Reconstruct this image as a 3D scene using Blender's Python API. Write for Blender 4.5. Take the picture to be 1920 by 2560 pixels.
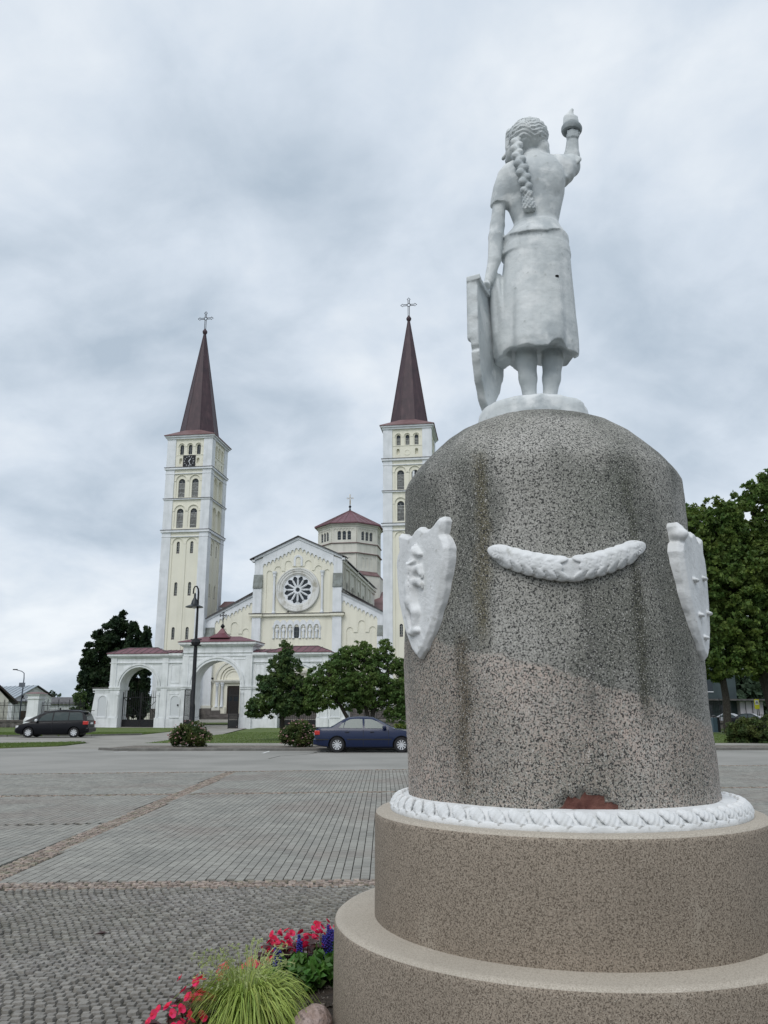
import bpy, bmesh, math, random
import numpy as np
from mathutils import Vector, Matrix
from mathutils.geometry import tessellate_polygon
random.seed(7); np.random.seed(7); RNG = np.random.default_rng(7)
PI = math.pi; R = math.radians
SC = bpy.context.scene; COL = SC.collection
for _o in list(bpy.data.objects): bpy.data.objects.remove(_o)

# ------------------------------------------------------------ camera, sky, sun
cam_d = bpy.data.cameras.new('camera'); cam = bpy.data.objects.new('camera', cam_d); COL.objects.link(cam)
PITCH = math.atan(498/2060)
cam.location = (0, 0, 1.65); cam.rotation_euler = (PI/2 + PITCH, 0, 0)
cam_d.sensor_fit = 'VERTICAL'; cam_d.sensor_height = 36; cam_d.lens = 36*2060/2560
cam_d.clip_start = .05; cam_d.clip_end = 3000; SC.camera = cam
SUN_EL, SUN_AZ = 48, 205           # azimuth of the sun, clockwise from +Y
world = bpy.data.worlds.new('World'); SC.world = world; world.use_nodes = True
nt = world.node_tree; nt.nodes.clear()
def N(t, **k):
    n = nt.nodes.new(t)
    for a, b in k.items(): setattr(n, a, b)
    return n
out = N('ShaderNodeOutputWorld'); bg = N('ShaderNodeBackground'); nt.links.new(bg.outputs[0], out.inputs[0])
sky = N('ShaderNodeTexSky', sky_type='NISHITA'); sky.sun_disc = False
sky.sun_elevation = R(SUN_EL); sky.sun_rotation = R(SUN_AZ)
tc = N('ShaderNodeTexCoord'); sep = N('ShaderNodeSeparateXYZ'); nt.links.new(tc.outputs['Generated'], sep.inputs[0])
def wm(op, a, b=None, c=None):
    n = N('ShaderNodeMath', operation=op)
    for i, q in enumerate((a, b, c)):
        if q is None: continue
        if isinstance(q, (int, float)): n.inputs[i].default_value = q
        else: nt.links.new(q, n.inputs[i])
    return n.outputs[0]
zz = wm('ADD', wm('MAXIMUM', sep.outputs[2], 0.0), .38)
cmb = N('ShaderNodeCombineXYZ')
nt.links.new(wm('DIVIDE', sep.outputs[0], zz), cmb.inputs[0]); nt.links.new(wm('DIVIDE', sep.outputs[1], zz), cmb.inputs[1])
def cloud(scale, detail, rough, dist, loc):
    mp = N('ShaderNodeMapping'); mp.inputs['Location'].default_value = loc; nt.links.new(cmb.outputs[0], mp.inputs[0])
    n = N('ShaderNodeTexNoise'); n.inputs['Scale'].default_value = scale; n.inputs['Detail'].default_value = detail
    n.inputs['Roughness'].default_value = rough; n.inputs['Distortion'].default_value = dist
    nt.links.new(mp.outputs[0], n.inputs['Vector']); return n.outputs['Fac']
cl1 = cloud(1.9, 7, .52, .35, (1.3, 4.1, 0)); cl2 = cloud(6.5, 6, .55, .4, (7.2, 1.1, 0))
cl = wm('ADD', wm('MULTIPLY', cl1, .78), wm('MULTIPLY', cl2, .22))
ramp = N('ShaderNodeValToRGB'); nt.links.new(cl, ramp.inputs[0])
ramp.color_ramp.elements[0].position = .36; ramp.color_ramp.elements[0].color = (.475, .565, .665, 1)
ramp.color_ramp.elements[1].position = .64; ramp.color_ramp.elements[1].color = (.90, .95, 1.0, 1)
e = ramp.color_ramp.elements.new(.50); e.color = (.69, .77, .865, 1)
sk = N('ShaderNodeMixRGB', blend_type='MULTIPLY'); sk.inputs[0].default_value = 1; sk.inputs[2].default_value = (.10, .10, .10, 1)
nt.links.new(sky.outputs[0], sk.inputs[1])
mx = N('ShaderNodeMixRGB'); mx.inputs[0].default_value = .95
nt.links.new(sk.outputs[0], mx.inputs[1]); nt.links.new(ramp.outputs[0], mx.inputs[2])
nt.links.new(mx.outputs[0], bg.inputs[0]); bg.inputs[1].default_value = 1.0
sun_d = bpy.data.lights.new('sun', 'SUN'); sun = bpy.data.objects.new('sun', sun_d); COL.objects.link(sun)
sun_d.energy = 1.5; sun_d.angle = R(35); sun_d.color = (1, .975, .94)
_a = R(SUN_AZ); _d = Vector((math.sin(_a)*math.cos(R(SUN_EL)), math.cos(_a)*math.cos(R(SUN_EL)), math.sin(R(SUN_EL))))
sun.rotation_euler = _d.to_track_quat('Z', 'Y').to_euler()
SC.view_settings.view_transform = 'Standard'; SC.view_settings.look = 'None'
SC.view_settings.exposure = 0; SC.view_settings.gamma = 1; SC.view_settings.use_curve_mapping = False

# ------------------------------------------------------------ materials
def mat(name, col, rough=.8, metal=0, spec=.35, var=None, bump=None, streak=None, island=0, rand=0, trans=None, coat=0):
    """var=(colour, scale, lo, hi[, detail]) ; bump=(scale, strength, dist) ; streak=(colour, amount)"""
    m = bpy.data.materials.new(name); m.use_nodes = True; t = m.node_tree; b = t.nodes['Principled BSDF']
    L = t.links.new
    b.inputs['Roughness'].default_value = rough; b.inputs['Metallic'].default_value = metal
    b.inputs['Specular IOR Level'].default_value = spec; b.inputs['Coat Weight'].default_value = coat
    rgb = t.nodes.new('ShaderNodeRGB'); rgb.outputs[0].default_value = (*col, 1); cur = rgb.outputs[0]
    tcn = t.nodes.new('ShaderNodeTexCoord'); oc = tcn.outputs['Object']
    for v in (var if isinstance(var, list) else [var] if var else []):
        n = t.nodes.new('ShaderNodeTexNoise'); n.inputs['Scale'].default_value = v[1]; n.inputs['Detail'].default_value = v[4] if len(v) > 4 else 4
        L(oc, n.inputs['Vector'])
        r = t.nodes.new('ShaderNodeMapRange'); r.inputs[1].default_value = v[2]; r.inputs[2].default_value = v[3]; L(n.outputs['Fac'], r.inputs[0])
        k = t.nodes.new('ShaderNodeMixRGB'); k.inputs[2].default_value = (*v[0], 1); L(r.outputs[0], k.inputs[0]); L(cur, k.inputs[1]); cur = k.outputs[0]
    if streak:
        mp = t.nodes.new('ShaderNodeMapping'); mp.inputs['Scale'].default_value = streak[2] if len(streak) > 2 else (3, 3, .25); L(oc, mp.inputs[0])
        n = t.nodes.new('ShaderNodeTexNoise'); n.inputs['Scale'].default_value = 1.6; n.inputs['Detail'].default_value = 6; L(mp.outputs[0], n.inputs['Vector'])
        r = t.nodes.new('ShaderNodeMapRange'); r.inputs[1].default_value = .48; r.inputs[2].default_value = .75; r.inputs[4].default_value = streak[1]; L(n.outputs['Fac'], r.inputs[0])
        k = t.nodes.new('ShaderNodeMixRGB'); k.inputs[2].default_value = (*streak[0], 1); L(r.outputs[0], k.inputs[0]); L(cur, k.inputs[1]); cur = k.outputs[0]
    if island or rand:
        g = t.nodes.new('ShaderNodeNewGeometry'); oi = t.nodes.new('ShaderNodeObjectInfo')
        ad = t.nodes.new('ShaderNodeMath'); ad.operation = 'ADD'; L(g.outputs['Random Per Island'], ad.inputs[0]); L(oi.outputs['Random'], ad.inputs[1])
        fr = t.nodes.new('ShaderNodeMath'); fr.operation = 'FRACT'; L(ad.outputs[0], fr.inputs[0])
        amt = island or rand
        r = t.nodes.new('ShaderNodeMapRange'); r.inputs[3].default_value = 1-amt; r.inputs[4].default_value = 1+amt; L(fr.outputs[0], r.inputs[0])
        hs = t.nodes.new('ShaderNodeHueSaturation'); L(r.outputs[0], hs.inputs['Value']); L(cur, hs.inputs['Color'])
        r2 = t.nodes.new('ShaderNodeMapRange'); r2.inputs[3].default_value = .5-.03*amt*2; r2.inputs[4].default_value = .5+.02*amt*2; L(g.outputs['Random Per Island'], r2.inputs[0]); L(r2.outputs[0], hs.inputs['Hue'])
        cur = hs.outputs[0]
    L(cur, b.inputs['Base Color'])
    if trans:
        tr = t.nodes.new('ShaderNodeBsdfTranslucent'); L(cur, tr.inputs[0]); ms = t.nodes.new('ShaderNodeMixShader'); ms.inputs[0].default_value = trans
        L(b.outputs[0], ms.inputs[1]); L(tr.outputs[0], ms.inputs[2]); L(ms.outputs[0], t.nodes['Material Output'].inputs[0])
    for bb in (bump if isinstance(bump, list) else [bump] if bump else []):
        n = t.nodes.new('ShaderNodeTexNoise'); n.inputs['Scale'].default_value = bb[0]; n.inputs['Detail'].default_value = 5; L(oc, n.inputs['Vector'])
        bn = t.nodes.new('ShaderNodeBump'); bn.inputs['Strength'].default_value = bb[1]; bn.inputs['Distance'].default_value = bb[2]
        L(n.outputs['Fac'], bn.inputs['Height'])
        if b.inputs['Normal'].is_linked: L(b.inputs['Normal'].links[0].from_socket, bn.inputs['Normal'])
        L(bn.outputs[0], b.inputs['Normal'])
    return m
def glass_mat(name, col, rough=.05):
    m = mat(name, col, rough, 0, .45, bump=(3, .04, .02)); return m
M = {}
M['cream'] = mat('cream_render', (.78, .755, .645), .9, var=((.72, .70, .60), .35, .4, .7), streak=((.38, .37, .29), .22, (1.6, 1.6, .1)), bump=(6, .15, .01))
M['cream_pale'] = mat('pale_aged_render', (.70, .685, .62), .9, var=((.60, .59, .53), .5, .4, .7), streak=((.36, .35, .31), .35, (1.2, 1.2, .12)), bump=(6, .15, .01))
M['white'] = mat('white_lime_wash', (.74, .76, .79), .85, var=((.62, .645, .67), .8, .4, .7), streak=((.42, .43, .42), .28, (1.4, 1.4, .14)), bump=(7, .15, .01))
M['gatewhite'] = mat('gate_lime_wash', (.76, .775, .79), .85, var=((.60, .62, .63), 1.2, .42, .75), streak=((.36, .37, .35), .38, (2.2, 2.2, .22)), bump=(9, .2, .01))
M['sheet'] = mat('dark_sheet_metal', (.075, .07, .07), .5, .3, var=((.13, .12, .12), 1.5, .4, .7))
M['greysheet'] = mat('grey_sheet_metal', (.17, .19, .185), .5, .3, var=((.11, .12, .11), 1.8, .4, .65), streak=((.05, .055, .05), .4))
M['redroof'] = mat('oxblood_sheet_roof', (.17, .075, .092), .5, .1, .4, var=((.13, .055, .065), 1.1, .4, .7), bump=(2, .12, .02))
M['redroof2'] = mat('old_red_sheet_roof', (.20, .125, .125), .55, .1, .4, var=((.14, .075, .075), .8, .4, .7))
M['spire'] = mat('brown_spire_sheet', (.058, .034, .042), .55, .0, .35, var=((.040, .026, .033), .9, .42, .7), streak=((.13, .08, .085), .4, (1.5, 1.5, .3)))
M['iron'] = mat('black_iron', (.018, .019, .022), .5, .4, var=((.04, .035, .03), 8, .5, .8))
M['gold'] = mat('gilt_metal', (.55, .38, .12), .35, .9)
M['glass'] = glass_mat('dark_window_glass', (.022, .03, .038), .1)
M['louvre'] = mat('weathered_louvre_boards', (.33, .34, .33), .8, var=((.16, .16, .15), 5, .4, .7), island=.25)
M['dark'] = mat('dark_interior', (.012, .011, .011), .9)
M['doorwood'] = mat('dark_door_wood', (.018, .012, .01), .5, var=((.03, .02, .016), 4, .4, .7))
M['plinthstone'] = mat('granite_plinth', (.15, .135, .125), .85, var=((.10, .09, .085), 2.2, .4, .65), bump=(12, .4, .02), island=.2)
M['asphalt'] = mat('worn_asphalt', (.295, .285, .262), .88, var=[((.225, .22, .20), .35, .4, .65), ((.27, .268, .255), 30, .52, .75, 2)], bump=(160, .3, .004))
M['asphalt2'] = mat('path_asphalt', (.295, .28, .25), .9, var=[((.225, .215, .19), .5, .4, .65), ((.28, .275, .255), 40, .52, .75, 2)], bump=(140, .3, .004))
M['kerb'] = mat('kerb_concrete', (.13, .125, .115), .9, var=((.19, .185, .17), 3, .4, .7), bump=(40, .3, .005))
M['joint'] = mat('dark_joint_sand', (.062, .058, .048), .95, var=((.06, .075, .035), 4, .55, .75), bump=(90, .4, .004))
M['sett'] = mat('grey_granite_sett', (.235, .222, .200), .75, var=[((.165, .155, .14), 60, .45, .65, 2), ((.31, .295, .27), 25, .55, .75, 3), ((.19, .18, .155), .9, .4, .65)], bump=(70, .5, .006), island=.24)
M['pinksett'] = mat('pinkish_granite_sett', (.32, .26, .215), .75, var=[((.17, .14, .12), 50, .45, .65, 2), ((.21, .20, .14), 6, .5, .7)], bump=(70, .5, .006), island=.28)
M['paver'] = mat('grey_concrete_paver', (.275, .268, .238), .82, var=[((.215, .212, .19), 1.3, .4, .65), ((.31, .30, .27), 90, .5, .8, 2), ((.235, .215, .19), .45, .48, .62)], bump=(90, .25, .003), island=.11)
M['grass'] = mat('lawn_green', (.085, .125, .03), .9, var=[((.13, .165, .045), .7, .4, .65), ((.05, .08, .02), 9, .5, .8)], bump=(40, .8, .04))
M['blade'] = mat('grass_blade', (.12, .18, .045), .7, island=.3, trans=.3)
M['earth'] = mat('bed_soil', (.055, .042, .032), .95, var=((.03, .024, .018), 20, .4, .65), bump=(35, 1, .03))
M['gravel'] = mat('gravel_strip', (.20, .175, .15), .95, var=((.11, .10, .085), 6, .4, .65), bump=(25, 1, .03))
M['bark'] = mat('dark_bark', (.035, .03, .025), .95, var=((.06, .055, .045), 10, .45, .7), bump=(18, 1, .03))
def leafmat(name, col, col2, sc, isl=.35): return mat(name, col, .6, spec=.3, var=(col2, sc, .42, .6), island=isl, trans=.35)
M['leafdark'] = leafmat('dark_green_foliage', (.055, .105, .038), (.10, .155, .045), 1.6)
M['leafmid'] = leafmat('mid_green_foliage', (.085, .150, .042), (.13, .20, .052), 1.1)
M['leaflinden'] = leafmat('linden_foliage', (.078, .14, .033), (.13, .19, .042), .5)
M['thuja'] = leafmat('thuja_foliage', (.016, .036, .017), (.030, .056, .020), .8, .3)
M['shrub'] = leafmat('shrub_foliage', (.050, .085, .025), (.10, .125, .035), 2)
M['yellowshrub'] = leafmat('yellow_green_foliage', (.10, .15, .03), (.15, .19, .04), 3)
M['pinkbloom'] = mat('pale_pink_bloom', (.62, .38, .37), .7, island=.35, trans=.2)
M['farleaf'] = mat('distant_tree_foliage', (.035, .06, .035), .9, island=.25)
M['carblue'] = mat('navy_car_paint', (.002, .010, .045), .3, .0, .35, coat=.25)
M['carblack'] = mat('black_car_paint', (.003, .0035, .006), .35, .0, .18, coat=.1)
M['carglass'] = glass_mat('car_glass', (.035, .05, .05), .06)
M['cargrey'] = mat('pale_car_paint', (.35, .36, .38), .3, .2, .5, coat=.6)
M['carglasslt'] = glass_mat('light_car_glass', (.07, .10, .095), .12)
M['rubber'] = mat('tyre_rubber', (.018, .018, .02), .8)
M['trim'] = mat('black_trim', (.02, .02, .022), .6)
M['rim'] = mat('silver_rim', (.62, .63, .65), .35, .5)
M['redlamp'] = mat('red_lamp_glass', (.45, .02, .015), .2, 0, .6)
M['clearlamp'] = mat('clear_lamp_glass', (.6, .6, .62), .15, 0, .7)
M['plate'] = mat('number_plate', (.75, .76, .78), .5)
M['line'] = mat('white_road_paint', (.72, .72, .70), .7, var=((.4, .4, .39), 14, .5, .7))
M['rock'] = mat('pink_boulder', (.30, .22, .19), .85, var=[((.42, .33, .30), 12, .45, .65), ((.14, .11, .10), 40, .5, .7)], bump=[(14, 1, .02), (90, .5, .004)])
M['begonia'] = mat('crimson_petal', (.72, .018, .075), .5, var=((.80, .05, .16), 9, .4, .65), island=.25, trans=.35)
M['salmonb'] = mat('salmon_petal', (.72, .10, .12), .5, island=.2, trans=.35)
M['begleaf'] = mat('bronze_leaf', (.055, .018, .015), .45, island=.3)
M['salvia'] = mat('violet_blue_spike', (.045, .03, .24), .7, island=.3)
M['bedleaf'] = mat('fresh_green_leaf', (.07, .17, .03), .5, island=.3, trans=.3)
M['ornblade'] = mat('yellow_green_blade', (.42, .52, .14), .5, var=((.28, .38, .08), 6, .4, .65), island=.3, trans=.35)
M['plume'] = mat('straw_plume', (.40, .46, .20), .8, island=.2, trans=.3)
M['paint'] = mat('statue_white_paint', (.62, .65, .655), .75, var=[((.43, .465, .48), 3.2, .46, .60), ((.72, .74, .74), 9, .5, .68), ((.36, .38, .37), 22, .64, .78)], streak=((.42, .455, .46), .45, (5, 5, 1.0)), bump=[(22, .6, .010), (110, .35, .003)])
M['plaster'] = mat('white_plaster_relief', (.74, .75, .755), .85, var=[((.64, .65, .655), 6, .45, .7), ((.40, .40, .37), 19, .63, .78)], streak=((.52, .53, .51), .4, (9, 9, 1.5)), bump=[(26, .6, .009), (110, .4, .003)])
M['redstone'] = mat('exposed_red_stone', (.15, .065, .05), .85, var=((.08, .028, .022), 14, .4, .65), bump=(30, 1, .02))

def speckle(name, cols, scale, stain=None, pink=None):
    m = bpy.data.materials.new(name); m.use_nodes = True; t = m.node_tree; b = t.nodes['Principled BSDF']; L = t.links.new
    b.inputs['Roughness'].default_value = .82; b.inputs['Specular IOR Level'].default_value = .25
    tcn = t.nodes.new('ShaderNodeTexCoord'); oc = tcn.outputs['Object']
    def noise(s, d, vec=oc, dist=0):
        n = t.nodes.new('ShaderNodeTexNoise'); n.inputs['Scale'].default_value = s; n.inputs['Detail'].default_value = d; n.inputs['Distortion'].default_value = dist; L(vec, n.inputs['Vector']); return n.outputs['Fac']
    def mr(x, a, c, o=1., lo=0.):
        r = t.nodes.new('ShaderNodeMapRange'); r.inputs[1].default_value = a; r.inputs[2].default_value = c; r.inputs[3].default_value = lo; r.inputs[4].default_value = o; L(x, r.inputs[0]); return r.outputs[0]
    def mixc(f, a, c, bt='MIX'):
        k = t.nodes.new('ShaderNodeMixRGB'); k.blend_type = bt
        L(f, k.inputs[0]) if not isinstance(f, float) else setattr(k.inputs[0], 'default_value', f)
        for i, q in ((1, a), (2, c)):
            if isinstance(q, tuple): k.inputs[i].default_value = (*q, 1)
            else: L(q, k.inputs[i])
        return k.outputs[0]
    def math_(op, a, c):
        n = t.nodes.new('ShaderNodeMath'); n.operation = op
        for i, q in ((0, a), (1, c)):
            if isinstance(q, (int, float)): n.inputs[i].default_value = q
            else: L(q, n.inputs[i])
        return n.outputs[0]
    base = mixc(mr(noise(scale*.8, 2), .44, .56), cols[0], cols[1])
    if pink:
        sp = t.nodes.new('ShaderNodeSeparateXYZ'); L(oc, sp.inputs[0])
        zl = math_('ADD', sp.outputs[2], math_('MULTIPLY', sp.outputs[0], .30))
        zl = math_('ADD', zl, math_('MULTIPLY', noise(6, 5), .14))
        pk = mr(zl, pink[1]-.035, pink[1]-.06)
        base = mixc(math_('MULTIPLY', mr(pk, 1, 0, 1), .18), base, (.16, .165, .145))
        blot = math_('MULTIPLY', pk, mr(noise(2.2, 4), .28, .62, 1.0, .40))
        base = mixc(blot, base, mixc(mr(noise(scale*.7, 2), .42, .6), pink[0], (.36, .33, .29)))
    if stain:
        mp = t.nodes.new('ShaderNodeMapping'); mp.inputs['Scale'].default_value = (2.4, 2.4, .8); mp.inputs['Location'].default_value = stain[2]; L(oc, mp.inputs[0])
        s1 = mr(noise(1.2, 6, mp.outputs[0]), .46, .62, stain[1])
        if pink: s1 = math_('MULTIPLY', s1, mr(pk, 0, 1, .45, 1))
        base = mixc(s1, base, stain[0])
        g = mr(noise(1.6, 4), .42, .62, .42)
        base = mixc(g, base, (.17, .17, .14))
    if pink:
        nz = noise(5, 4)
        for x0, w_, z0, z1, amt, colr in ((.245, .045, 1.55, 2.85, .85, (.075, .075, .055)), (-.60, .05, 1.30, 1.95, .8, (.115, .095, .065)), (-.50, .05, 1.9, 2.95, .75, (.12, .105, .06)), (-.02, .03, 1.6, 2.28, .5, (.09, .09, .08)), (.10, .28, 2.45, 2.92, .55, (.13, .14, .115))):
            dx = math_('ABSOLUTE', math_('ADD', math_('ADD', sp.outputs[0], -x0), math_('MULTIPLY', math_('ADD', nz, -.5), .09)), 0)
            mk = math_('MULTIPLY', mr(dx, w_, w_*.25, 1), mr(sp.outputs[1], .0, -.12, 1))
            zn = math_('ADD', sp.outputs[2], math_('MULTIPLY', math_('ADD', noise(2.3, 3), -.5), .5))
            mk = math_('MULTIPLY', mk, math_('MULTIPLY', mr(zn, z0-.10, z0+.15, 1), mr(zn, z1+.08, z1-.05, 1)))
            base = mixc(math_('MULTIPLY', mk, amt), base, colr)
    if not pink:
        base = mixc(mr(noise(1.7, 5), .45, .68, .35), base, tuple(q*.78 for q in cols[0])); base = mixc(mr(noise(2.6, 6), .60, .72, .45), base, cols[3])
    fl = mr(noise(scale*1.15, 2.5, dist=.6), .525, .560)
    col = mixc(math_('MULTIPLY', fl, .92), base, cols[2])
    col = mixc(mr(noise(scale*1.7, 1), .62, .66, .6), col, cols[3])
    L(col, b.inputs['Base Color'])
    bn = t.nodes.new('ShaderNodeBump'); bn.inputs['Strength'].default_value = .35; bn.inputs['Distance'].default_value = .004; L(noise(scale*1.5, 3), bn.inputs['Height']); L(bn.outputs[0], b.inputs['Normal'])
    return m
M['granite'] = speckle('rough_granite', [(.34, .33, .305), (.46, .445, .41), (.030, .030, .030), (.64, .625, .59)], 98, ((.105, .11, .095), .78, (.3, .1, 0)), ((.53, .42, .36), 1.90))
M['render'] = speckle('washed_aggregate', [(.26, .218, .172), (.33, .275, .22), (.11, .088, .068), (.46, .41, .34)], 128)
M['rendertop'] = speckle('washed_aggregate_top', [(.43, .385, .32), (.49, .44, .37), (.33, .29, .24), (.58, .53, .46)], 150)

# ------------------------------------------------------------ object helpers
def tag(o, label=None, cat=None, group=None, kind=None):
    if label: o['label'] = label
    if cat: o['category'] = cat
    if group: o['group'] = group
    if kind: o['kind'] = kind
    return o
def empty(name, loc, label, cat, group=None, rz=0):
    o = bpy.data.objects.new(name, None); COL.objects.link(o); o.location = loc; o.rotation_euler = (0, 0, rz); o.empty_display_size = .2
    return tag(o, label, cat, group)
def obj(name, me, parent=None, loc=None, rot=None):
    o = bpy.data.objects.new(name, me); COL.objects.link(o)
    if parent: o.parent = parent
    if loc: o.location = loc
    if rot: o.rotation_euler = rot
    return o
def copy_tree(o, parent=None):
    c = o.copy(); COL.objects.link(c); c.parent = parent
    for ch in list(o.children): copy_tree(ch, c)
    return c
def npmesh(name, V, F, m=None, smooth=False):
    V = np.asarray(V, np.float32); F = np.asarray(F, np.int32); k = F.shape[1]
    me = bpy.data.meshes.new(name); me.vertices.add(len(V)); me.vertices.foreach_set('co', V.ravel())
    me.loops.add(F.size); me.loops.foreach_set('vertex_index', F.ravel()); me.polygons.add(len(F))
    me.polygons.foreach_set('loop_start', np.arange(0, F.size, k, dtype=np.int32)); me.polygons.foreach_set('loop_total', np.full(len(F), k, np.int32))
    me.polygons.foreach_set('use_smooth', np.full(len(F), smooth)); me.update(calc_edges=True)
    if m: me.materials.append(m)
    return me
SPLIT = {'cornice', 'cornice_flashing', 'corner_pilaster', 'granite_base', 'column', 'portal_column', 'arcade_column', 'spoke', 'hour_mark', 'buttress_cap', 'string_course', 'flashing', 'window', 'window_sill', 'raised_panel', 'portal_base', 'rake_moulding', 'cladding_joint', 'door_pane', 'roof_seam', 'wall_panel', 'recess_panel', 'glazing_bar', 'relief_ring', 'window_surround'}
MASS = {'entablature', 'louvre_boards', 'arch_moulding', 'moulding', 'spiked_bars', 'bars', 'stem'}
class MB:
    G = Matrix()                       # frame of the front range of the church
    def __init__(s): s.v = []; s.f = []; s.T = Matrix()
    def add(s, vs, fs):
        n = len(s.v); W_ = MB.G @ s.T; s.v += [tuple(W_ @ Vector(q)) for q in vs]; s.f += [tuple(i+n for i in q) for q in fs]; return s
    def box(s, x0, x1, y0, y1, z0, z1):
        return s.add([(x0,y0,z0),(x1,y0,z0),(x1,y1,z0),(x0,y1,z0),(x0,y0,z1),(x1,y0,z1),(x1,y1,z1),(x0,y1,z1)],
                     [(0,3,2,1),(4,5,6,7),(0,1,5,4),(1,2,6,5),(2,3,7,6),(3,0,4,7)])
    def frus(s, a, z0, b, z1):
        """a,b = (x0,x1,y0,y1)"""
        return s.add([(a[0],a[2],z0),(a[1],a[2],z0),(a[1],a[3],z0),(a[0],a[3],z0),(b[0],b[2],z1),(b[1],b[2],z1),(b[1],b[3],z1),(b[0],b[3],z1)],
                     [(0,3,2,1),(4,5,6,7),(0,1,5,4),(1,2,6,5),(2,3,7,6),(3,0,4,7)])
    def plate(s, outer, holes, y0, y1, back=True):
        loops = [outer] + list(holes); pts = [p for l in loops for p in l]
        tri = tessellate_polygon([[Vector((p[0], p[1], 0)) for p in l] for l in loops]); n = len(pts)
        vs = [(p[0], y0, p[1]) for p in pts] + [(p[0], y1, p[1]) for p in pts]; fs = []
        for a, b, c in tri:
            A, B, C_ = pts[a], pts[b], pts[c]
            cr = (B[0]-A[0])*(C_[1]-A[1]) - (B[1]-A[1])*(C_[0]-A[0])
            if cr < 0: b, c = c, b
            fs.append((a, b, c))
            if back: fs.append((a+n, c+n, b+n))
        k = 0
        for li, l in enumerate(loops):
            area = sum(l[i][0]*l[(i+1) % len(l)][1] - l[(i+1) % len(l)][0]*l[i][1] for i in range(len(l)))
            fl = (area > 0) == (li == 0)
            for i in range(len(l)):
                a, b = k+i, k+(i+1) % len(l)
                fs.append((a, a+n, b+n, b) if fl else (a, b, b+n, a+n))
            k += len(l)
        return s.add(vs, fs)
    def lathe(s, prof, n=12, c=(0, 0, 0), a0=0, a1=2*PI):
        full = abs(a1-a0-2*PI) < 1e-6; m = n if full else n+1; vs = []; fs = []
        for r, z in prof:
            for i in range(m):
                t = a0+(a1-a0)*i/n; vs.append((c[0]+r*math.cos(t), c[1]+r*math.sin(t), c[2]+z))
        for j in range(len(prof)-1):
            for i in range(n):
                k = (i+1) % m; fs.append((j*m+i, j*m+k, (j+1)*m+k, (j+1)*m+i))
        return s.add(vs, fs)
    def tube(s, pts, rad, n=6):
        if isinstance(rad, (int, float)): rad = [rad]*len(pts)
        P = [Vector(p) for p in pts]; vs = []; fs = []; up = Vector((.13, .21, 1)).normalized()
        for i, p in enumerate(P):
            d = (P[min(i+1, len(P)-1)]-P[max(i-1, 0)]).normalized()
            a = d.cross(up); a = a.normalized() if a.length > .05 else d.cross(Vector((1, 0, 0))).normalized(); b = d.cross(a)
            for k in range(n):
                t = 2*PI*k/n; vs.append(tuple(p+(a*math.cos(t)+b*math.sin(t))*rad[i]))
        for i in range(len(P)-1):
            for k in range(n):
                l = (k+1) % n; fs.append((i*n+k, i*n+l, (i+1)*n+l, (i+1)*n+k))
        fs.append(tuple(range(n-1, -1, -1))); fs.append(tuple((len(P)-1)*n+k for k in range(n)))
        return s.add(vs, fs)
    def ball(s, c, r, n=8, sc=(1, 1, 1)):
        vs = []; fs = []; h = n//2
        for j in range(h+1):
            p = PI*j/h-PI/2
            for i in range(n):
                t = 2*PI*i/n; vs.append((c[0]+r*sc[0]*math.cos(p)*math.cos(t), c[1]+r*sc[1]*math.cos(p)*math.sin(t), c[2]+r*sc[2]*math.sin(p)))
        for j in range(h):
            for i in range(n):
                k = (i+1) % n; fs.append((j*n+i, j*n+k, (j+1)*n+k, (j+1)*n+i))
        return s.add(vs, fs)
    def build(s, name, m, parent=None, smooth=False, bevel=0, loc=None):
        if name in SPLIT:
            p = list(range(len(s.v)))
            def fd(i):
                while p[i] != i: p[i] = p[p[i]]; i = p[i]
                return i
            for f in s.f:
                a = fd(f[0])
                for q in f[1:]: p[fd(q)] = a
            G = {}
            for f in s.f: G.setdefault(fd(f[0]), []).append(f)
            if len(G) > 1:
                first = None
                for fs in G.values():
                    ids = sorted({i for f in fs for i in f}); mp = {i: k for k, i in enumerate(ids)}; b = MB(); b.v = [s.v[i] for i in ids]; b.f = [tuple(mp[i] for i in f) for f in fs]
                    o = b._build(name, m, parent, smooth, bevel, loc); first = first or o
                return first
        o = s._build(name, m, parent, smooth, bevel, loc)
        if name in MASS: o['kind'] = 'stuff'
        return o
    def _build(s, name, m, parent=None, smooth=False, bevel=0, loc=None):
        me = bpy.data.meshes.new(name); me.from_pydata(s.v, [], s.f); me.validate(); me.update(); me.materials.append(m)
        if smooth:
            me.polygons.foreach_set('use_smooth', [True]*len(me.polygons)); me.set_sharp_from_angle(angle=R(40))
        o = obj(name, me, parent, loc)
        if bevel:
            b = o.modifiers.new('b', 'BEVEL'); b.width = bevel; b.segments = 2; b.limit_method = 'ANGLE'
        return o
def arch(cx, hw, z0, zs, n=10, rise=None):
    rise = rise or hw
    return [(cx-hw, z0)] + [(cx-hw*math.cos(PI*i/n), zs+rise*math.sin(PI*i/n)) for i in range(n+1)] + [(cx+hw, z0)]
def rect(x0, x1, z0, z1): return [(x0, z0), (x1, z0), (x1, z1), (x0, z1)]
def archring(mb, cx, r0, r1, zs, y0, y1, n=12, a0=0, a1=PI):
    o = [(cx+r1*math.cos(a0+(a1-a0)*i/n), zs+r1*math.sin(a0+(a1-a0)*i/n)) for i in range(n+1)]
    i_ = [(cx+r0*math.cos(a0+(a1-a0)*i/n), zs+r0*math.sin(a0+(a1-a0)*i/n)) for i in range(n+1)][::-1]
    mb.plate(o+i_, [], y0, y1)
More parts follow.
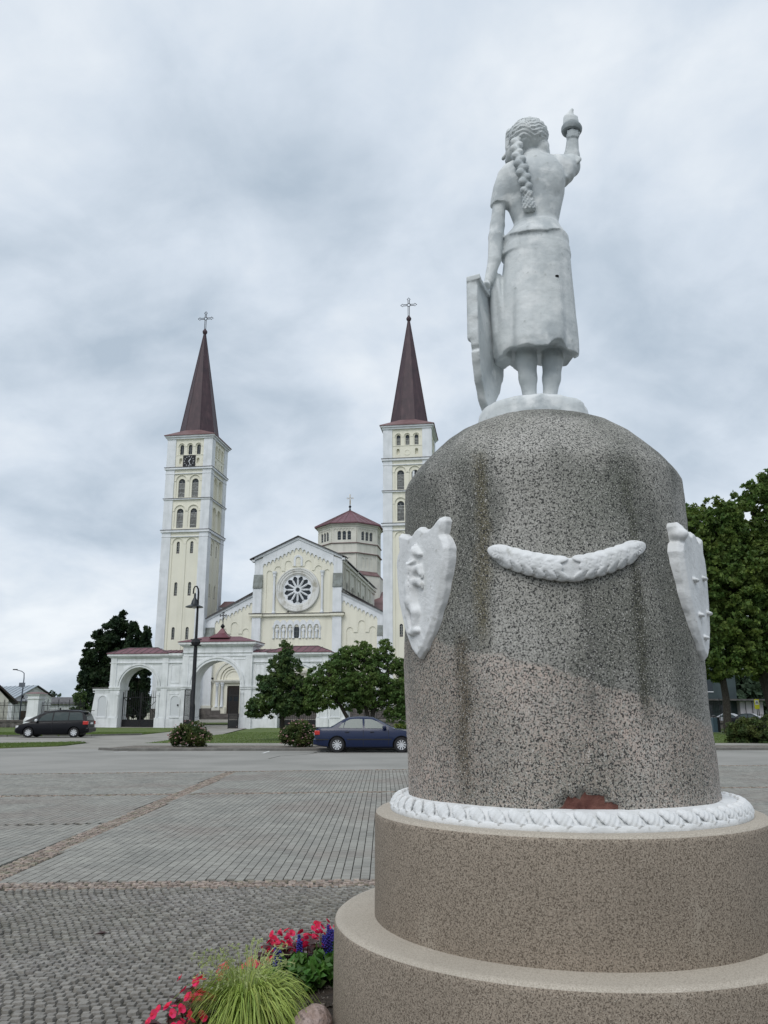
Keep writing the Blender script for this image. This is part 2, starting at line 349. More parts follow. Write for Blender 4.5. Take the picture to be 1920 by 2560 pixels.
def sheetmesh(name, poly, z, m, kind='structure', parent=None):
    mb = MB(); n = len(poly)
    tri = tessellate_polygon([[Vector((p[0], p[1], 0)) for p in poly]]); fs = []
    for a, b, c in tri:
        A, B, C_ = poly[a], poly[b], poly[c]
        if (B[0]-A[0])*(C_[1]-A[1])-(B[1]-A[1])*(C_[0]-A[0]) < 0: b, c = c, b
        fs.append((a, b, c))
    mb.add([(p[0], p[1], z) for p in poly], fs); o = mb.build(name, m, parent)
    if kind: o['kind'] = kind
    return o
def kerbline(mb, pts, w=.15, z0=-.02, z1=.12):
    """separate kerb run as bevel-free boxes along a polyline (left side offset w)"""
    for p, q in zip(pts[:-1], pts[1:]):
        d = Vector((q[0]-p[0], q[1]-p[1])); L_ = d.length; d /= L_; nrm = Vector((-d.y, d.x))*w
        a, b, c, e_ = (p[0], p[1]), (q[0], q[1]), (q[0]+nrm.x, q[1]+nrm.y), (p[0]+nrm.x, p[1]+nrm.y)
        mb.add([(*a, z0), (*b, z0), (*c, z0), (*e_, z0), (*a, z1), (*b, z1), (*c, z1), (*e_, z1)], [(0,3,2,1),(4,5,6,7),(0,1,5,4),(1,2,6,5),(2,3,7,6),(3,0,4,7)])

# ------------------------------------------------------------ ground
CX, CY = .995, 4.80                      # axis of the monument
sheetmesh('ground', [(-900, -60), (900, -60), (900, 1500), (-900, 1500)], -.05, M['grass'])
sheetmesh('plaza', [(-60, -20), (60, -20), (60, 26), (-60, 26)], -.004, M['joint'])
road = sheetmesh('road', [(-90, 23.0-80*.17+.17*10), (-10.25, 23.10), (.58, 24.93), (40, 31.6), (90, 31.8), (90, 37.0), (15.7, 37.0), (-2.5, 36.4), (-10.9, 36.35), (-10.9, 40), (-17.0, 42), (-90, 42)], .012, M['asphalt'])
# approach to the gate and the parking lane in front of it
sheetmesh('path', [(-17.6, 38.4), (-11.0, 37.9), (-12.3, 43.2), (-12.6, 50), (-11.8, 62), (-12.6, 72), (-13.6, 84.5), (-13.0, 99.5), (-18.5, 100), (-18.2, 84.5), (-17.4, 70), (-17.2, 60), (-20, 57.6), (-25.5, 56.0), (-90, 52), (-90, 43.9), (-19.63, 43.9), (-16.3, 46.0), (-15.6, 45.4), (-15.45, 41.0), (-17.3, 38.75)], .016, M['asphalt2'])
ys = MB(); ys.add([(-36, 84, -.03), (40, 84, -.03), (40, 101, .70), (-36, 101, .70)], [(0, 1, 2, 3)]); 
yard = ys.build('churchyard_ground', M['asphalt2']); yard['kind'] = 'structure'
gy = MB(); gy.add([(-26, 90, .30), (-15.8, 90, .30), (-15.2, 93.5, .44), (-26, 93.5, .44)], [(0, 1, 2, 3)]); gyo = gy.build('lawn', M['grass']); gyo['kind'] = 'structure'
lawns = []
def lawn(name, poly, z=.10):
    mb = MB(); n = len(poly); mb.add([(x, y, -.04) for x, y in poly]+[(x, y, z) for x, y in poly], [(i, (i+1) % n, n+(i+1) % n, n+i) for i in range(n)])
    tri = tessellate_polygon([[Vector((x, y, 0)) for x, y in poly]])
    fs = []
    for a, b, c in tri:
        A, B, C_ = poly[a], poly[b], poly[c]
        if (B[0]-A[0])*(C_[1]-A[1])-(B[1]-A[1])*(C_[0]-A[0]) < 0: b, c = c, b
        fs.append((a, b, c))
    mb.add([(x, y, z) for x, y in poly], fs)
    o = mb.build(name, M['grass']); o['kind'] = 'structure'; lawns.append((poly, z)); return o
lawn('lawn', [(-90, 57.6), (-25.4, 57.6), (-20.1, 58.9), (-17.5, 61.5), (-17.4, 68), (-18.2, 83.5), (-60, 90), (-90, 80)], .06)
lawn('lawn', [(-60, 38.8), (-17.3, 38.85), (-15.6, 41), (-15.75, 45.2), (-16.4, 45.8), (-19.6, 43.75), (-60, 43.7)], .06)
lawn('lawn', [(-12.2, 43.3), (-4, 43.2), (14, 43.2), (14, 86), (-12.5, 85.5), (-12.2, 72), (-11.4, 62), (-12.2, 50)], .06)
lawn('lawn', [(14.3, 43.2), (60, 43.2), (60, 66), (14.3, 66)], .07)
sheetmesh('pavement', [(14, 66.2), (90, 66.2), (90, 72), (14, 72)], .02, M['asphalt2'])
sheetmesh('gravel_bed', [(-12.2, 37.3), (-11.5, 37.0), (14, 37.15), (90, 37.4), (90, 40.4), (14, 40.2), (-11.7, 40.0)], .085, M['gravel'])
sheetmesh('pavement', [(-12.25, 40.05), (-11.7, 40.0), (14, 40.2), (90, 40.4), (90, 43.0), (-12.25, 43.05)], .09, M['asphalt2'])
kb = MB()
def kerbstones(name, pts, step=1.0, z1=.12, w=.15):
    first = None
    for p, q in zip(pts[:-1], pts[1:]):
        L_ = math.hypot(q[0]-p[0], q[1]-p[1]); k = max(1, round(L_/step)); ang = math.atan2(q[1]-p[1], q[0]-p[0])
        for i in range(k):
            t = (i+.5)/k; x, y = p[0]+(q[0]-p[0])*t, p[1]+(q[1]-p[1])*t
            if first is None:
                mb = MB(); l = L_/k*.5-.006; mb.box(-l, l, 0, w, -.03, z1); first = mb.build('kerbstone', M['kerb'], road, bevel=.015); o = first
            else:
                o = first.copy(); COL.objects.link(o); o.parent = road
            o.location = (x, y, random.uniform(-.004, .004)); o.rotation_euler = (0, 0, ang+random.uniform(-.004, .004))
kerbstones('kerb', [(-12.4, 37.15), (-11.2, 36.3), (-2.5, 36.4), (15.7, 37.0), (34, 37.0)])
kerbstones('kerb', [(-40, 56.6), (-25.4, 57.45), (-20.1, 58.75), (-17.4, 61.4)], 1.0, .10)
for u_, pq in enumerate([((-11.02, 34.99), (-10.75, 36.02)), ((-4.86, 34.34), (-4.81, 36.02)), ((-17.2, 34.6), (-17.0, 36.2))]):
    a, b = pq; sheetmesh('parking_line', [(a[0]-.05, a[1]), (a[0]+.05, a[1]), (b[0]+.05, b[1]), (b[0]-.05, b[1])], .017, M['line'])
# crack in the asphalt
ck = MB(); pts = [(-2.55, 36.2), (-2.9, 35.2), (-2.7, 34.6), (-3.1, 33.4), (-3.9, 32.2), (-4.1, 30.5)]
for p, q in zip(pts[:-1], pts[1:]): ck.add([(p[0]-.02, p[1], .0165), (p[0]+.03, p[1], .0165), (q[0]+.03, q[1], .0165), (q[0]-.02, q[1], .0165)], [(3, 2, 1, 0)])
o = ck.build('asphalt_crack', M['joint'], road)

# ------------------------------------------------------------ paving: concrete pavers and granite setts, piece by piece
def in_view(x, y):
    d = y*math.cos(PITCH)-1.65*math.sin(PITCH); u = 960+2060*x/d; return u > -20 and u < 1940
def stone_arrays(cx, cy, sx, sy, h, jit, tilt, inset):
    """vectorised bevelled stones: 8 verts, 5 quads each"""
    n = len(cx); c = np.array([[-.5, -.5], [.5, -.5], [.5, .5], [-.5, .5]])
    base = c[None]*np.stack([sx, sy], 1)[:, None]; base = base + RNG.uniform(-jit, jit, (n, 4, 2))
    top = base*inset
    P = np.zeros((n, 8, 3)); P[:, :4, :2] = base; P[:, 4:, :2] = top
    P[:, :4, 2] = -.003; tl = RNG.uniform(-tilt, tilt, (n, 2))
    P[:, 4:, 2] = h[:, None] + top[:, :, 0]*tl[:, :1] + top[:, :, 1]*tl[:, 1:]
    return P
SF = np.array([[4, 5, 6, 7], [0, 1, 5, 4], [1, 2, 6, 5], [2, 3, 7, 6], [3, 0, 4, 7]])
plaza = bpy.data.objects['plaza']
def lay(name, P, cx, cy, m, cnt, ztop=None):
    n = len(cx); vis = np.array([in_view(a, b) and not (math.hypot(a-CX, b-CY) < 2.0) and (b > 4.9) for a, b in zip(cx, cy)])
    order = np.argsort(np.where(vis, cy, 1e9)); pick = order[:cnt] if cnt else []; mask = np.ones(n, bool); mask[pick] = False
    meshes = [npmesh(name, P[i], SF, m) for i in (pick[:10] if cnt else [])]
    for j, i in enumerate(pick):
        o = obj(name, meshes[j % len(meshes)], plaza, (float(cx[i]), float(cy[i]), 0), (0, 0, PI*(j % 2)))
    Q = P[mask].copy(); Q[:, :, 0] += cx[mask][:, None]; Q[:, :, 1] += cy[mask][:, None]; k = len(Q)
    F = (SF[None]+8*np.arange(k)[:, None, None]).reshape(-1, 4)
    o = obj(name, npmesh(name, Q.reshape(-1, 3), F, m), plaza); o['kind'] = 'stuff'
def yb(x): return 8.83+.053*x
def y3(x): return 13.78+.15*x
def y2(x): return 18.16+.124*x
def ye(x): return 24.83+.17*x
def xd(y): return -3.98-.018*(y-8.7)
PW, PL = .0965, .165
ci = np.arange(-135, 150); ri = np.arange(0, 150)
X, Y = np.meshgrid(ci*PW, 7.6+ri*PL); X = X.ravel(); Y = Y.ravel() + (np.tile(np.arange(len(ci)) % 2, len(ri)))*PL*.5
Y = Y + np.tile(RNG.uniform(-.01, .01, len(ci)), len(ri))
ok = (Y > yb(X)+.10) & (Y < ye(X)-.16) & (abs(X-xd(Y)) > .155) & (abs(Y-y2(X)) > .15) & ~((abs(Y-y3(X)) < .06) & (X < -4))
X, Y = X[ok], Y[ok]; n = len(X)
P = stone_arrays(X, Y, np.full(n, PW-.009), np.full(n, PL-.007), RNG.uniform(.010, .0135, n), .0012, .012, .975)
lay('paver', P, X, Y, M['paver'], 300)
# small granite setts in wavering rows
ci = np.arange(-100, 90); ri = np.arange(0, 95); GX, GY = np.meshgrid(ci*.068, 2.6+ri*.0635)
GX = GX + (np.arange(len(ri)) % 2)[:, None]*.034 + RNG.uniform(-.006, .006, GX.shape)
W = .05*np.sin(GX*1.9+.7)+.03*np.sin(GX*4.3+GY*1.1); WX = .05*np.sin(GY*1.7+GX*.6)+.03*np.sin(GY*3.7)
X = (GX+WX).ravel(); Y = (GY+W).ravel()+RNG.uniform(-.004, .004, GX.size)
ok = (Y < yb(X)-.26) & (np.hypot(X-CX, Y-CY) > 2.12)
X, Y = X[ok], Y[ok]; n = len(X)
P = stone_arrays(X, Y, RNG.uniform(.050, .066, n), RNG.uniform(.046, .057, n), RNG.uniform(.010, .021, n), .006, .10, .80)
lay('sett', P, X, Y, M['sett'], 300)
# bands of pinkish setts
bx, by = [], []
def band(f, x0, x1, w, along_x=True):
    t = x0
    while t < x1:
        k = max(1, round(w/.075))
        for j in range(k):
            o_ = (j-(k-1)/2)*w/k+random.uniform(-.006, .006); tt = t+random.uniform(-.015, .015)+(.04 if j % 2 else 0)
            if along_x: bx.append(tt); by.append(f(tt)+o_)
            else: by.append(tt); bx.append(f(tt)+o_)
        t += .088
band(lambda x: yb(x)-.07, -7, 10, .32); band(xd, 8.9, 23.6, .31, False); band(y2, -12, 13, .16); band(ye, -12, 14, .16)
X, Y = np.array(bx), np.array(by); n = len(X)
P = stone_arrays(X, Y, RNG.uniform(.062, .082, n), RNG.uniform(.058, .072, n), RNG.uniform(.010, .020, n), .007, .09, .82)
lay('edging_sett', P, X, Y, M['pinksett'], 200)
def dark_leaf(x, y, a, lab):
    mb = MB(); mb.add([(-.05, 0, .022), (-.01, -.018, .032), (.05, .0, .024), (.0, .02, .036), (0, 0, .018)], [(0, 1, 4), (1, 2, 4), (2, 3, 4), (3, 0, 4), (0, 1, 3), (1, 2, 3)])
    o = mb.build('dead_leaf', M['begleaf']); o.location = (x, y, 0); o.rotation_euler = (0, 0, a); tag(o, lab, 'leaf')
dark_leaf(-2.13, 6.78, .4, 'dark curled leaf lying on the grey setts, the one nearer the pedestal'); dark_leaf(-2.78, 5.95, 0, 'small dark leaf on the setts near the left edge of the photo')

# ------------------------------------------------------------ church
A8 = R(8); O2 = Vector((-11.536, 103.347, 0))
def cw(x, y, z=0):       # church-local to world
    return (O2.x+x*math.cos(A8)+y*math.sin(A8), O2.y-x*math.sin(A8)+y*math.cos(A8), z)
church = empty('church', O2, 'cream and white twin-towered church with brown spires and a rose window, behind the gateway', 'church', rz=-A8)
def rotz(k, c): return Matrix.Translation(c) @ Matrix.Rotation(k*PI/2, 4, 'Z')
def outline_cross(mb, c, h, w, t=.05, r=.12):
    """open outline cross with pointed ends, in the xz plane; c = foot"""
    x, y, z = c; zc = z+h*.60; b = .10*h/2.9
    def arm(dx, dz, L_):
        px, pz = -dz, dx; P = []
        for s_, q in ((.12*h/2.9*1.8, b), (L_*.72, b), (L_*.74, b*2.3), (L_, 0), (L_*.74, -b*2.3), (L_*.72, -b), (.12*h/2.9*1.8, -b)):
            P.append((x+dx*s_+px*q, y, zc+dz*s_+pz*q))
        mb.tube(P, t, 4)
    arm(1, 0, w); arm(-1, 0, w); arm(0, 1, h*.40)
    mb.tube([(x-b, y, z), (x-b, y, zc-.2*h/2.9)], t, 4); mb.tube([(x+b, y, z), (x+b, y, zc-.2*h/2.9)], t, 4)
    mb.tube([(x+.24*h/2.9*math.cos(i*PI/4), y, zc+.24*h/2.9*math.sin(i*PI/4)) for i in range(9)], t*1.1, 4)
def tower(tx, left):
    a = 3.15; c = (tx, a, 0)
    T = rotz(0, c)
    w = MB(); w.T = T; w.box(-2.72, 2.72, -2.72, 2.72, .6, 37.6)
    body = w.build('tower', M['cream'], church)
    if left: body['label'] = 'left tower with a clock under its spire'
    else: body['label'] = 'right tower half hidden by the granite pedestal'
    pl = MB(); pl.T = T
    for sx in (-1, 1):
        for sy in (-1, 1): pl.box(*sorted((sx*1.95, sx*a)), *sorted((sy*1.95, sy*a)), .6, 37.25)
    pl.build('corner_pilaster', M['white'], body)
    co = MB(); co.T = T; cs = MB(); cs.T = T
    for z, o_, h in ((24.42, .16, .30), (28.82, .10, .16), (33.0, .16, .26), (37.25, .12, .26), (37.5, .30, .26)):
        q = a+o_; co.box(-q, q, -q, q, z, z+h)
        if z < 37.2: q += .06; cs.box(-q, q, -q, q, z+h, z+h+.05)
        if z in (24.42, 33.0): co.box(-a-.04, a+.04, -a-.04, a+.04, z-.62, z-.52)
    co.build('cornice', M['white'], body); cs.build('cornice_flashing', M['sheet'], body)
    walls = MB(); rec = MB(); gl = MB(); lv = MB(); trim = MB(); sil = MB()
    for k in range(4):
        T = rotz(k, c)
        for q in (walls, rec, gl, lv, trim, sil): q.T = T
        yo = -3.03
        front = k in (0, 2)
        A1 = [arch(s*.93, .72, 1.3, 22.95) for s in (-1, 1)]
        walls.plate(rect(-1.95, 1.95, .6, 24.42), A1, yo, -2.70, False)
        sl = [arch(s*.93+.02, .21, z0, z1, 6) for s in (-1, 1) for z0, z1 in ((21.65, 23.02), (16.12, 17.66), (10.52, 11.88), (4.9, 6.3))]
        rec.plate(rect(-1.9, 1.9, .7, 24.3), sl, -2.93, -2.71, False)
        for s in (-1, 1):
            trim_r = archring(trim, s*.93, .74, .80, 22.95, yo-.03, yo+.01)
            for x0, x1 in ((s*.93-.92, s*.93-.74), (s*.93+.74, s*.93+.92)): trim.box(x0, x1, yo-.03, yo, 22.88, 22.95)
            for z0, z1 in ((21.65, 23.02), (16.12, 17.66), (10.52, 11.88), (4.9, 6.3)):
                gl.box(s*.93+.02-.21, s*.93+.02+.21, -2.74, -2.725, z0, z1+.22)
                lv.box(s*.93-.02, s*.93+.06, -2.775, -2.74, z0, z1+.1)
                for q_ in range(4): lv.box(s*.93-.19, s*.93+.23, -2.77, -2.74, z0+.25+q_*.33, z0+.30+q_*.33)
                sil.add([(s*.93-.2, -2.94, z0-.02), (s*.93+.24, -2.94, z0-.02), (s*.93+.24, -2.75, z0+.22), (s*.93-.2, -2.75, z0+.22)], [(0, 1, 2, 3)])
        for zb, zt_, o0, o1, i0, i1 in ((24.72, 28.82, 25.02, 27.38, 25.0, 27.22), (29.03, 33.0, 29.15, 31.5, 29.13, 31.30)):
            walls.plate(rect(-1.95, 1.95, zb, zt_), [arch(s*.93, .72, o0, o1) for s in (-1, 1)], yo, -2.70, False)
            if front:
                rec.plate(rect(-1.9, 1.9, zb+.02, zt_-.1), [arch(s*.93+.03, .455, i0+.03, i1) for s in (-1, 1)], -2.93, -2.71, False)
            for s in (-1, 1):
                archring(trim, s*.93, .74, .86, o1, yo-.05, yo+.01)
                for x0, x1 in ((s*.93-1.0, s*.93-.72), (s*.93+.72, s*.93+.98)): trim.box(x0, x1, yo-.06, yo+.02, o1-.09, o1+.02)
                if front:
                    xx = s*.93+.03; gl.box(xx-.455, xx+.455, -2.74, -2.725, i0, i1+.46)
                    nl = 12; top = i1-.02
                    for q_ in range(nl):
                        z = i0+.08+(top-i0-.1)*q_/nl
                        lv.add([(xx-.44, -2.84, z), (xx+.44, -2.84, z), (xx+.44, -2.76, z+.12), (xx-.44, -2.76, z+.12), (xx-.44, -2.84, z-.02), (xx+.44, -2.84, z-.02)], [(0, 1, 2, 3), (4, 5, 1, 0)])
                    for q_ in range(1, 6):
                        an = PI*q_/6; lv.tube([(xx, -2.77, i1), (xx+.44*math.cos(an), -2.77, i1+.44*math.sin(an))], .012, 3)
        walls.plate(rect(-1.95, 1.95, 33.26, 37.25), [arch(s*1.17, .40, 35.08, 36.28, 8) for s in (-1, 0, 1)]+[arch(s*1.2, .2, 33.8, 34.42, 6) for s in (-1, 1)], yo, -2.70, False)
        rec.plate(rect(-1.9, 1.9, 34.9, 37.2), [arch(s*1.17+.02, .27, 35.1, 36.25, 8) for s in (-1, 0, 1)], -2.93, -2.71, False)
        trim.box(-1.9, 1.9, yo-.05, yo+.01, 34.98, 35.06)
        for s in (-1, 0, 1):
            if front:
                gl.box(s*1.17-.25, s*1.17+.29, -2.74, -2.725, 35.1, 36.55)
                if not left:
                    for q_ in range(5): lv.box(s*1.17-.24, s*1.17+.28, -2.80, -2.75, 35.15+q_*.2, 35.27+q_*.2)
                else: lv.box(s*1.17, s*1.17+.04, -2.78, -2.745, 35.1, 36.5)
            archring(trim, s*1.17, .42, .50, 36.28, yo-.05, yo+.01, 8)
            for x0, x1 in ((s*1.17-.58, s*1.17-.40), (s*1.17+.40, s*1.17+.58)): trim.box(x0, x1, yo-.05, yo+.01, 36.2, 36.28)
        if not (left and k == 0):
            P = [(.40*math.cos(i*PI/8), 34.1+.40*math.sin(i*PI/8)) for i in range(16)]; Q = [(.30*math.cos(-i*PI/8), 34.1+.30*math.sin(-i*PI/8)) for i in range(16)]
            trim.plate(P, [Q], yo-.04, yo+.01)
    walls.build('wall_panel', M['cream'], body); rec.build('recess_panel', M['cream'], body); gl.build('window', M['glass'], body)
    lv.build('louvre_boards', M['louvre'], body); trim.build('arch_moulding', M['cream'], body); sil.build('window_sill', M['sheet'], body)
    if not left:
        b = MB(); b.T = rotz(0, c); b.box(.93-.30, .93-.05, -2.87, -2.85, 29.4, 31.65); b.build('board', M['white'], body)
    if left:
        ck_ = MB(); ck_.T = rotz(0, c); ck_.plate([(.84*u_, 34.12+.84*v_) for u_, v_ in ((-1, -1), (1, -1), (1, 1), (-1, 1))], [], -3.16, -3.05)
        cl_ = ck_.build('clock', M['iron'], body)
    sp = MB(); sp.T = Matrix.Translation(c)
    q = a+.42; oc = [(2.45/math.cos(PI/8)*math.cos(PI/8+i*PI/4), 2.45/math.cos(PI/8)*math.sin(PI/8+i*PI/4)) for i in range(8)]
    sq = [(q, q*.4142), (q*.4142, q), (-q*.4142, q), (-q, q*.4142), (-q, -q*.4142), (-q*.4142, -q), (q*.4142, -q), (q, -q*.4142)]
    vs = [(x, y, 38.75) for x, y in oc]+[(q, q, 37.78), (-q, q, 37.78), (-q, -q, 37.78), (q, -q, 37.78)]+[(q, q, 37.7), (-q, q, 37.7), (-q, -q, 37.7), (q, -q, 37.7)]
    sp.add(vs, [(8, 1, 0), (8, 9, 2, 1), (9, 3, 2), (9, 10, 4, 3), (10, 5, 4), (10, 11, 6, 5), (11, 7, 6), (11, 8, 0, 7), (8, 12, 13, 9), (9, 13, 14, 10), (10, 14, 15, 11), (11, 15, 12, 8), (12, 15, 14, 13)])
    sp.build('roof_skirt', M['redroof2'], body)
    st = MB(); st.T = Matrix.Translation(c)
    st.add([(x*1.0, y*1.0, 38.7) for x, y in oc]+[(x*.058, y*.058, 54.0) for x, y in oc], [(i, (i+1) % 8, 8+(i+1) % 8, 8+i) for i in range(8)])
    for i in range(8):
        x, y = oc[i]; st.tube([(x*1.005, y*1.005, 38.72), (x*.06, y*.06, 54.0)], .035, 4)
    spire = st.build('spire', M['spire'], body)
    fb = MB(); fb.T = Matrix.Translation(c); fb.lathe([(.05, 53.8), (.17, 53.95), (.33, 54.2), (.36, 54.42), (.22, 54.66), (.06, 54.85)], 10); fb.build('finial_ball', M['spire'], body, smooth=True)
    cr = MB(); cr.T = Matrix.Translation(c) @ Matrix.Rotation(R(0), 4, 'Z'); outline_cross(cr, (0, 0, 54.8), 2.75, 1.12, .055); cr.build('cross', M['iron'], body)
    return body
tl = tower(-14.65, True); tr = tower(14.67, False)
# clock face: hour marks and hands
ckf = MB(); ckf.T = Matrix.Translation((-14.65, -.03, 34.12))
for i in range(12):
    an = i*PI/6; dx, dz = math.sin(an), math.cos(an); tx_, tz_ = dz, -dx
    for o_ in ((-.06, 0, .06) if i in (0, 3, 6, 9) else (-.04, .04)):
        a0, a1 = .56, .72; w_ = .014
        ckf.add([(dx*a0+tx_*(o_-w_), 0, dz*a0+tz_*(o_-w_)), (dx*a0+tx_*(o_+w_), 0, dz*a0+tz_*(o_+w_)), (dx*a1+tx_*(o_+w_), 0, dz*a1+tz_*(o_+w_)), (dx*a1+tx_*(o_-w_), 0, dz*a1+tz_*(o_-w_))], [(0, 1, 2, 3)])
ckf.build('hour_mark', M['white'], tl)
for an, L_, w_ in ((R(35), .40, .05), (R(160), .62, .035)):
    hb = MB(); hb.T = Matrix.Translation((-14.65, -.045, 34.12)) @ Matrix.Rotation(an, 4, 'Y'); hb.box(-w_, w_, -.01, .0, -.1, L_); hb.build('clock_hand', M['white'], tl)

# --- gable front
MB.G = Matrix(((.981, 0, 0, .49), (0, .981, 0, -1.94), (0, 0, .981, .031), (0, 0, 0, 1)))
YG = 3.0; XG = -.1
def gz(x): return 24.0-.455*abs(x-XG)            # underside of the roof edge
g = MB()
front = [(-5.95, .7), (-5.95, 20.9), (XG, 23.55), (5.78, 20.9), (5.78, .7)]
ROSE = [(XG+2.35*math.cos(i*PI/20), 16.98+2.35*math.sin(i*PI/20)) for i in range(40)]
arch_hole = [(-.46, 10.72), (-.46, 12.2)] + [(-.06-.40*math.cos(PI*i/8), 12.2+.42*math.sin(PI*i/8)) for i in range(9)] + [(.34, 10.72)]
g.plate(front, [ROSE, arch(XG, .32, 20.13, 20.97, 8), arch(-.06, .40, 10.72, 12.25, 8)], YG+.14, YG+.9, False)
gable = g.build('gable_front', M['cream'], church)
# raised layer leaving the stepped blind arches sunk
r = MB()
def stepped():
    """outline of the sunk field, one loop around rose and columns"""
    P = [(-4.3, 14.0), (-4.3, 19.2)]
    def ar(c, hw, zs, n=8): return [(c-hw*math.cos(PI*i/n), zs+hw*math.sin(PI*i/n)) for i in range(n+1)]
    P += ar(-3.93, .37, 19.2) + [(-3.5, 19.1), (-3.28, 19.1)] + ar(-2.8, .46, 19.66) + [(-2.3, 19.5), (-1.9, 19.5)]
    P += ar(-1.42, .46, 20.36) + [(-.9, 20.05), (.75, 20.05)] + ar(1.25, .46, 20.36)
    P += [(1.74, 19.5), (2.1, 19.5)] + ar(2.6, .46, 19.66) + [(3.1, 19.1), (3.36, 19.1)] + ar(3.76, .37, 19.2) + [(4.13, 14.0)]
    return P
def dedupe(P):
    o_ = []
    for p in P:
        if not o_ or math.hypot(p[0]-o_[-1][0], p[1]-o_[-1][1]) > 1e-4: o_.append(p)
    return o_
r.plate([(-4.82, 13.99), (-4.82, 21.4), (XG, 23.5), (4.62, 21.4), (4.62, 13.99)], [dedupe(stepped())], YG+.04, YG+.14, False)
r.plate(rect(-4.82, 4.62, .7, 13.5), [rect(-3.2, 2.98, 10.74, 12.2)], YG+.04, YG+.14, False)
r.build('raised_panel', M['cream'], gable)
# white scalloped frieze under the rakes
def frieze(x0, x1, zf, top, yf, yb_, parent, pitch=.52, drop=.34, mt='white', name='frieze'):
    """zf(x): spring height; top: list of outline points from right to left"""
    n = max(2, round((x1-x0)/pitch)); p_ = (x1-x0)/n; P = []
    for i in range(n):
        c = x0+(i+.5)*p_; s = zf(c); r_ = p_*.34
        P += [(c-p_/2+.001, s-.12), (c-r_-.02, s-.12), (c-r_, s)] + [(c-r_*math.cos(PI*k/5), s+r_*math.sin(PI*k/5)) for k in range(1, 5)] + [(c+r_, s), (c+r_+.02, s-.12), (c+p_/2-.001, s-.12)]
    mb = MB(); mb.plate(dedupe(P+top), [], yf, yb_)
    return mb.build(name, M[mt], parent)
frieze(-4.82, 4.62, lambda x: 22.42-.475*abs(x-XG), [(4.62, 21.9), (XG, 23.9), (-4.82, 21.9)], YG-.10, YG+.04, gable)
pw = MB()
for x0, x1 in ((-5.95, -4.82), (4.62, 5.78)):
    m_ = (x0+x1)/2
    pw.plate([(x0, 17.2), (x0, 20.9), (x1, 20.9+(.35)), (x1, 17.2)] if x0 < 0 else [(x0, 17.2), (x0, 21.25), (x1, 20.9), (x1, 17.2)], [], YG-.02, YG+.6)
    pw.box(x0, x1, YG-.42, YG+.6, 13.99, 17.3); pw.box(x0, x1, YG-.40, YG+.6, .7, 13.5)
pw.build('corner_pilaster', M['white'], gable)
bc = MB()
for x0, x1 in ((-5.98, -4.79), (4.59, 5.81)):
    bc.add([(x0, YG-.5, 17.25), (x1, YG-.5, 17.25), (x1+.02, YG-.06, 19.05), (x0-.02, YG-.06, 19.05), (x0, YG-.5, 17.18), (x1, YG-.5, 17.18)], [(0, 1, 2, 3), (4, 5, 1, 0)])
    bc.add([(x0, YG-.5, 17.25), (x0, YG-.06, 19.05), (x0, YG-.02, 17.25), (x1, YG-.5, 17.25), (x1, YG-.06, 19.05), (x1, YG-.02, 17.25)], [(0, 1, 2), (3, 5, 4)])
bc.build('buttress_cap', M['greysheet'], gable)
ro = MB()
def slab(mb, p, q, y0, y1, t=.10):
    """roof edge strip from p=(x,z) to q in front elevation"""
    mb.add([(p[0], y0, p[1]), (q[0], y0, q[1]), (q[0], y1, q[1]), (p[0], y1, p[1]), (p[0], y0, p[1]+t), (q[0], y0, q[1]+t), (q[0], y1, q[1]+t), (p[0], y1, p[1]+t)],
           [(0,3,2,1),(4,5,6,7),(0,1,5,4),(1,2,6,5),(2,3,7,6),(3,0,4,7)])
slab(ro, (-6.55, 21.0), (XG, 23.98), YG-.45, YG+.9, .12); slab(ro, (XG, 23.98), (6.4, 21.0), YG-.45, YG+.9, .12)
slab(ro, (-5.85, 21.32), (XG, 23.98), YG+.9, 34, .12); slab(ro, (XG, 23.98), (5.75, 21.30), YG+.9, 34, .12)
ro.build('roof', M['sheet'], gable)
rk = MB(); slab(rk, (-5.95, 20.95), (XG, 23.62), YG-.22, YG+.6, .33); slab(rk, (XG, 23.62), (5.78, 20.95), YG-.22, YG+.6, .33)
rk.box(-6.3, -5.9, YG-.3, YG+.6, 20.75, 21.02); rk.box(5.75, 6.15, YG-.3, YG+.6, 20.75, 21.02); rk.build('rake_moulding', M['white'], gable)
cn = MB(); cn.box(-6.3, -4.6, YG-.62, YG+.3, 13.55, 13.85); cn.box(4.4, 6.12, YG-.62, YG+.3, 13.55, 13.85); cn.box(-4.6, 4.4, YG-.28, YG+.3, 13.55, 13.85)
cn.box(-6.1, -4.7, YG-.5, YG+.3, 13.4, 13.55); cn.box(4.5, 5.95, YG-.5, YG+.3, 13.4, 13.55); cn.build('string_course', M['cream'], gable)
cf = MB(); cf.box(-6.36, -4.54, YG-.68, YG+.3, 13.85, 13.93); cf.box(4.34, 6.18, YG-.68, YG+.3, 13.85, 13.93); cf.box(-4.54, 4.34, YG-.33, YG+.3, 13.85, 13.93); cf.build('flashing', M['sheet'], gable)
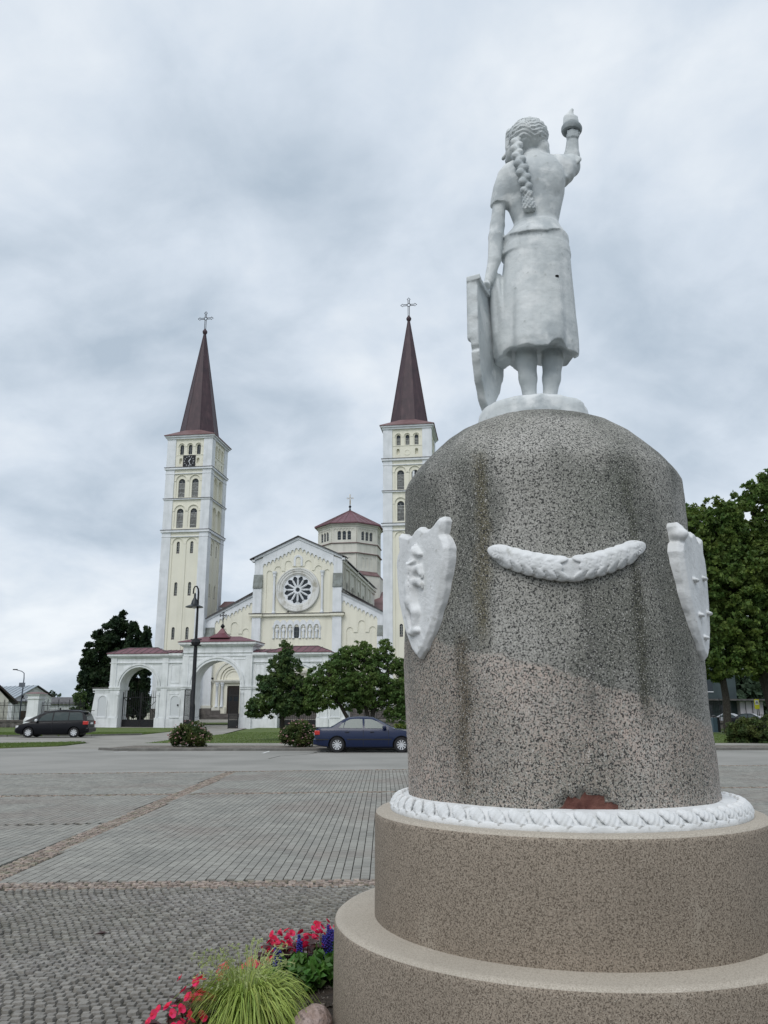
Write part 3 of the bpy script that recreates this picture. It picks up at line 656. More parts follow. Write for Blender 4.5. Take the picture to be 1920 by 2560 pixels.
# small top window and slender columns
tw = MB(); archring(tw, XG, .34, .60, 20.97, YG-.06, YG+.1, 10); tw.box(XG-.60, XG-.34, YG-.06, YG+.1, 20.1, 20.97); tw.box(XG+.34, XG+.60, YG-.06, YG+.1, 20.1, 20.97); tw.build('window_surround', M['white'], gable)
tg = MB(); tg.box(XG-.4, XG+.4, YG+.28, YG+.3, 20.1, 21.4); tgo = tg.build('window', M['glass'], gable)
tf = MB(); [tf.box(XG-.32, XG+.32, YG+.25, YG+.28, z, z+.04) for z in (20.4, 20.65, 20.9)]; tf.box(XG-.02, XG+.02, YG+.25, YG+.28, 20.1, 21.25); tf.build('glazing_bar', M['louvre'], gable)
cw_ = MB()
for x in (-3.22, 3.16):
    cw_.lathe([(.26, 13.93), (.26, 14.1), (.17, 14.2), (.16, 14.5), (.15, 18.7), (.22, 18.75), (.17, 18.85), (.26, 19.2), (.30, 19.2), (.30, 19.42)], 10, (x, YG-.02, 0))
cw_.build('column', M['white'], gable, smooth=True)
# rose window
rs = MB(); n = 48
def ringprof(prof, c):
    vs, fs = [], []
    for r_, y_ in prof:
        for i in range(n): t = 2*PI*i/n; vs.append((c[0]+r_*math.cos(t), y_, c[1]+r_*math.sin(t)))
    for j in range(len(prof)-1):
        for i in range(n): k = (i+1) % n; fs.append((j*n+i, j*n+k, (j+1)*n+k, (j+1)*n+i))
    return vs, fs
rs.add(*ringprof([(1.95, YG+.25), (1.95, YG+.06), (2.12, YG+.02), (2.15, YG-.05), (2.42, YG-.06), (2.46, YG-.13), (2.66, YG-.14), (2.72, YG-.20), (2.86, YG-.18), (2.92, YG+.1)], (XG, 16.98)))
rose = rs.build('rose_window', mat('stone_ring', (.66, .66, .64), .85, var=((.40, .385, .33), .9, .50, .68), streak=((.30, .29, .24), .3)), gable, smooth=True)
tcy = MB(); petals = []
for k in range(12):
    c = k*PI/6+PI/12; P = []
    def pt(r_, a_): return (XG+r_*math.cos(c+a_), 16.98+r_*math.sin(c+a_))
    P = [pt(.62, -.07), pt(.62, .07), pt(1.32, .165), pt(1.42, .20), pt(1.52, .215), pt(1.60, .18), pt(1.64, .12), pt(1.72, .11), pt(1.79, .05), pt(1.80, 0), pt(1.79, -.05), pt(1.72, -.11), pt(1.64, -.12), pt(1.60, -.18), pt(1.52, -.215), pt(1.42, -.20), pt(1.32, -.165)]
    petals.append(P)
P = [(XG+2.0*math.cos(i*PI/24), 16.98+2.0*math.sin(i*PI/24)) for i in range(48)]; ch_ = [(XG+.27*math.cos(i*PI/8), 16.98+.27*math.sin(i*PI/8)) for i in range(16)]
tcy.plate(P, petals+[ch_], YG+.12, YG+.32, False); tcy.build('tracery', M['white'], rose)
spk = MB()
for k in range(12):
    c = k*PI/6; d = (math.cos(c), math.sin(c))
    spk.tube([(XG+d[0]*q, YG+.10, 16.98+d[1]*q) for q in (.5, .62, .66, 1.30, 1.34, 1.42, 1.50, 1.52)], [.06, .11, .065, .06, .11, .07, .13, .13], 6)
archring(spk, XG, .30, .52, 16.98, YG+.03, YG+.14, 20, 0, 2*PI-.001); spk.build('spoke', M['white'], rose, smooth=True)
rg = MB(); rg.plate(P, [], YG+.34, YG+.36); rg.build('rose_glass', M['glass'], rose)
# statue arcade
ar_ = MB(); cols = [-3.12+i*.868 for i in range(8)]; bays = [(cols[i]+cols[i+1])/2 for i in range(7)]
outer = [(-3.3, 12.15)]
for b in bays:
    outer += [(b-.434*math.cos(PI*i/6), 12.52+.56*math.sin(PI*i/6)) for i in range(7)]
outer += [(3.08, 12.15)]
holes_ = []
low = []
for b in bays[::-1]: low += [(b+.29*math.cos(PI*i/6), 12.2+.30*math.sin(PI*i/6)) for i in range(7)]
ar_.plate(dedupe(outer+low), [], YG-.12, YG+.13)
arcade = ar_.build('statue_arcade', M['white'], gable)
ac = MB()
for x in cols: ac.lathe([(.16, 10.72), (.16, 10.85), (.095, 10.95), (.09, 11.85), (.12, 11.88), (.10, 11.93), (.17, 12.1), (.17, 12.2)], 8, (x, YG-.0, 0))
ac.build('arcade_column', M['white'], arcade, smooth=True)
bk = MB(); bk.box(-3.2, 2.98, YG+.16, YG+.2, 10.7, 13.0); bk.build('arcade_back', M['white'], arcade)
for i, b in enumerate(bays):
    if i == 3: continue
    f = MB(); s = (-1)**i; f.T = Matrix.Translation((b, YG+.07, 10.75)) @ Matrix.Rotation(R(10*s), 4, 'Z')
    f.lathe([(.0, 0), (.17, .0), (.19, .1), (.15, .55), (.16, .85), (.19, 1.08), (.17, 1.18), (.07, 1.25), (.06, 1.30), (.095, 1.38), (.10, 1.45), (.07, 1.55), (0, 1.58)], 10)
    f.tube([(-.17, -.03, 1.12), (-.20, -.08, .88), (-.02, -.19, .84)], [.055, .05, .035], 6); f.tube([(.17, -.03, 1.12), (.19, -.08, .85), (.05, -.19, .95+.08*s)], [.055, .05, .035], 6)
    for q in (-.08, 0, .08): f.tube([(q, -.15, .05), (q*.8, -.13, .75)], .018, 4)
    f.build('relief_figure', M['white'], arcade, smooth=True)
aw = MB(); aw.box(-.5, .38, YG+.10, YG+.12, 10.5, 12.62); aw.build('window', M['glass'], gable)
ab = MB(); [ab.box(-.46, .34, YG+.07, YG+.10, z, z+.035) for z in (11.1, 11.6, 12.1)]; ab.box(-.08, -.04, YG+.07, YG+.10, 10.7, 12.6); ab.build('glazing_bar', M['greysheet'], gable)
# --- aisle fronts
def aisle(sg):
    """sg=-1 left, +1 right"""
    X0, X1 = (5.78, 11.1) if sg > 0 else (5.95, 12.3)
    S = lambda x: sg*x
    zt = lambda x: 16.45-.505*(x-6.0)           # roof line
    mb = MB()
    mb.plate([(S(X0), .7), (S(X0), zt(X0)-.2), (S(X1), zt(X1)-.2), (S(X1), .7)], [], YG+.12, YG+20)
    a_ = mb.build('aisle', M['cream'], church)
    if sg < 0: a_['label'] = 'left aisle with a side portal beside the clock tower'
    rp = MB()
    def step():
        c2 = 8.37; P = [(S(6.4), .95), (S(6.4), 11.6)]
        def ar(c, hw, zs, n=6): return [(S(c)-hw*math.cos(PI*i/n)*sg, zs+hw*math.sin(PI*i/n)) for i in range(n+1)]
        return dedupe(P+ar(6.85, .43, 11.62)+[(S(7.3), 11.4), (S(7.85), 11.4)]+ar(c2, .46, 12.44)+[(S(8.85), 11.4), (S(9.3), 11.4)]+ar(9.77, .45, 11.66)+[(S(10.22), .95)])
    rp.plate([(S(X0), .7), (S(X0), zt(X0)-.9), (S(X1), zt(X1)-.9), (S(X1), .7)], [step()] if sg > 0 else [[(x, max(z, 8.6)) for x, z in step()]], YG+.02, YG+.12, False)
    rp.build('raised_panel', M['cream'], a_)
    x0, x1 = (5.78, 10.4) if sg > 0 else (-11.0, -5.95)
    tp = [(S(X1), zt(X1)-.1), (S(X0), zt(X0)-.1)] if sg > 0 else [(S(X0), zt(X0)-.1), (S(X1), zt(X1)-.1), (-X1, 12.3), (-11.0, 12.3)]
    if sg > 0: tp = [(10.4, 12.6), (X1, 12.6)]+tp
    frieze(x0, x1, (lambda x: zt(abs(x))-1.15), tp, YG-.10, YG+.02, a_, .5)
    pz = MB()
    xa, xb = (10.4, 11.1) if sg > 0 else (-12.3, -11.0)
    pz.box(xa, xb, YG-.12, YG+.5, 12.0, 12.7); pz.box(xa, xb, YG-.45, YG+.5, .7, 10.85); pz.build('corner_pilaster', M['white'], a_)
    cp = MB(); cp.add([(xa, YG-.5, 10.85), (xb, YG-.5, 10.85), (xb, YG-.1, 12.3), (xa, YG-.1, 12.3)], [(0, 1, 2, 3)]); cp.build('buttress_cap', M['greysheet'], a_)
    rf = MB(); pr = [(S(5.7), zt(5.7)), (S(X1+.1), zt(X1+.1))]
    if sg < 0: pr = pr[::-1]
    slab(rf, pr[0], pr[1], YG-.4, YG+.5, .12)
    slab(rf, (pr[0][0], pr[0][1]+.3 if sg < 0 else pr[0][1]+.45), (pr[1][0], pr[1][1]+.45 if sg < 0 else pr[1][1]+.1), YG+.4, YG+30, .10)
    rf.build('roof', M['sheet'], a_)
    rm = MB(); slab(rm, (pr[0][0], pr[0][1]-.24), (pr[1][0], pr[1][1]-.24), YG-.24, YG+.3, .24); rm.build('rake_moulding', M['white'], a_)
    return a_
aL = aisle(-1); aR = aisle(1)
dp = MB(); dp.tube([(-12.35, YG-.5, 13.2), (-12.25, YG-.3, 12.7), (-12.2, YG-.3, 2)], .07, 6); dp.build('drainpipe', M['white'], aL)
# --- granite plinth
pb = MB()
for i in range(9):
    x = -12.2+i*1.35
    if x < -10.6 or (-5.2 < x < -2.3): 
        for j, z in enumerate((.55, 1.28)): pb.box(x+.008, min(x+1.34, -10.5 if x < -10.6 else -2.0), YG-.52, YG+.1, z+.006, z+.72)
pb.box(3, 10.8, YG-.5, YG+.1, .55, 2.0)
pb.build('granite_base', M['plinthstone'], church)
mbd = MB(); mbd.box(-12.25, -10.9, YG-.56, YG+.1, 2.0, 2.35); mbd.build('base_moulding', M['cream_pale'], church)
_g = MB.G; MB.G = Matrix(); tbm = MB()
for x0, x1 in ((-17.8, -11.5), (11.52, 17.82)): tbm.box(x0-.06, x1+.06, -.06, 6.36, .4, 1.95)
tbm.build('granite_base', M['plinthstone'], church); MB.G = _g
# --- portals
def portal(px, s=1.0, parent=None, zb=.7):
    p_ = MB(); T = Matrix.Translation((px, YG, zb)) @ Matrix.Diagonal((s, 1, s, 1)); p_.T = T
    H0 = 4.85
    p_.plate([(-2.55, 0), (-2.55, H0)]+[(-2.22*math.cos(PI*i/14), H0+2.22*math.sin(PI*i/14)) for i in range(15)]+[(2.55, H0), (2.55, 0)], [arch(0, 1.72, 1.46, H0, 14)+[(.95, 1.46), (.95, .1), (-.95, .1), (-.95, 1.46)]], -.50, .02)
    o_ = p_.build('portal', M['cream'], church)
    q = MB(); q.T = T; q.plate([(-1.74, .12), (-1.74, H0)]+[(-1.74*math.cos(PI*i/14), H0+1.74*math.sin(PI*i/14)) for i in range(1, 15)]+[(1.74, .12), (.81, .12), (.81, 4.1), (-.81, 4.1), (-.81, .12)], [], -.26, .0, False)
    archring(q, 0, 1.05, 1.26, H0, -.34, -.26); archring(q, 0, 1.38, 1.6, H0, -.40, -.3); q.build('portal_recess', M['cream'], o_)
    e_ = MB(); e_.T = T; e_.box(-2.85, 2.85, -.66, .0, H0-.22, H0); e_.box(-2.75, 2.75, -.58, 0, H0-.36, H0-.22); archring(e_, 0, 2.2, 2.42, H0, -.60, -.4)
    e_.box(-2.62, -1.6, -.72, 0, 1.05, 1.45); e_.box(1.6, 2.62, -.72, 0, 1.05, 1.45); e_.build('entablature', M['cream_pale'], o_)
    for x in (-2.05, -1.42, 1.42, 2.05):
        c_ = MB(); c_.T = T; c_.lathe([(.24, 1.45), (.24, 1.6), (.17, 1.7), (.16, 4.0), (.2, 4.05), (.17, 4.12), (.27, 4.4), (.27, 4.5)], 10, (x, -.56 if abs(x) > 1.8 else -.42, 0)); c_.build('portal_column', M['white'], o_, smooth=True)
    d_ = MB(); d_.T = T; d_.plate([(-.8, .6), (-.8, 3.85), (-.6, 4.08), (.6, 4.08), (.8, 3.85), (.8, .6)], [], -.24, -.16); do = d_.build('door', M['doorwood'], o_)
    g_ = MB(); g_.T = T; g_.box(-.62, -.10, -.26, -.245, 2.2, 2.75); g_.box(.10, .62, -.26, -.245, 2.2, 2.75); g_.build('door_pane', M['glass'], o_)
    if parent is None:
        for j in range(4):
            w_ = 1.9+.35*(4-j); t_ = MB(); t_.T = T; t_.box(-w_, w_, -.55-.38*(4-j), 0, -.1+j*.19, .07+(j)*.19+.02); t_.build('step', M['plinthstone'], o_)
        w2 = MB(); w2.T = T; w2.box(-2.65, -1.55, -.78, 0, -.05, 1.05); w2.box(1.55, 2.65, -.78, 0, -.05, 1.05); w2.build('portal_base', M['plinthstone'], o_)
    return o_
portal(-8.08); portal(.1, 1.25); portal(8.4)
fl = MB(); fl.T = Matrix.Translation((-10.75, YG-.55, 5.6)); fl.box(-.12, .12, -.3, .0, 0, .22); fl.tube([(0, 0, -.3), (0, -.1, .05)], .03); fl.build('floodlight', M['iron'], church)
# --- nave behind, transept, chancel side
nv = MB(); nv.box(-5.3, 5.25, YG+.8, 34, .5, 21.2)
for i in range(6):
    y = YG+3.2+i*4.6
    nv.box(5.25, 5.45, y-.35, y+.35, 15, 20.4); 
nv.box(5.2, 5.42, YG+1, 34, 20.4, 20.8); nv.box(5.2, 5.6, YG+1, 34, 20.8, 21.15)
nave = nv.build('nave', M['cream_pale'], church)
ng = MB()
for i in range(6):
    y = YG+5.5+i*4.6; T = Matrix.Translation((5.27, y, 0)) @ Matrix.Rotation(PI/2, 4, 'Z')
    b = MB(); b.T = T; b.plate(arch(0, .42, 16.9, 18.2, 8), [], -.03, 0); b.build('window', M['glass'], nave)
    s_ = MB(); s_.T = T; archring(s_, 0, .44, .60, 18.2, -.12, .02, 8); s_.box(-.6, -.44, -.12, .02, 16.8, 18.2); s_.box(.44, .6, -.12, .02, 16.8, 18.2)
    archring(s_, -1.0, .34, .42, 18.0, -.08, .02, 6); archring(s_, 1.0, .34, .42, 18.0, -.08, .02, 6); s_.build('window_surround', M['cream_pale'], nave)
    if i % 2 == 0:
        d = MB(); d.tube([(5.8, y-2.3, 21.2), (5.62, y-2.3, 20.6), (5.62, y-2.3, 16.8)], .07, 5); d.build('drainpipe', M['cream_pale'], nave)
MB.G = Matrix()
tp = MB(); tp.box(-10.5, 10.5, 30, 44, .5, 17.5); tp.add([(-10.5, 30, 17.5), (-10.5, 44, 17.5), (-10.5, 37, 21.2), (10.5, 30, 17.5), (10.5, 44, 17.5), (10.5, 37, 21.2)], [(0, 2, 1), (3, 4, 5)]); trp = tp.build('transept', M['cream_pale'], church)
tro = MB()
for y0, y1 in ((29.5, 37), (37, 44.5)):
    z0, z1 = (17.25, 21.3) if y0 < 30 else (21.3, 17.25)
    tro.add([(-11, y0, z0), (11, y0, z0), (11, y1, z1), (-11, y1, z1)], [(0, 1, 2, 3)])
tro.build('roof', M['redroof2'], trp)
# little chimney turret behind the left aisle roof
tt = MB(); tt.box(-11.1, -9.3, 5.2, 6.6, 12, 15.2); tto = tt.build('roof_turret', M['white'], church)
tt = MB(); tt.add([(-11.3, 5.0, 15.15), (-9.1, 5.0, 15.15), (-9.1, 6.8, 15.15), (-11.3, 6.8, 15.15), (-10.9, 5.9, 16.0), (-9.5, 5.9, 16.0)], [(0, 1, 5, 4), (1, 2, 5), (2, 3, 4, 5), (3, 0, 4), (0, 3, 2, 1)]); tt.build('roof', M['redroof2'], tto)
# --- octagonal dome
DC = (.45, 37.0)
def octp(R_, z0, z1, mb, R2=None):
    R2 = R2 or R_; k = 1/math.cos(PI/8); vs = []
    for r_, z in ((R_, z0), (R2, z1)):
        for i in range(8): t = PI/8+i*PI/4; vs.append((DC[0]+r_*k*math.cos(t), DC[1]+r_*k*math.sin(t), z))
    mb.add(vs, [(i, (i+1) % 8, 8+(i+1) % 8, 8+i) for i in range(8)]+[tuple(range(7, -1, -1)), tuple(range(8, 16))])
om = MB(); octp(5.0, 15, 32.0, om); octp(5.12, 27.3, 28.9, om); octp(5.6, 18, 23.6, om); dome = om.build('dome', M['cream_pale'], church)
of = MB(); octp(5.3, 28.9, 29.0, of); octp(5.36, 27.2, 27.3, of); octp(5.7, 23.5, 23.62, of); octp(5.62, 23.62, 24.3, of, 5.05); of.build('cornice_flashing', M['redroof2'], dome)
od = MB(); octp(5.2, 31.75, 32.05, od); octp(5.4, 32.05, 32.3, od); od.build('cornice', M['cream_pale'], dome)
orf = MB(); k8 = 1/math.cos(PI/8); vs = [(DC[0]+5.75*k8*math.cos(PI/8+i*PI/4), DC[1]+5.75*k8*math.sin(PI/8+i*PI/4), 32.25) for i in range(8)]+[(DC[0]+5.75*k8*math.cos(PI/8+i*PI/4), DC[1]+5.75*k8*math.sin(PI/8+i*PI/4), 32.42) for i in range(8)]+[(DC[0], DC[1], 35.75)]
orf.add(vs, [(i, (i+1) % 8, 8+(i+1) % 8, 8+i) for i in range(8)]+[(8+i, 8+(i+1) % 8, 16) for i in range(8)]+[tuple(range(7, -1, -1))])
orf.build('roof', M['redroof'], dome)
os_ = MB()
for i in range(8):
    a0, a1 = PI/8+i*PI/4, PI/8+(i+1)*PI/4; p0 = Vector((math.cos(a0), math.sin(a0)))*5.75*k8; p1 = Vector((math.cos(a1), math.sin(a1)))*5.75*k8
    for t in (0, .25, .5, .75):
        p = p0.lerp(p1, t); os_.tube([(DC[0]+p.x, DC[1]+p.y, 32.45), (DC[0]+p.x*.02, DC[1]+p.y*.02, 35.75)] if t in (0, .5) else [(DC[0]+p.x, DC[1]+p.y, 32.45), (DC[0]+p.x*.5, DC[1]+p.y*.5, 34.12)], .04, 4)
os_.build('roof_seam', M['redroof2'], dome)
for i in range(8):
    T = Matrix.Translation((DC[0], DC[1], 0)) @ Matrix.Rotation(i*PI/4, 4, 'Z')
    if i in (3, 4, 5): continue
    f = MB(); f.T = T
    f.plate(rect(-2.0, 2.0, 29.02, 31.75), [arch(x, .30, 29.5, 30.7, 6) for x in (-.85, 0, .85)], -5.10, -4.99, False)
    for x in (-.85, 0, .85): archring(f, x, .33, .40, 30.7, -5.15, -5.09, 6)
    n_ = 7; 
    for j in range(n_): archring(f, -1.5+j*.5, .15, .25, 31.3, -5.2, -5.1, 4); 
    for j in range(n_+1): f.box(-1.75+j*.5-.05, -1.75+j*.5+.05, -5.18, -5.1, 31.05, 31.3)
    f.plate(rect(-2.0, 2.0, 24.3, 27.2), [arch(x, .28, 24.8, 26.3, 6) for x in (-.85, 0, .85)], -5.08, -4.99, False)
    f.box(-2.05, -1.85, -5.14, -4.99, 24.3, 31.7); f.box(1.85, 2.05, -5.14, -4.99, 24.3, 31.7)
    fo = f.build('drum_face', M['cream_pale'], dome)
    for x in (-.85, 0, .85):
        w_ = MB(); w_.T = T; w_.plate(arch(x, .27, 29.5, 30.7, 6), [], -5.02, -5.005); w_.build('window', M['glass'], dome)
    b_ = MB(); b_.T = T
    for x in (-.85, 0, .85):
        for z in (29.9, 30.3): b_.box(x-.27, x+.27, -5.05, -5.02, z, z+.04)
    b_.build('glazing_bar', M['louvre'], dome)
of = MB(); of.lathe([(.25, 35.6), (.12, 36.0), (.10, 36.2), (.24, 36.35), (.24, 36.5), (.05, 36.7), (.05, 37.6)], 8, (DC[0], DC[1], 0)); of.build('finial', M['iron'], dome)
ocr = MB(); outline_cross(ocr, (DC[0], DC[1], 36.8), 1.9, .62, .03); ocr.build('cross', M['gold'], dome)
# bird on the string course
bd = MB(); bd.ball((0, 0, .10), .10, 8, (1.3, .8, .9)); bd.ball((.13, 0, .2), .055, 8); bd.tube([(-.1, 0, .1), (-.3, 0, .04)], [.05, .015], 4); bd.tube([(.18, 0, .2), (.23, 0, .19)], [.02, .005], 4); bd.tube([(0, -.03, .03), (0, -.03, -.02)], .01, 4); bd.tube([(0, .03, .03), (0, .03, -.02)], .01, 4)
bo = bd.build('bird', M['iron'], smooth=True); bo.location = cw(-.74, .86, 13.75); tag(bo, 'small dark bird perched on the ledge below the rose window', 'bird')

# ------------------------------------------------------------ gateway
gate = empty('churchyard_gateway', O2, 'long white three-arched gateway with oxblood roofs standing on the lawn before the church', 'gateway', rz=-A8)
GF, GB, GC = -19.5, -17.2, -2.6
mainp = MB()
mainp.plate([(GC-3.65, -.1), (GC-3.65, 8.05), (GC+3.65, 8.05), (GC+3.65, -.1), (GC+2.5, -.1)] + [(GC+2.5*math.cos(PI*i/20), 4.12+2.54*math.sin(PI*i/20)) for i in range(21)] + [(GC-2.5, -.1)], [], GF, GB)
pav = mainp.build('pavilion', M['gatewhite'], gate)
mo = MB()
archring(mo, GC, 2.5, 2.62, 4.12, GF-.07, GF+.01, 20); archring(mo, GC, 2.74, 2.95, 4.12, GF-.11, GF+.01, 20); archring(mo, GC, 2.62, 2.74, 4.12, GF-.03, GF+.01, 20)
for s in (-1, 1):
    a, b = sorted((GC+s*2.46, GC+s*3.72)); mo.box(a, b, GF-.12, GB+.12, 3.98, 4.14); mo.box(a+.03, b-.03, GF-.07, GB+.07, 3.80, 3.98); 
    a, b = sorted((GC+s*2.48, GC+s*3.72)); mo.box(a, b, GF-.09, GB+.09, -.1, 1.02); mo.box(a+.02, b-.02, GF-.06, GB+.06, 1.02, 1.09)
    a, b = sorted((GC+s*3.0, GC+s*3.66)); mo.box(a, b, GF-.06, GF+.01, 4.14, 7.06)
    # little pilaster strip on the pier
    a, b = sorted((GC+s*2.62, GC+s*2.86)); mo.box(a, b, GF-.07, GF+.01, 1.12, 3.55); mo.box(a-.05, b+.05, GF-.10, GF+.01, 3.35, 3.46)
    a, b = sorted((GC+s*1.6, GC+s*2.9)); mo.box(a, b, GF-.035, GF+.01, 6.72, 6.78)
mo.box(GC-3.7, GC+3.7, GF-.07, GB+.07, 7.06, 7.14); mo.box(GC-3.72, GC+3.72, GF-.09, GB+.09, 7.40, 7.46)
mo.box(GC-3.75, GC+3.75, GF-.12, GB+.12, 8.02, 8.12); mo.box(GC-3.92, GC+3.92, GF-.28, GB+.28, 8.12, 8.24); mo.box(GC-4.06, GC+4.06, GF-.42, GB+.42, 8.24, 8.46)
mo.build('moulding', M['gatewhite'], pav)
def hip(mb, x0, x1, y0, y1, z0, z1, rx, t=.06):
    ym = (y0+y1)/2
    mb.add([(x0, y0, z0), (x1, y0, z0), (x1, y1, z0), (x0, y1, z0), (x0, y0, z0-t), (x1, y0, z0-t), (x1, y1, z0-t), (x0, y1, z0-t), (x0+rx, ym, z1), (x1-rx, ym, z1)],
           [(0, 1, 9, 8), (1, 2, 9), (2, 3, 8, 9), (3, 0, 8), (4, 5, 1, 0), (5, 6, 2, 1), (6, 7, 3, 2), (7, 4, 0, 3), (7, 6, 5, 4)])
rf = MB(); hip(rf, GC-4.12, GC+4.12, GF-.48, GB+.48, 8.52, 9.12, 2.2); rfo = rf.build('roof', M['redroof'], pav)
rc = MB(); ym = (GF+GB)/2
q1, q2 = 1.05, .75; rc.frus((GC-q1, GC+q1, ym-q1, ym+q1), 8.9, (GC-q1, GC+q1, ym-q1, ym+q1), 9.0)
rc.frus((GC-q1+.02, GC+q1-.02, ym-q1+.02, ym+q1-.02), 9.0, (GC-.42, GC+.42, ym-.42, ym+.42), 9.42); rc.frus((GC-.42, GC+.42, ym-.42, ym+.42), 9.42, (GC-.10, GC+.10, ym-.10, ym+.10), 9.95)
rc.build('roof_cap', mat('dark_red_cap', (.13, .035, .05), .4, .1, .5), pav)
fi = MB(); fi.lathe([(.12, 9.9), (.12, 10.0), (.22, 10.1), (.24, 10.2), (.12, 10.35), (.09, 10.4)], 8, (GC, ym, 0)); fi.build('finial', M['iron'], pav)
cx_ = MB()
for dx in (-.06, .06): cx_.tube([(GC+dx, ym, 10.3), (GC+dx, ym, 10.9)], .03, 4)
cx_.ball((GC, ym, 10.95), .09); 
for x0, z0, x1, z1 in ((0, 10.9, 0, 11.6), (-.32, 11.28, .32, 11.28)): cx_.tube([(GC+x0, ym, z0), (GC+x1, ym, z1)], .035, 4)
for x, z in ((-.34, 11.28), (.34, 11.28), (0, 11.62), (-.3, 11.38), (-.3, 11.18), (.3, 11.38), (.3, 11.18), (-.1, 11.56), (.1, 11.56)): cx_.ball((GC+x, ym, z), .06, 6)
for i in range(8): cx_.tube([(GC, ym, 11.28), (GC+.2*math.cos(PI/4*i+PI/8), ym, 11.28+.2*math.sin(PI/4*i+PI/8))], .018, 3)
cx_.build('cross', M['iron'], pav)
def wing(s):
    """side arch; s=-1 left, +1 right, mirrored about GC"""
    X = lambda d: GC+s*d
    def P(pts): return pts if s > 0 else [(x, z) for x, z in pts][::-1]
    mb = MB(); ac_ = 8.3; hw = 1.98; zs = 4.08
    pts = [(X(3.66), -.1), (X(3.66), 7.05), (X(11.34), 7.05), (X(11.34), -.1), (X(ac_+hw), -.1)] + [(X(ac_+hw*math.cos(PI*i/16)), zs+1.93*math.sin(PI*i/16)) for i in range(17)] + [(X(ac_-hw), -.1)]
    mb.plate(pts, [], GF+.18, GB-.18); w = mb.build('arch_wing', M['gatewhite'], gate)
    w['label'] = 'left wing with a closed iron gate' if s < 0 else 'right wing partly hidden by the maple tree'
    m_ = MB()
    archring(m_, X(ac_), 1.98, 2.08, zs-.02, GF+.11, GF+.19, 16); archring(m_, X(ac_), 2.18, 2.36, zs-.02, GF+.07, GF+.19, 16)
    def bx(d0, d1, y0, y1, z0, z1): a, b = sorted((X(d0), X(d1))); m_.box(a, b, y0, y1, z0, z1)
    for d0, d1 in ((3.66, 6.38), (10.2, 11.42)):
        bx(d0, d1, GF+.04, GB-.06, 3.94, 4.10); bx(d0, d1-.03, GF+.09, GB-.10, 3.78, 3.94)
    bx(5.2, 6.36, GF+.02, GB-.04, -.1, 1.0); bx(10.26, 11.46, GF+.02, GB-.04, -.1, 1.0); bx(3.66, 5.2, GF+.12, GB-.04, -.1, .9)
    bx(5.2, 5.85, GF+.08, GF+.19, 4.1, 7.0); bx(10.75, 11.38, GF+.08, GF+.19, 4.1, 7.0); bx(5.2, 5.85, GF+.08, GF+.19, 1.0, 3.8)
    bx(6.0, 6.24, GF+.08, GF+.19, 1.1, 3.5); bx(5.95, 6.29, GF+.05, GF+.19, 3.2, 3.32); bx(10.34, 10.58, GF+.08, GF+.19, 1.1, 3.5); bx(10.3, 10.62, GF+.05, GF+.19, 3.2, 3.32)
    for d0, d1 in ((6.0, 6.9), (9.7, 10.6)): bx(d0, d1, GF+.14, GF+.19, 6.28, 6.34)
    # framed panel of the link wall
    for d0, d1, z0, z1 in ((3.95, 4.92, 6.25, 6.32), (3.95, 4.02, 4.5, 6.25), (4.85, 4.92, 4.5, 6.25), (3.95, 4.92, 4.43, 4.5), (3.9, 4.95, 3.32, 3.4)): bx(d0, d1, GF+.14, GF+.19, z0, z1)
    bx(3.66, 11.5, GF+.06, GB-.06, 6.42, 6.50); bx(3.66, 11.5, GF+.06, GB-.06, 6.95, 7.05); bx(3.66, 11.62, GF-.06, GB+.06, 7.05, 7.16); bx(3.66, 11.74, GF-.16, GB+.16, 7.16, 7.38)
    m_.build('moulding', M['gatewhite'], w)
    # niche with rounded head: frame and sunk shell
    nc = MB(); c = X(4.3)
    def niche(c, z0, z1, hw, yf):
        nc.plate(arch(c, hw+.12, z0, z1, 10), [arch(c, hw, z0+.02, z1, 10)], yf-.06, yf+.01)
        nc.box(c-hw-.1, c+hw+.1, yf-.10, yf, z0-.14, z0)
    niche(c, 1.12, 2.72, .44, GF+.18); nc.build('niche_frame', M['gatewhite'], w)
    nb = MB(); nb.plate(arch(c, .43, 1.14, 2.72, 10), [], GF+.165, GF+.175); nb.build('niche_back', mat('niche_plaster', (.60, .62, .64), .9), w)
    r_ = MB(); a, b = sorted((X(5.15), X(11.8))); hip(r_, a, b, GF-.22, GB+.22, 7.42, 8.05, 1.7); a, b = sorted((X(3.66), X(6.2)))
    yy0, yy1 = GF-.18, GB+.18; r_.add([(a, yy0, 7.43), (b, yy0, 7.43), (b, ym, 7.8), (a, ym, 7.8), (b, yy1, 7.43), (a, yy1, 7.43)], [(0, 1, 2, 3), (3, 2, 4, 5)]); ro_ = r_.build('roof', M['redroof'], w)
    sm = MB(); n_ = 9
    for i in range(n_+1):
        x = sorted((X(5.15), X(11.8)))[0]+i*6.65/n_; lo, hi = sorted((X(5.15), X(11.8))); tx = min(max(x, lo+1.7), hi-1.7); f_ = 1 if lo+1.7 <= x <= hi-1.7 else max(0, 1-abs(tx-x)/1.7)
        x2 = x+(.35 if s < 0 else .35)*f_
        if f_ > 0: sm.tube([(x, GF-.2, 7.44), (x2, GF-.2+(ym-GF+.2)*f_, 7.43+.63*f_)], .03, 4)
    for q_ in (lo, hi): 
        t_ = lo+1.7 if q_ == lo else hi-1.7; sm.tube([(q_, GF-.22, 7.44), (t_, ym, 8.07)], .035, 4)
    sm.tube([(lo+1.7, ym, 8.07), (hi-1.7, ym, 8.07)], .04, 4)
    for i in range(4): x = X(3.8+i*.6); sm.tube([(x, yy0, 7.45), (x+.2, ym, 7.82)], .025, 4)
    sm.build('roof_seam', M['sheet'], w)
    # low outer wall with a niche
    lw = MB(); a, b = sorted((X(11.34), X(13.0)))
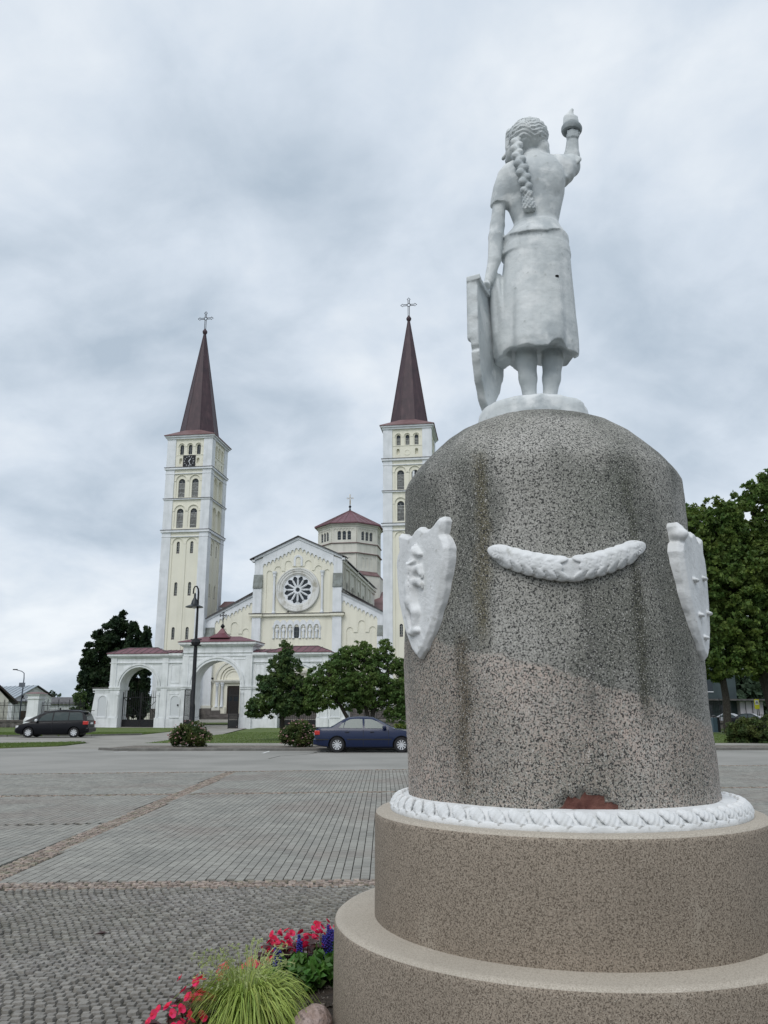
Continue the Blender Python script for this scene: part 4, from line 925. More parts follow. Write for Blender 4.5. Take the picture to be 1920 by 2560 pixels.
    lw.box(a, b, GF+.3, GB-.3, -.1, 3.75); xf0, xf1 = sorted((X(11.34), X(13.35))); lo_ = lw
    lw.add([(X(13.0), GF+.3, .95), (X(13.0), GB-.3, .95), (X(13.3), GB-.3, .95), (X(13.3), GF+.3, .95), (X(13.0), GF+.3, 3.4), (X(13.0), GB-.3, 3.4)], [(0, 3, 4), (1, 5, 2), (3, 2, 5, 4), (0, 1, 2, 3)])
    lwo = lw.build('low_wall', M['gatewhite'], w)
    l2 = MB(); a, b = sorted((X(11.42), X(13.4))); l2.box(a, b, GF+.22, GB-.22, -.1, .95); a, b = sorted((X(11.42), X(13.2))); l2.box(a, b, GF+.2, GB-.2, 3.72, 3.9); l2.box(a, b+0, GF+.26, GB-.26, 3.5, 3.58)
    c2 = X(12.1); l2.plate(arch(c2, .54, 1.1, 2.72, 10), [arch(c2, .44, 1.12, 2.72, 10)], GF+.24, GF+.31); l2.box(c2-.54, c2+.54, GF+.2, GF+.3, .98, 1.1); l2.build('moulding', M['gatewhite'], lwo)
    nb = MB(); nb.plate(arch(c2, .43, 1.12, 2.72, 10), [], GF+.285, GF+.295); nb.build('niche_back', bpy.data.materials['niche_plaster'], lwo)
    l3 = MB(); l3.box(a-.08, b+.08, GF+.14, GB-.14, 3.9, 4.02); l3.build('coping', M['sheet'], lwo)
    if s < 0: e_ = MB(); e_.T = Matrix.Translation((X(3.95), GF+.1, 2.25)) @ Matrix.Rotation(PI/2, 4, 'X'); e_.lathe([(0, 0), (.09, 0), (.09, .04), (0, .05)], 10); e_.build('plaque', M['iron'], w)
    return w
wL = wing(-1); wR = wing(1)
def leaf(name, L_, H_, p, rz, brace, label):
    b = MB()
    b.box(0, L_, -.025, .025, .05, .75); b.box(0, L_, -.03, .03, .75, .82); b.box(0, L_, -.03, .03, H_-.75, H_-.69); b.box(0, L_, -.03, .03, 1.25, 1.29)
    for x in (.03, L_-.03): b.box(x-.035, x+.035, -.035, .035, 0, H_-.2)
    k = max(5, round(L_/.22))
    for i in range(1, k):
        x = L_*i/k; b.box(x-.016, x+.016, -.016, .016, .8, H_-.15); b.add([(x-.04, 0, H_-.16), (x, 0, H_), (x+.04, 0, H_-.16), (x, -.02, H_-.1), (x, .02, H_-.1)], [(0, 3, 1), (3, 2, 1), (2, 4, 1), (4, 0, 1)])
    if brace == 1: b.tube([(.05, -.02, 3.0), (L_-.05, -.02, 1.3)], .03, 4)
    if brace == 2: b.tube([(.05, -.02, 1.1), (L_-.05, -.02, 3.0)], .03, 4); b.tube([(.05, -.02, 3.0), (L_-.05, -.02, 1.1)], .03, 4); b.ball((L_/2, -.02, 2.05), .1, 8, (1, .4, 1))
    o_ = b.build(name, M['iron'], gate); o_.location = p; o_.rotation_euler = (0, 0, rz); o_['label'] = label
leaf('gate_leaf', 1.93, 3.75, (GC-8.3-1.96, GF+1.1, 0), 0, 1, 'left leaf of the closed gate in the left arch'); leaf('gate_leaf', 1.93, 3.75, (GC-8.3+.02, GF+1.1, 0), 0, 2, 'right leaf of the closed gate in the left arch, with crossed braces')
leaf('gate_leaf', 1.93, 3.75, (GC+8.3-1.96, GF+1.1, 0), 0, 2, 'left leaf of the gate in the right arch'); leaf('gate_leaf', 1.93, 3.75, (GC+8.3+.02, GF+1.1, 0), 0, 1, 'right leaf of the gate in the right arch')
leaf('gate_leaf', 2.3, 3.9, (GC-2.52, GF-.16, 0), R(-84), 0, 'left leaf of the central gate, folded open'); leaf('gate_leaf', 2.3, 3.9, (GC+2.45, GF-.16, 0), R(-96), 0, 'right leaf of the central gate, folded open')
bd_ = MB(); bd_.ball((0, 0, .18), .34, 8, (1, .8, .75)); bo_ = bd_.build('boulder', M['rock'], smooth=True); bo_.location = cw(GC+2.15, GF-.5, 0); tag(bo_, 'pale stone block on the ground by the open iron leaf of the central arch', 'stone')

# ------------------------------------------------------------ iron fences on stone plinths
def pillar(x, y, label, h=3.5, w=.62):
    p_ = MB(); p_.frus((-w-.16, w+.16, -w-.16, w+.16), -.1, (-w-.12, w+.12, -w-.12, w+.12), .85); p_.frus((-w-.1, w+.1, -w-.1, w+.1), .85, (-w, w, -w, w), 1.1)
    p_.frus((-w, w, -w, w), 1.1, (-w+.04, w-.04, -w+.04, w-.04), h-.65)
    for a, z0, z1 in ((.04, h-.65, h-.58), (-.02, h-.58, h-.30), (.06, h-.30, h-.22), (.14, h-.22, h-.14)): q = w+a; p_.box(-q, q, -q, q, z0, z1)
    o_ = p_.build('fence_pillar', M['gatewhite']); o_.location = cw(x, y, 0); o_.rotation_euler = (0, 0, -A8)
    c_ = MB(); q = w+.2; c_.frus((-q, q, -q, q), h-.14, (-.4, .4, -.4, .4), h+.03); c_.build('cap', M['redroof2'], o_)
    return tag(o_, label, 'pillar')
def fence(x0, x1, y, label, cat='fence', zt=2.75):
    r0 = empty('iron_fence', cw(x0, y, 0), label, cat, rz=-A8); L_ = x1-x0
    p_ = MB(); p_.box(0, L_, -.3, .3, -.1, .62); pl_ = p_.build('stone_plinth', M['plinthstone'], r0)
    st_ = MB(); x = .05; i = 0
    while x < L_-.45:
        w_ = random.uniform(.42, .62)
        st_.ball((x+w_/2, -.28, .18), .3, 8, (w_/.64, .25, 1.0)); st_.ball((x+w_/2+.25, -.28, .50), .2, 6, (w_/.44, .25, .6)); x += w_+.03; i += 1
    so = st_.build('fieldstones', mat('fieldstone', (.075, .072, .068), .9, var=((.13, .125, .115), 2, .4, .7), island=.4), pl_, smooth=True); so['kind'] = 'stuff'
    c_ = MB(); c_.box(0, L_, -.38, .38, .62, .80); c_.build('coping', M['plinthstone'], pl_)
    b = MB(); b.box(0, L_, -.02, .02, .95, .99); b.box(0, L_, -.02, .02, 1.55, 1.58); b.box(0, L_, -.02, .02, 2.2, 2.25)
    k = round(L_/.145)
    for i in range(k+1):
        x = L_*i/k; tall = i % 8 == 4; r_ = .028 if tall else .014; zt_ = zt+.12 if tall else zt-.15
        b.box(x-r_, x+r_, -r_, r_, .8, zt_-.1); b.add([(x-.045, 0, zt_-.18), (x, -.03, zt_-.18), (x+.045, 0, zt_-.18), (x, .03, zt_-.18), (x, 0, zt_)], [(0, 1, 4), (1, 2, 4), (2, 3, 4), (3, 0, 4)])
    b.build('spiked_bars', M['iron'], r0)
    return r0
FY = -21.0
pillar(-20.9, FY, 'white masonry fence pillar with moulded cap behind the black minivan')
fence(-20.2, -15.7, FY, 'spiked black iron fence between the white pillar and the gateway'); fence(-27.2, -21.6, FY, 'spiked black iron fence on a stone plinth left of the white pillar')
pillar(-27.9, FY, 'white fence pillar at the left edge of the photo beyond the fence', 3.3); fence(-45, -28.6, FY, 'spiked black iron fence at the far left outside the pillar')
fence(10.6, 26, GF+.9, 'black iron fence on a stone plinth behind the blue sedan'); fence(26.5, 46, GF+.9, 'black iron fence on a stone plinth behind the pedestal')
# back wall pillars of the churchyard
for i, (x, h) in enumerate(((-38.4, 3.2), (-34.2, 3.25), (-19.5, 3.0), (-14.0, 3.0))):
    o_ = pillar(x, 26, ['leftmost distant white pillar seen between iron bars', 'distant white pillar with red cap seen through the fence bars', 'distant white pillar seen through the left arch', 'distant white pillar seen low through the left arch gate'][i], h, .6)
bw_ = MB(); bw_.box(-38, -12, -.2, .2, 0, 1.4); bwo = bw_.build('boundary_wall', M['cream_pale']); bwo.location = cw(0, 26, 0); bwo.rotation_euler = (0, 0, -A8); tag(bwo, 'low pale churchyard wall far behind the left arch', 'wall')

# ------------------------------------------------------------ houses on the left, far wing
h1 = empty('house', (-44.5, 95, 0), 'cream house gable with dark sloping roof edge at the left edge', 'house', rz=R(26))
b = MB(); b.plate([(-7, 0), (-7, 2.9), (-2.6, 7.6), (2.1, 2.9), (2.1, 0)], [], 0, 12); b.build('wall', M['cream_pale'], h1)
b = MB(); slab(b, (-2.6, 7.6), (3.1, 2.45), -.5, 12.4, .25); slab(b, (-7.6, 2.45), (-2.6, 7.6), -.5, 12.4, .25); b.build('roof', mat('dark_brown_roof', (.035, .025, .022), .7), h1)
h2 = empty('house', (-52.2, 124, 0), 'white house with pale metal roof behind the fence, right of the cream gable', 'house', rz=R(50))
b = MB(); b.plate([(-2.2, 0), (-2.2, 3.3), (1.1, 5.2), (3.6, 3.7), (3.6, 0)], [], 0, 11); w_ = b.build('wall', M['white'], h2)
b = MB(); slab(b, (-2.9, 3.0), (1.1, 5.3), -.4, 11.4, .1); b.build('roof', mat('pale_metal_roof', (.36, .41, .46), .4, .3, streak=((.2, .22, .24), .4)), h2)
b = MB(); slab(b, (1.1, 5.3), (3.9, 3.7), -.4, 11.4, .1); b.build('roof', M['sheet'], h2)
b = MB(); [slab(b, (-2.9, 3.12), (1.1, 5.42), y, y+.06, .04) for y in (.8, 2.2, 3.6, 5, 6.4, 7.8, 9.2, 10.6)]; b.build('roof_seam', M['greysheet'], h2)
b = MB(); b.box(-3.5, 1.0, -2.5, 0, 0, 2.9); b.build('porch', M['white'], h2); b = MB(); b.box(-3.7, 1.2, -2.8, 0, 2.9, 3.05); b.build('porch_roof', M['sheet'], h2)
b = MB(); b.box(-.9, .1, -2.53, -2.5, 1.2, 2.5); b.build('window', M['glass'], h2)
b = MB(); b.box(-2.6, -2.0, 6, 6.6, 3.2, 5.6); b.build('chimney', M['greysheet'], h2)
b = MB(); b.box(-2.4, 2.4, 0, .08, 0, 1.7); 
bo_ = b.build('wooden_gate', mat('brown_boards', (.07, .05, .035), .8, streak=((.03, .02, .015), .5))); bo_.location = (-44.0, 108, 0); tag(bo_, 'brown board gate seen low behind the fence, beside the white pillar', 'gate')
for (x, h, z0, lab) in ((-70, 4, 190, 'long low grey building on the horizon at left'), (-62, 3, 160, 'small pale building on the horizon between iron bars')):
    b = MB(); b.box(-9, 9, 0, 8, 0, h); bo_ = b.build('shed', M['greysheet'] if h == 4 else M['white']); bo_.location = (x*z0/150, z0, 0); tag(bo_, lab, 'building')
    b = MB(); hip(b, -9.5, 9.5, -.5, 8.5, h, h+1.3, 3); b.build('roof', M['sheet'], bo_)
# street light with a sign board
sl_ = empty('street_light', (-42.9, 100, 0), 'grey curved street light with a small sign board near the left edge', 'street lamp')
b = MB(); b.tube([(-.02, 0, 0), (0, 0, 2.9), (.05, 0, 5.4), (.0, 0, 6.05), (-.3, 0, 6.28), (-1.0, 0, 6.45)], [.09, .08, .06, .06, .05, .04], 6); b.build('pole', mat('galvanised_blue_grey', (.10, .12, .16), .5, .5), sl_)
b = MB(); b.box(-1.35, -.85, -.12, .12, 6.42, 6.54); b.build('lamp_head', M['iron'], sl_); b = MB(); b.box(-.45, .28, -.08, -.05, 4.45, 4.95); b.build('sign_board', mat('sign_back', (.14, .16, .19), .6), sl_)
b = MB(); b.ball((.12, 0, 3.35), .14, 6, (1, 1, 1.2)); b.box(.0, .35, -.1, .1, 3.1, 3.2); b.build('loudspeaker', M['iron'], sl_)
# black crook lamp in front of the gateway
lp = empty('street_lamp', (-10.0, 44.2, 0), 'tall black crook-necked street lamp standing before the gateway, behind the flowering bush', 'street lamp')
b = MB(); b.lathe([(.20, .05), (.20, .3), (.15, .4), (.145, 1.9), (.13, 2.0), (.11, 2.05), (.10, 4.9), (.085, 5.0), (.055, 7.2)], 12); b.tube([(0, 0, 4.9), (0, 0, 7.85), (-.02, 0, 8.05), (-.1, 0, 8.2), (-.2, 0, 8.2), (-.26, 0, 8.08), (-.28, 0, 7.8)], [.075, .05, .045, .045, .04, .04, .04], 8); b.build('post', M['iron'], lp, smooth=True)
b = MB(); b.lathe([(.03, 7.85), (.06, 7.75), (.06, 7.6), (.16, 7.4), (.20, 7.22), (.48, 7.10), (.48, 7.07), (.16, 7.10), (.0, 7.1)], 14, (-.18, 0, 0)); b.build('lamp_shade', mat('dark_shade', (.03, .035, .04), .35, .3), lp, smooth=True)
b = MB(); b.lathe([(.15, 7.11), (.13, 7.03), (.0, 6.99)], 10, (-.18, 0, 0)); b.build('lamp_glass', M['clearlamp'], lp)
b = MB(); b.ball((.02, -.12, 5.2), .26, 8, (1, .6, .9)); b.tube([(-.28, 0, 5.35), (.3, 0, 5.35)], .03, 4); b.tube([(-.28, 0, 5.05), (.3, 0, 5.05)], .03, 4); b.build('loudspeaker', M['iron'], lp)

# ------------------------------------------------------------ right background
bg_ = empty('dark_building', (43.5, 112, 0), 'dark blue-grey two-storey building behind the trees at the right', 'building')
b = MB(); b.box(-12, 3.3, 0, 12, 0, 7.5); b.build('wall', mat('dark_slate_wall', (.035, .05, .055), .8, var=((.05, .07, .075), .5, .4, .6)), bg_)
b = MB(); b.box(-12.2, 10, -2.2, -.02, 3.0, 3.2); b.build('canopy', M['sheet'], bg_)
b = MB()
for x in (-10, -7, -4, -1): b.box(x, x+1.2, -.05, -.01, 4.2, 5.6)
for x in (-9, -5.2, -1.5, 1): b.box(x, x+1.4, -.05, -.01, .4, 2.5)
b.build('window', M['glass'], bg_)
b = MB(); [b.box(x-.05, x+1.25, -.09, -.01, 4.1, 4.2) for x in (-10, -7, -4, -1)]; b.build('window_sill', M['white'], bg_)
b = MB(); b.box(3.2, 6.2, -1.0, 8, 0, 2.9); b.build('garage', mat('pale_lilac_cladding', (.42, .40, .44), .7, streak=((.25, .24, .26), .5)), bg_)
b = MB()
for x in (3.9, 4.8, 5.6): b.box(x-.04, x+.04, -1.05, -1.0, .6, 2.9)
b.build('cladding_joint', M['iron'], bg_)
fr = empty('iron_fence', (36, 96, 0), 'low dark railing near the yellow sign beyond the right-hand trees', 'fence'); b = MB(); b.box(0, 16, -.02, .02, 1.2, 1.25); b.box(0, 16, -.02, .02, .2, .25); [b.box(x*.25-.015, x*.25+.015, -.015, .015, 0, 1.35) for x in range(64)]; b.build('bars', M['iron'], fr); fr.location = (40, 100, 0)
sg = empty('road_sign', (35.25, 80, 0), 'yellow sign board on a post beside the right-hand tree trunk', 'sign')
b = MB(); b.box(-.23, .23, -.03, .0, 1.85, 2.75); b.build('board', mat('sign_yellow', (.62, .60, .02), .5), sg); b = MB(); b.box(-.16, .16, -.036, -.031, 2.25, 2.65); b.build('picture_panel', M['white'], sg)
b = MB(); b.tube([(-.1, -.045, 2.35), (.02, -.045, 2.55)], .03, 4); b.tube([(.02, -.045, 2.55), (.1, -.045, 2.35)], .03, 4); b.build('pictogram', M['iron'], sg); b = MB(); b.tube([(0, .03, 0), (0, .03, 2.8)], .04, 6); b.build('post', M['greysheet'], sg)
bn = empty('litter_bin', (25.85, 66.5, 0), 'blue-grey litter bin with a dark side, just right of the pedestal', 'bin')
b = MB(); b.box(-.2, .16, -.2, .2, 0, 1.15); b.build('body', mat('blue_grey_bin', (.09, .14, .17), .6), bn, bevel=.03); b = MB(); b.ball((-.03, 0, 1.25), .2, 8, (1, 1, .5)); b.build('lid', M['sheet'], bn); b = MB(); b.box(.165, .36, -.2, .2, 0, 1.2); b.build('side_panel', M['iron'], bn)

# ------------------------------------------------------------ cars
def car(root, P, paint, glassm=None):
    """P: dict of profiles, x from the rear bumper (0) to the front"""
    hw = lambda z: P['ghw'][0]-(P['ghw'][0]-P['ghw'][1])*max(0, (z-P['belt']))/(P['roofz']-P['belt'])
    vs, fs = [], []; S = P['body']; k = 9
    for x, w, zl, zt in S:
        half = [(0, zl), (w-.12, zl), (w-.03, zl+.05), (w, zl+.20), (w+.005, .58 if .58 < zt-.14 else zt-.15), (w-.015, zt-.10), (w-.06, zt-.02), (w*.6, zt+.012), (0, zt+.025)]
        ring = half + [(-y, z) for y, z in half[-2:0:-1]]
        vs += [(x, y, z) for y, z in ring]
    m = 16
    for i in range(len(S)-1):
        for j in range(m): l = (j+1) % m; fs.append((i*m+j, i*m+l, (i+1)*m+l, (i+1)*m+j))
    fs.append(tuple(range(m-1, -1, -1))); fs.append(tuple((len(S)-1)*m+j for j in range(m)))
    b = MB(); b.add(vs, fs); body = b.build('body', paint, root)
    bm = bmesh.new(); bm.from_mesh(body.data); bmesh.ops.recalc_face_normals(bm, faces=bm.faces); bm.to_mesh(body.data); bm.free()
    cut = MB()
    for x in P['wheels']:
        for s in (-1, 1):
            n = 24; r = P['arch']; v = [(x+r*math.cos(2*PI*i/n), s*.55, P['r']+r*math.sin(2*PI*i/n)) for i in range(n)]+[(x+r*math.cos(2*PI*i/n), s*1.2, P['r']+r*math.sin(2*PI*i/n)) for i in range(n)]
            f = [(i, (i+1) % n, n+(i+1) % n, n+i) for i in range(n)]+[tuple(range(n-1, -1, -1)), tuple(range(n, 2*n))]; cut.add(v, f)
    co = cut.build('cutter', M['rubber'], root); bm = bmesh.new(); bm.from_mesh(co.data); bmesh.ops.recalc_face_normals(bm, faces=bm.faces); bm.to_mesh(co.data); bm.free()
    md = body.modifiers.new('w', 'BOOLEAN'); md.object = co; md.operation = 'DIFFERENCE'; md.solver = 'EXACT'
    dg = bpy.context.evaluated_depsgraph_get(); me = bpy.data.meshes.new_from_object(body.evaluated_get(dg)); body.modifiers.clear(); body.data = me
    bpy.data.objects.remove(co)
    me.polygons.foreach_set('use_smooth', [True]*len(me.polygons)); me.set_sharp_from_angle(angle=R(32)); me.materials.clear(); me.materials.append(paint)
    # greenhouse
    vs, fs = [], []; G = P['green']
    for x, z in G:
        half = [(hw(P['belt'])+.01, P['belt']-.03), (hw(z-.05), z-.05), (hw(z)-.07, z), (0, z+.02)]
        if z < P['belt']+.06: half = [(hw(P['belt'])+.01, P['belt']-.03), (hw(P['belt'])-.01, z-.012), (hw(P['belt'])-.08, z), (0, z+.02)]
        ring = half+[(-y, q) for y, q in half[-2::-1]]; vs += [(x, y, z_) for y, z_ in ring]
    m = 7
    for i in range(len(G)-1):
        for j in range(m-1): fs.append((i*m+j, i*m+j+1, (i+1)*m+j+1, (i+1)*m+j))
    b = MB(); b.add(vs, fs); gh = b.build('cabin', paint, root, smooth=True)
    gm = glassm or M['carglass']
    for poly in P['side']:
        for s in (-1, 1):
            b = MB(); n = len(poly); v = [(x, s*(hw(z)+.009), z) for x, z in poly]+[(x, s*(hw(z)-.02), z) for x, z in poly]
            f = [tuple(range(n)) if s < 0 else tuple(range(n-1, -1, -1))]+[(i, (i+1) % n, n+(i+1) % n, n+i) for i in range(n)]; b.add(v, f)
            o = b.build('side_window', gm, gh)
    def gz_(x):
        for (a, za), (c, zc) in zip(G[:-1], G[1:]):
            if a <= x <= c: return za+(zc-za)*(x-a)/(c-a)
    for nm, xs in (('rear_window', P['rearglass']), ('windscreen', P['windscreen'])):
        b = MB(); v = []; 
        for x in xs:
            z = gz_(x); w = hw(z)-.10
            for t in (-1, -.5, 0, .5, 1): v.append((x, w*t, z+.024-.012*abs(t)*abs(t)))
        f = []
        for i in range(len(xs)-1):
            for j in range(4): f.append((i*5+j, i*5+5+j, i*5+6+j, i*5+1+j))
        b.add(v, f); b.build(nm, gm, gh, smooth=True)
    # wheels
    for x in P['wheels']:
        for s in (-1, 1):
            w = MB(); r = P['r']; w.T = Matrix.Translation((x, s*P['track'], r)) @ Matrix.Rotation(-s*PI/2, 4, 'X') @ Matrix.Identity(4)
            w.T = Matrix.Translation((x, s*P['track'], r)) @ Matrix.Rotation(s*-PI/2, 4, 'X')
            w.lathe([(r*.64, -.10), (r*.9, -.10), (r, -.06), (r, .06), (r*.93, .095), (r*.66, .10), (r*.64, .06)], 28); wo = w.build('wheel', M['rubber'], root, smooth=True)
            q = MB(); q.T = w.T; q.lathe([(r*.65, .085), (r*.62, .10), (r*.58, .07), (r*.56, .04)], 28); q.lathe([(0, .085), (r*.13, .085), (r*.16, .06)], 12)
            ns = P['spokes']
            for i in range(ns):
                a = 2*PI*i/ns; wd = P['spw']; c, si = math.cos(a), math.sin(a)
                def pp(u, v, z): return (u*c-v*si, u*si+v*c, z)
                q.add([pp(r*.12, -wd*.7, .075), pp(r*.12, wd*.7, .075), pp(r*.60, wd, .085), pp(r*.60, -wd, .085), pp(r*.12, -wd*.7, .03), pp(r*.12, wd*.7, .03), pp(r*.60, wd, .03), pp(r*.60, -wd, .03)], [(0, 3, 2, 1), (0, 1, 5, 4), (1, 2, 6, 5), (2, 3, 7, 6), (3, 0, 4, 7), (0, 1, 2, 3)])
            q.build('rim', M['rim'], wo)
            q = MB(); q.T = w.T; q.lathe([(0, .025), (r*.66, .025)], 20); q.build('wheel_well', M['trim'], wo)
    b = MB(); L_ = P['body'][-1][0]; b.box(.5, L_-.4, -P['track']+.12, P['track']-.12, .17, .5); 
    b.build('underbody', M['trim'], root)
    return body
def rbox(name, m, parent, x0, x1, y0, y1, z0, z1, bev=.02):
    b = MB(); b.box(x0, x1, y0, y1, z0, z1); return b.build(name, m, parent, bevel=bev)
SED = dict(body=[(0, .66, .40, .84), (.04, .74, .30, .93), (.14, .80, .26, .965), (.45, .845, .22, .975), (.95, .86, .20, .965), (1.5, .865, .19, .95), (2.4, .865, .19, .94), (3.1, .862, .19, .935), (3.45, .855, .19, .915), (3.9, .835, .20, .86), (4.22, .80, .22, .79), (4.40, .73, .27, .70), (4.47, .62, .34, .60)],
    belt=.93, roofz=1.41, ghw=(.80, .575), green=[(.55, .955), (.72, 1.03), (.98, 1.19), (1.22, 1.325), (1.40, 1.385), (1.75, 1.412), (2.15, 1.41), (2.42, 1.375), (2.65, 1.275), (2.95, 1.11), (3.22, .97), (3.30, .94)],
    side=[[(.98, .975), (1.16, .97), (1.22, 1.20), (1.14, 1.16)], [(1.20, .97), (1.97, .96), (1.95, 1.325), (1.60, 1.33), (1.40, 1.30), (1.26, 1.22)], [(2.05, .96), (2.97, .955), (2.84, 1.05), (2.55, 1.235), (2.33, 1.315), (2.04, 1.325)]],
    rearglass=[.62, .80, .98, 1.16, 1.30], windscreen=[2.44, 2.65, 2.85, 3.05, 3.20], wheels=(.93, 3.55), r=.31, arch=.365, track=.735, spokes=10, spw=.026)
sd = empty('parked_car', (-2.84, 35.62, .012), 'dark blue sedan parked side-on at the kerb, its nose hidden by the pedestal', 'car')
car(sd, SED, M['carblue'], M['carglasslt'])
for s in (-1, 1):
    rbox('tail_light', M['redlamp'], sd, .0, .22, *sorted((s*.56, s*.815)), .70, .87); rbox('headlight', M['clearlamp'], sd, 4.25, 4.42, *sorted((s*.45, s*.76)), .58, .70)
    b = MB(); b.ball((2.86, s*.90, 1.0), .10, 8, (.9, .9, .75)); b.box(2.84, 2.92, *sorted((s*.78, s*.9)), .95, .99); b.build('wing_mirror', M['carblue'], sd, smooth=True)
    for x in (1.25, 2.27): rbox('door_handle', M['trim'], sd, x, x+.17, *sorted((s*.845, s*.885)), .80, .83, .01)
    rbox('side_moulding', M['trim'], sd, 1.33, 3.15, *sorted((s*.855, s*.878)), .50, .545, .01)
    for x in (1.99, 3.02): rbox('door_gap', M['trim'], sd, x, x+.012, *sorted((s*.84, s*.8685)), .30, .90, 0)
    rbox('bumper_strip', M['trim'], sd, .05, .60, *sorted((s*.78, s*.862)), .50, .54, .01)
rbox('rear_bumper', M['carblue'], sd, -.05, .3, -.76, .76, .30, .56, .05); rbox('number_plate', M['plate'], sd, -.06, -.045, -.26, .26, .66, .77, 0); rbox('boot_lip', M['trim'], sd, -.03, .12, -.6, .6, .965, .985, .01); rbox('front_bumper', M['carblue'], sd, 4.2, 4.55, -.72, .72, .28, .50, .05)
VAN = dict(body=[(0, .76, .42, .96), (.05, .82, .34, 1.03), (.2, .865, .28, 1.06), (.7, .89, .22, 1.06), (1.5, .90, .2, 1.04), (2.5, .90, .2, 1.01), (3.2, .90, .2, .99), (3.7, .885, .2, .95), (4.1, .86, .21, .86), (4.4, .81, .24, .74), (4.55, .72, .3, .62), (4.62, .58, .36, .52)],
    belt=1.0, roofz=1.68, ghw=(.86, .66), green=[(.05, 1.03), (.12, 1.25), (.25, 1.5), (.42, 1.63), (.75, 1.67), (1.6, 1.70), (2.4, 1.67), (2.75, 1.60), (3.1, 1.44), (3.6, 1.19), (3.95, 1.01), (4.05, .97)],
    side=[[(.30, 1.08), (1.20, 1.07), (1.20, 1.56), (.55, 1.56), (.42, 1.50)], [(1.26, 1.07), (2.18, 1.05), (2.16, 1.56), (1.26, 1.57)], [(2.25, 1.05), (3.10, 1.03), (2.92, 1.30), (2.62, 1.50), (2.24, 1.55)], [(3.17, 1.03), (3.52, 1.02), (3.10, 1.27)]],
    rearglass=[.06, .12, .19, .27, .36], windscreen=[2.78, 3.1, 3.4, 3.7, 3.92], wheels=(.83, 3.67), r=.32, arch=.38, track=.77, spokes=8, spw=.045)
vn = empty('parked_car', (-18.95, 55.1, .016), 'black minivan parked on the lane before the iron fence, rear towards the gateway', 'car', rz=PI+R(3))
car(vn, VAN, M['carblack'])
for s in (-1, 1):
    rbox('tail_light', M['redlamp'], vn, -.02, .30, *sorted((s*.66, s*.875)), .80, 1.02); rbox('headlight', M['clearlamp'], vn, 4.32, 4.5, *sorted((s*.48, s*.80)), .60, .74)
    b = MB(); b.ball((3.2, s*.98, 1.07), .12, 8, (.8, .9, .8)); b.box(3.18, 3.26, *sorted((s*.85, s*.98)), 1.0, 1.05); b.build('wing_mirror', M['plate' if s > 0 else 'carblack'], vn, smooth=True)
    for x in (1.35, 2.35): rbox('door_handle', M['trim'], vn, x, x+.17, *sorted((s*.885, s*.915)), .86, .89, .01)
    rbox('roof_rail', M['trim'], vn, .5, 2.6, *sorted((s*.58, s*.62)), 1.70, 1.73, .01)
    rbox('door_gap', M['trim'], vn, 2.2, 2.212, *sorted((s*.88, s*.904)), .32, .98, 0)
rbox('rear_bumper', M['carblack'], vn, -.10, .3, -.84, .84, .34, .62, .06); rbox('number_plate', M['plate'], vn, -.03, -.01, -.26, .26, .82, .93, 0); rbox('spoiler', M['carblack'], vn, .02, .35, -.62, .62, 1.655, 1.69, .02); rbox('roof_box_aerial', M['trim'], vn, 2.0, 2.12, -.03, .03, 1.70, 1.85, .01)
for i, (x, y, m_, lab) in enumerate(((38.0, 97, 'cargrey', 'pale car parked far off between the pedestal and the tree trunk'), (39.3, 95, 'carblack', 'dark car with a pale bonnet parked far off right of the tree trunk'))):
    c = empty('parked_car', (x-.6, y, 0), lab, 'car', rz=R(-35)); car(c, SED, M[m_])

# ------------------------------------------------------------ foliage
def leaves(C, n, spread, size, rng=RNG, droop=0, aspect=1.6):
    """n leaf quads around each centre; returns V, F"""
    C = np.asarray(C, float); sp = np.broadcast_to(np.asarray(spread, float), (len(C), 3)) if np.ndim(spread) else np.full((len(C), 3), spread)
    idx = np.repeat(np.arange(len(C)), n); d = rng.normal(0, 1, (len(idx), 3)); d /= np.linalg.norm(d, axis=1)[:, None]; rr = rng.random(len(idx))**.45
    p = C[idx]+d*rr[:, None]*sp[idx]
    a = rng.normal(0, 1, (len(p), 3)); a += d*.6; a[:, 2] -= droop; a /= np.linalg.norm(a, axis=1)[:, None]
    b = np.cross(a, rng.normal(0, 1, (len(p), 3))); b /= np.linalg.norm(b, axis=1)[:, None]+1e-9
    s = size*rng.uniform(.6, 1.3, len(p))[:, None]; L_ = a*s*aspect*.5; W_ = b*s*.5
    V = np.stack([p-L_, p+W_*.9+L_*.1, p+L_, p-W_*.9+L_*.1], 1).reshape(-1, 3); F = np.arange(len(V)).reshape(-1, 4)
    return V, F
def envelope(ells, n, rng=RNG, shell=.55):
    """random twig centres in a union of ellipsoids, biased outwards"""
    w = np.array([(e[3]*e[4]*e[5])**.67 for e in ells]); w /= w.sum(); out_ = []
    k = rng.choice(len(ells), n, p=w)
    for i in k:
        e = ells[i]; d = rng.normal(0, 1, 3); d /= np.linalg.norm(d); r_ = shell+(1-shell)*rng.random()**.6
        if rng.random() < .25: r_ = rng.random()*shell
        out_.append((e[0]+d[0]*e[3]*r_, e[1]+d[1]*e[4]*r_, e[2]+d[2]*e[5]*r_))
    return np.array(out_)
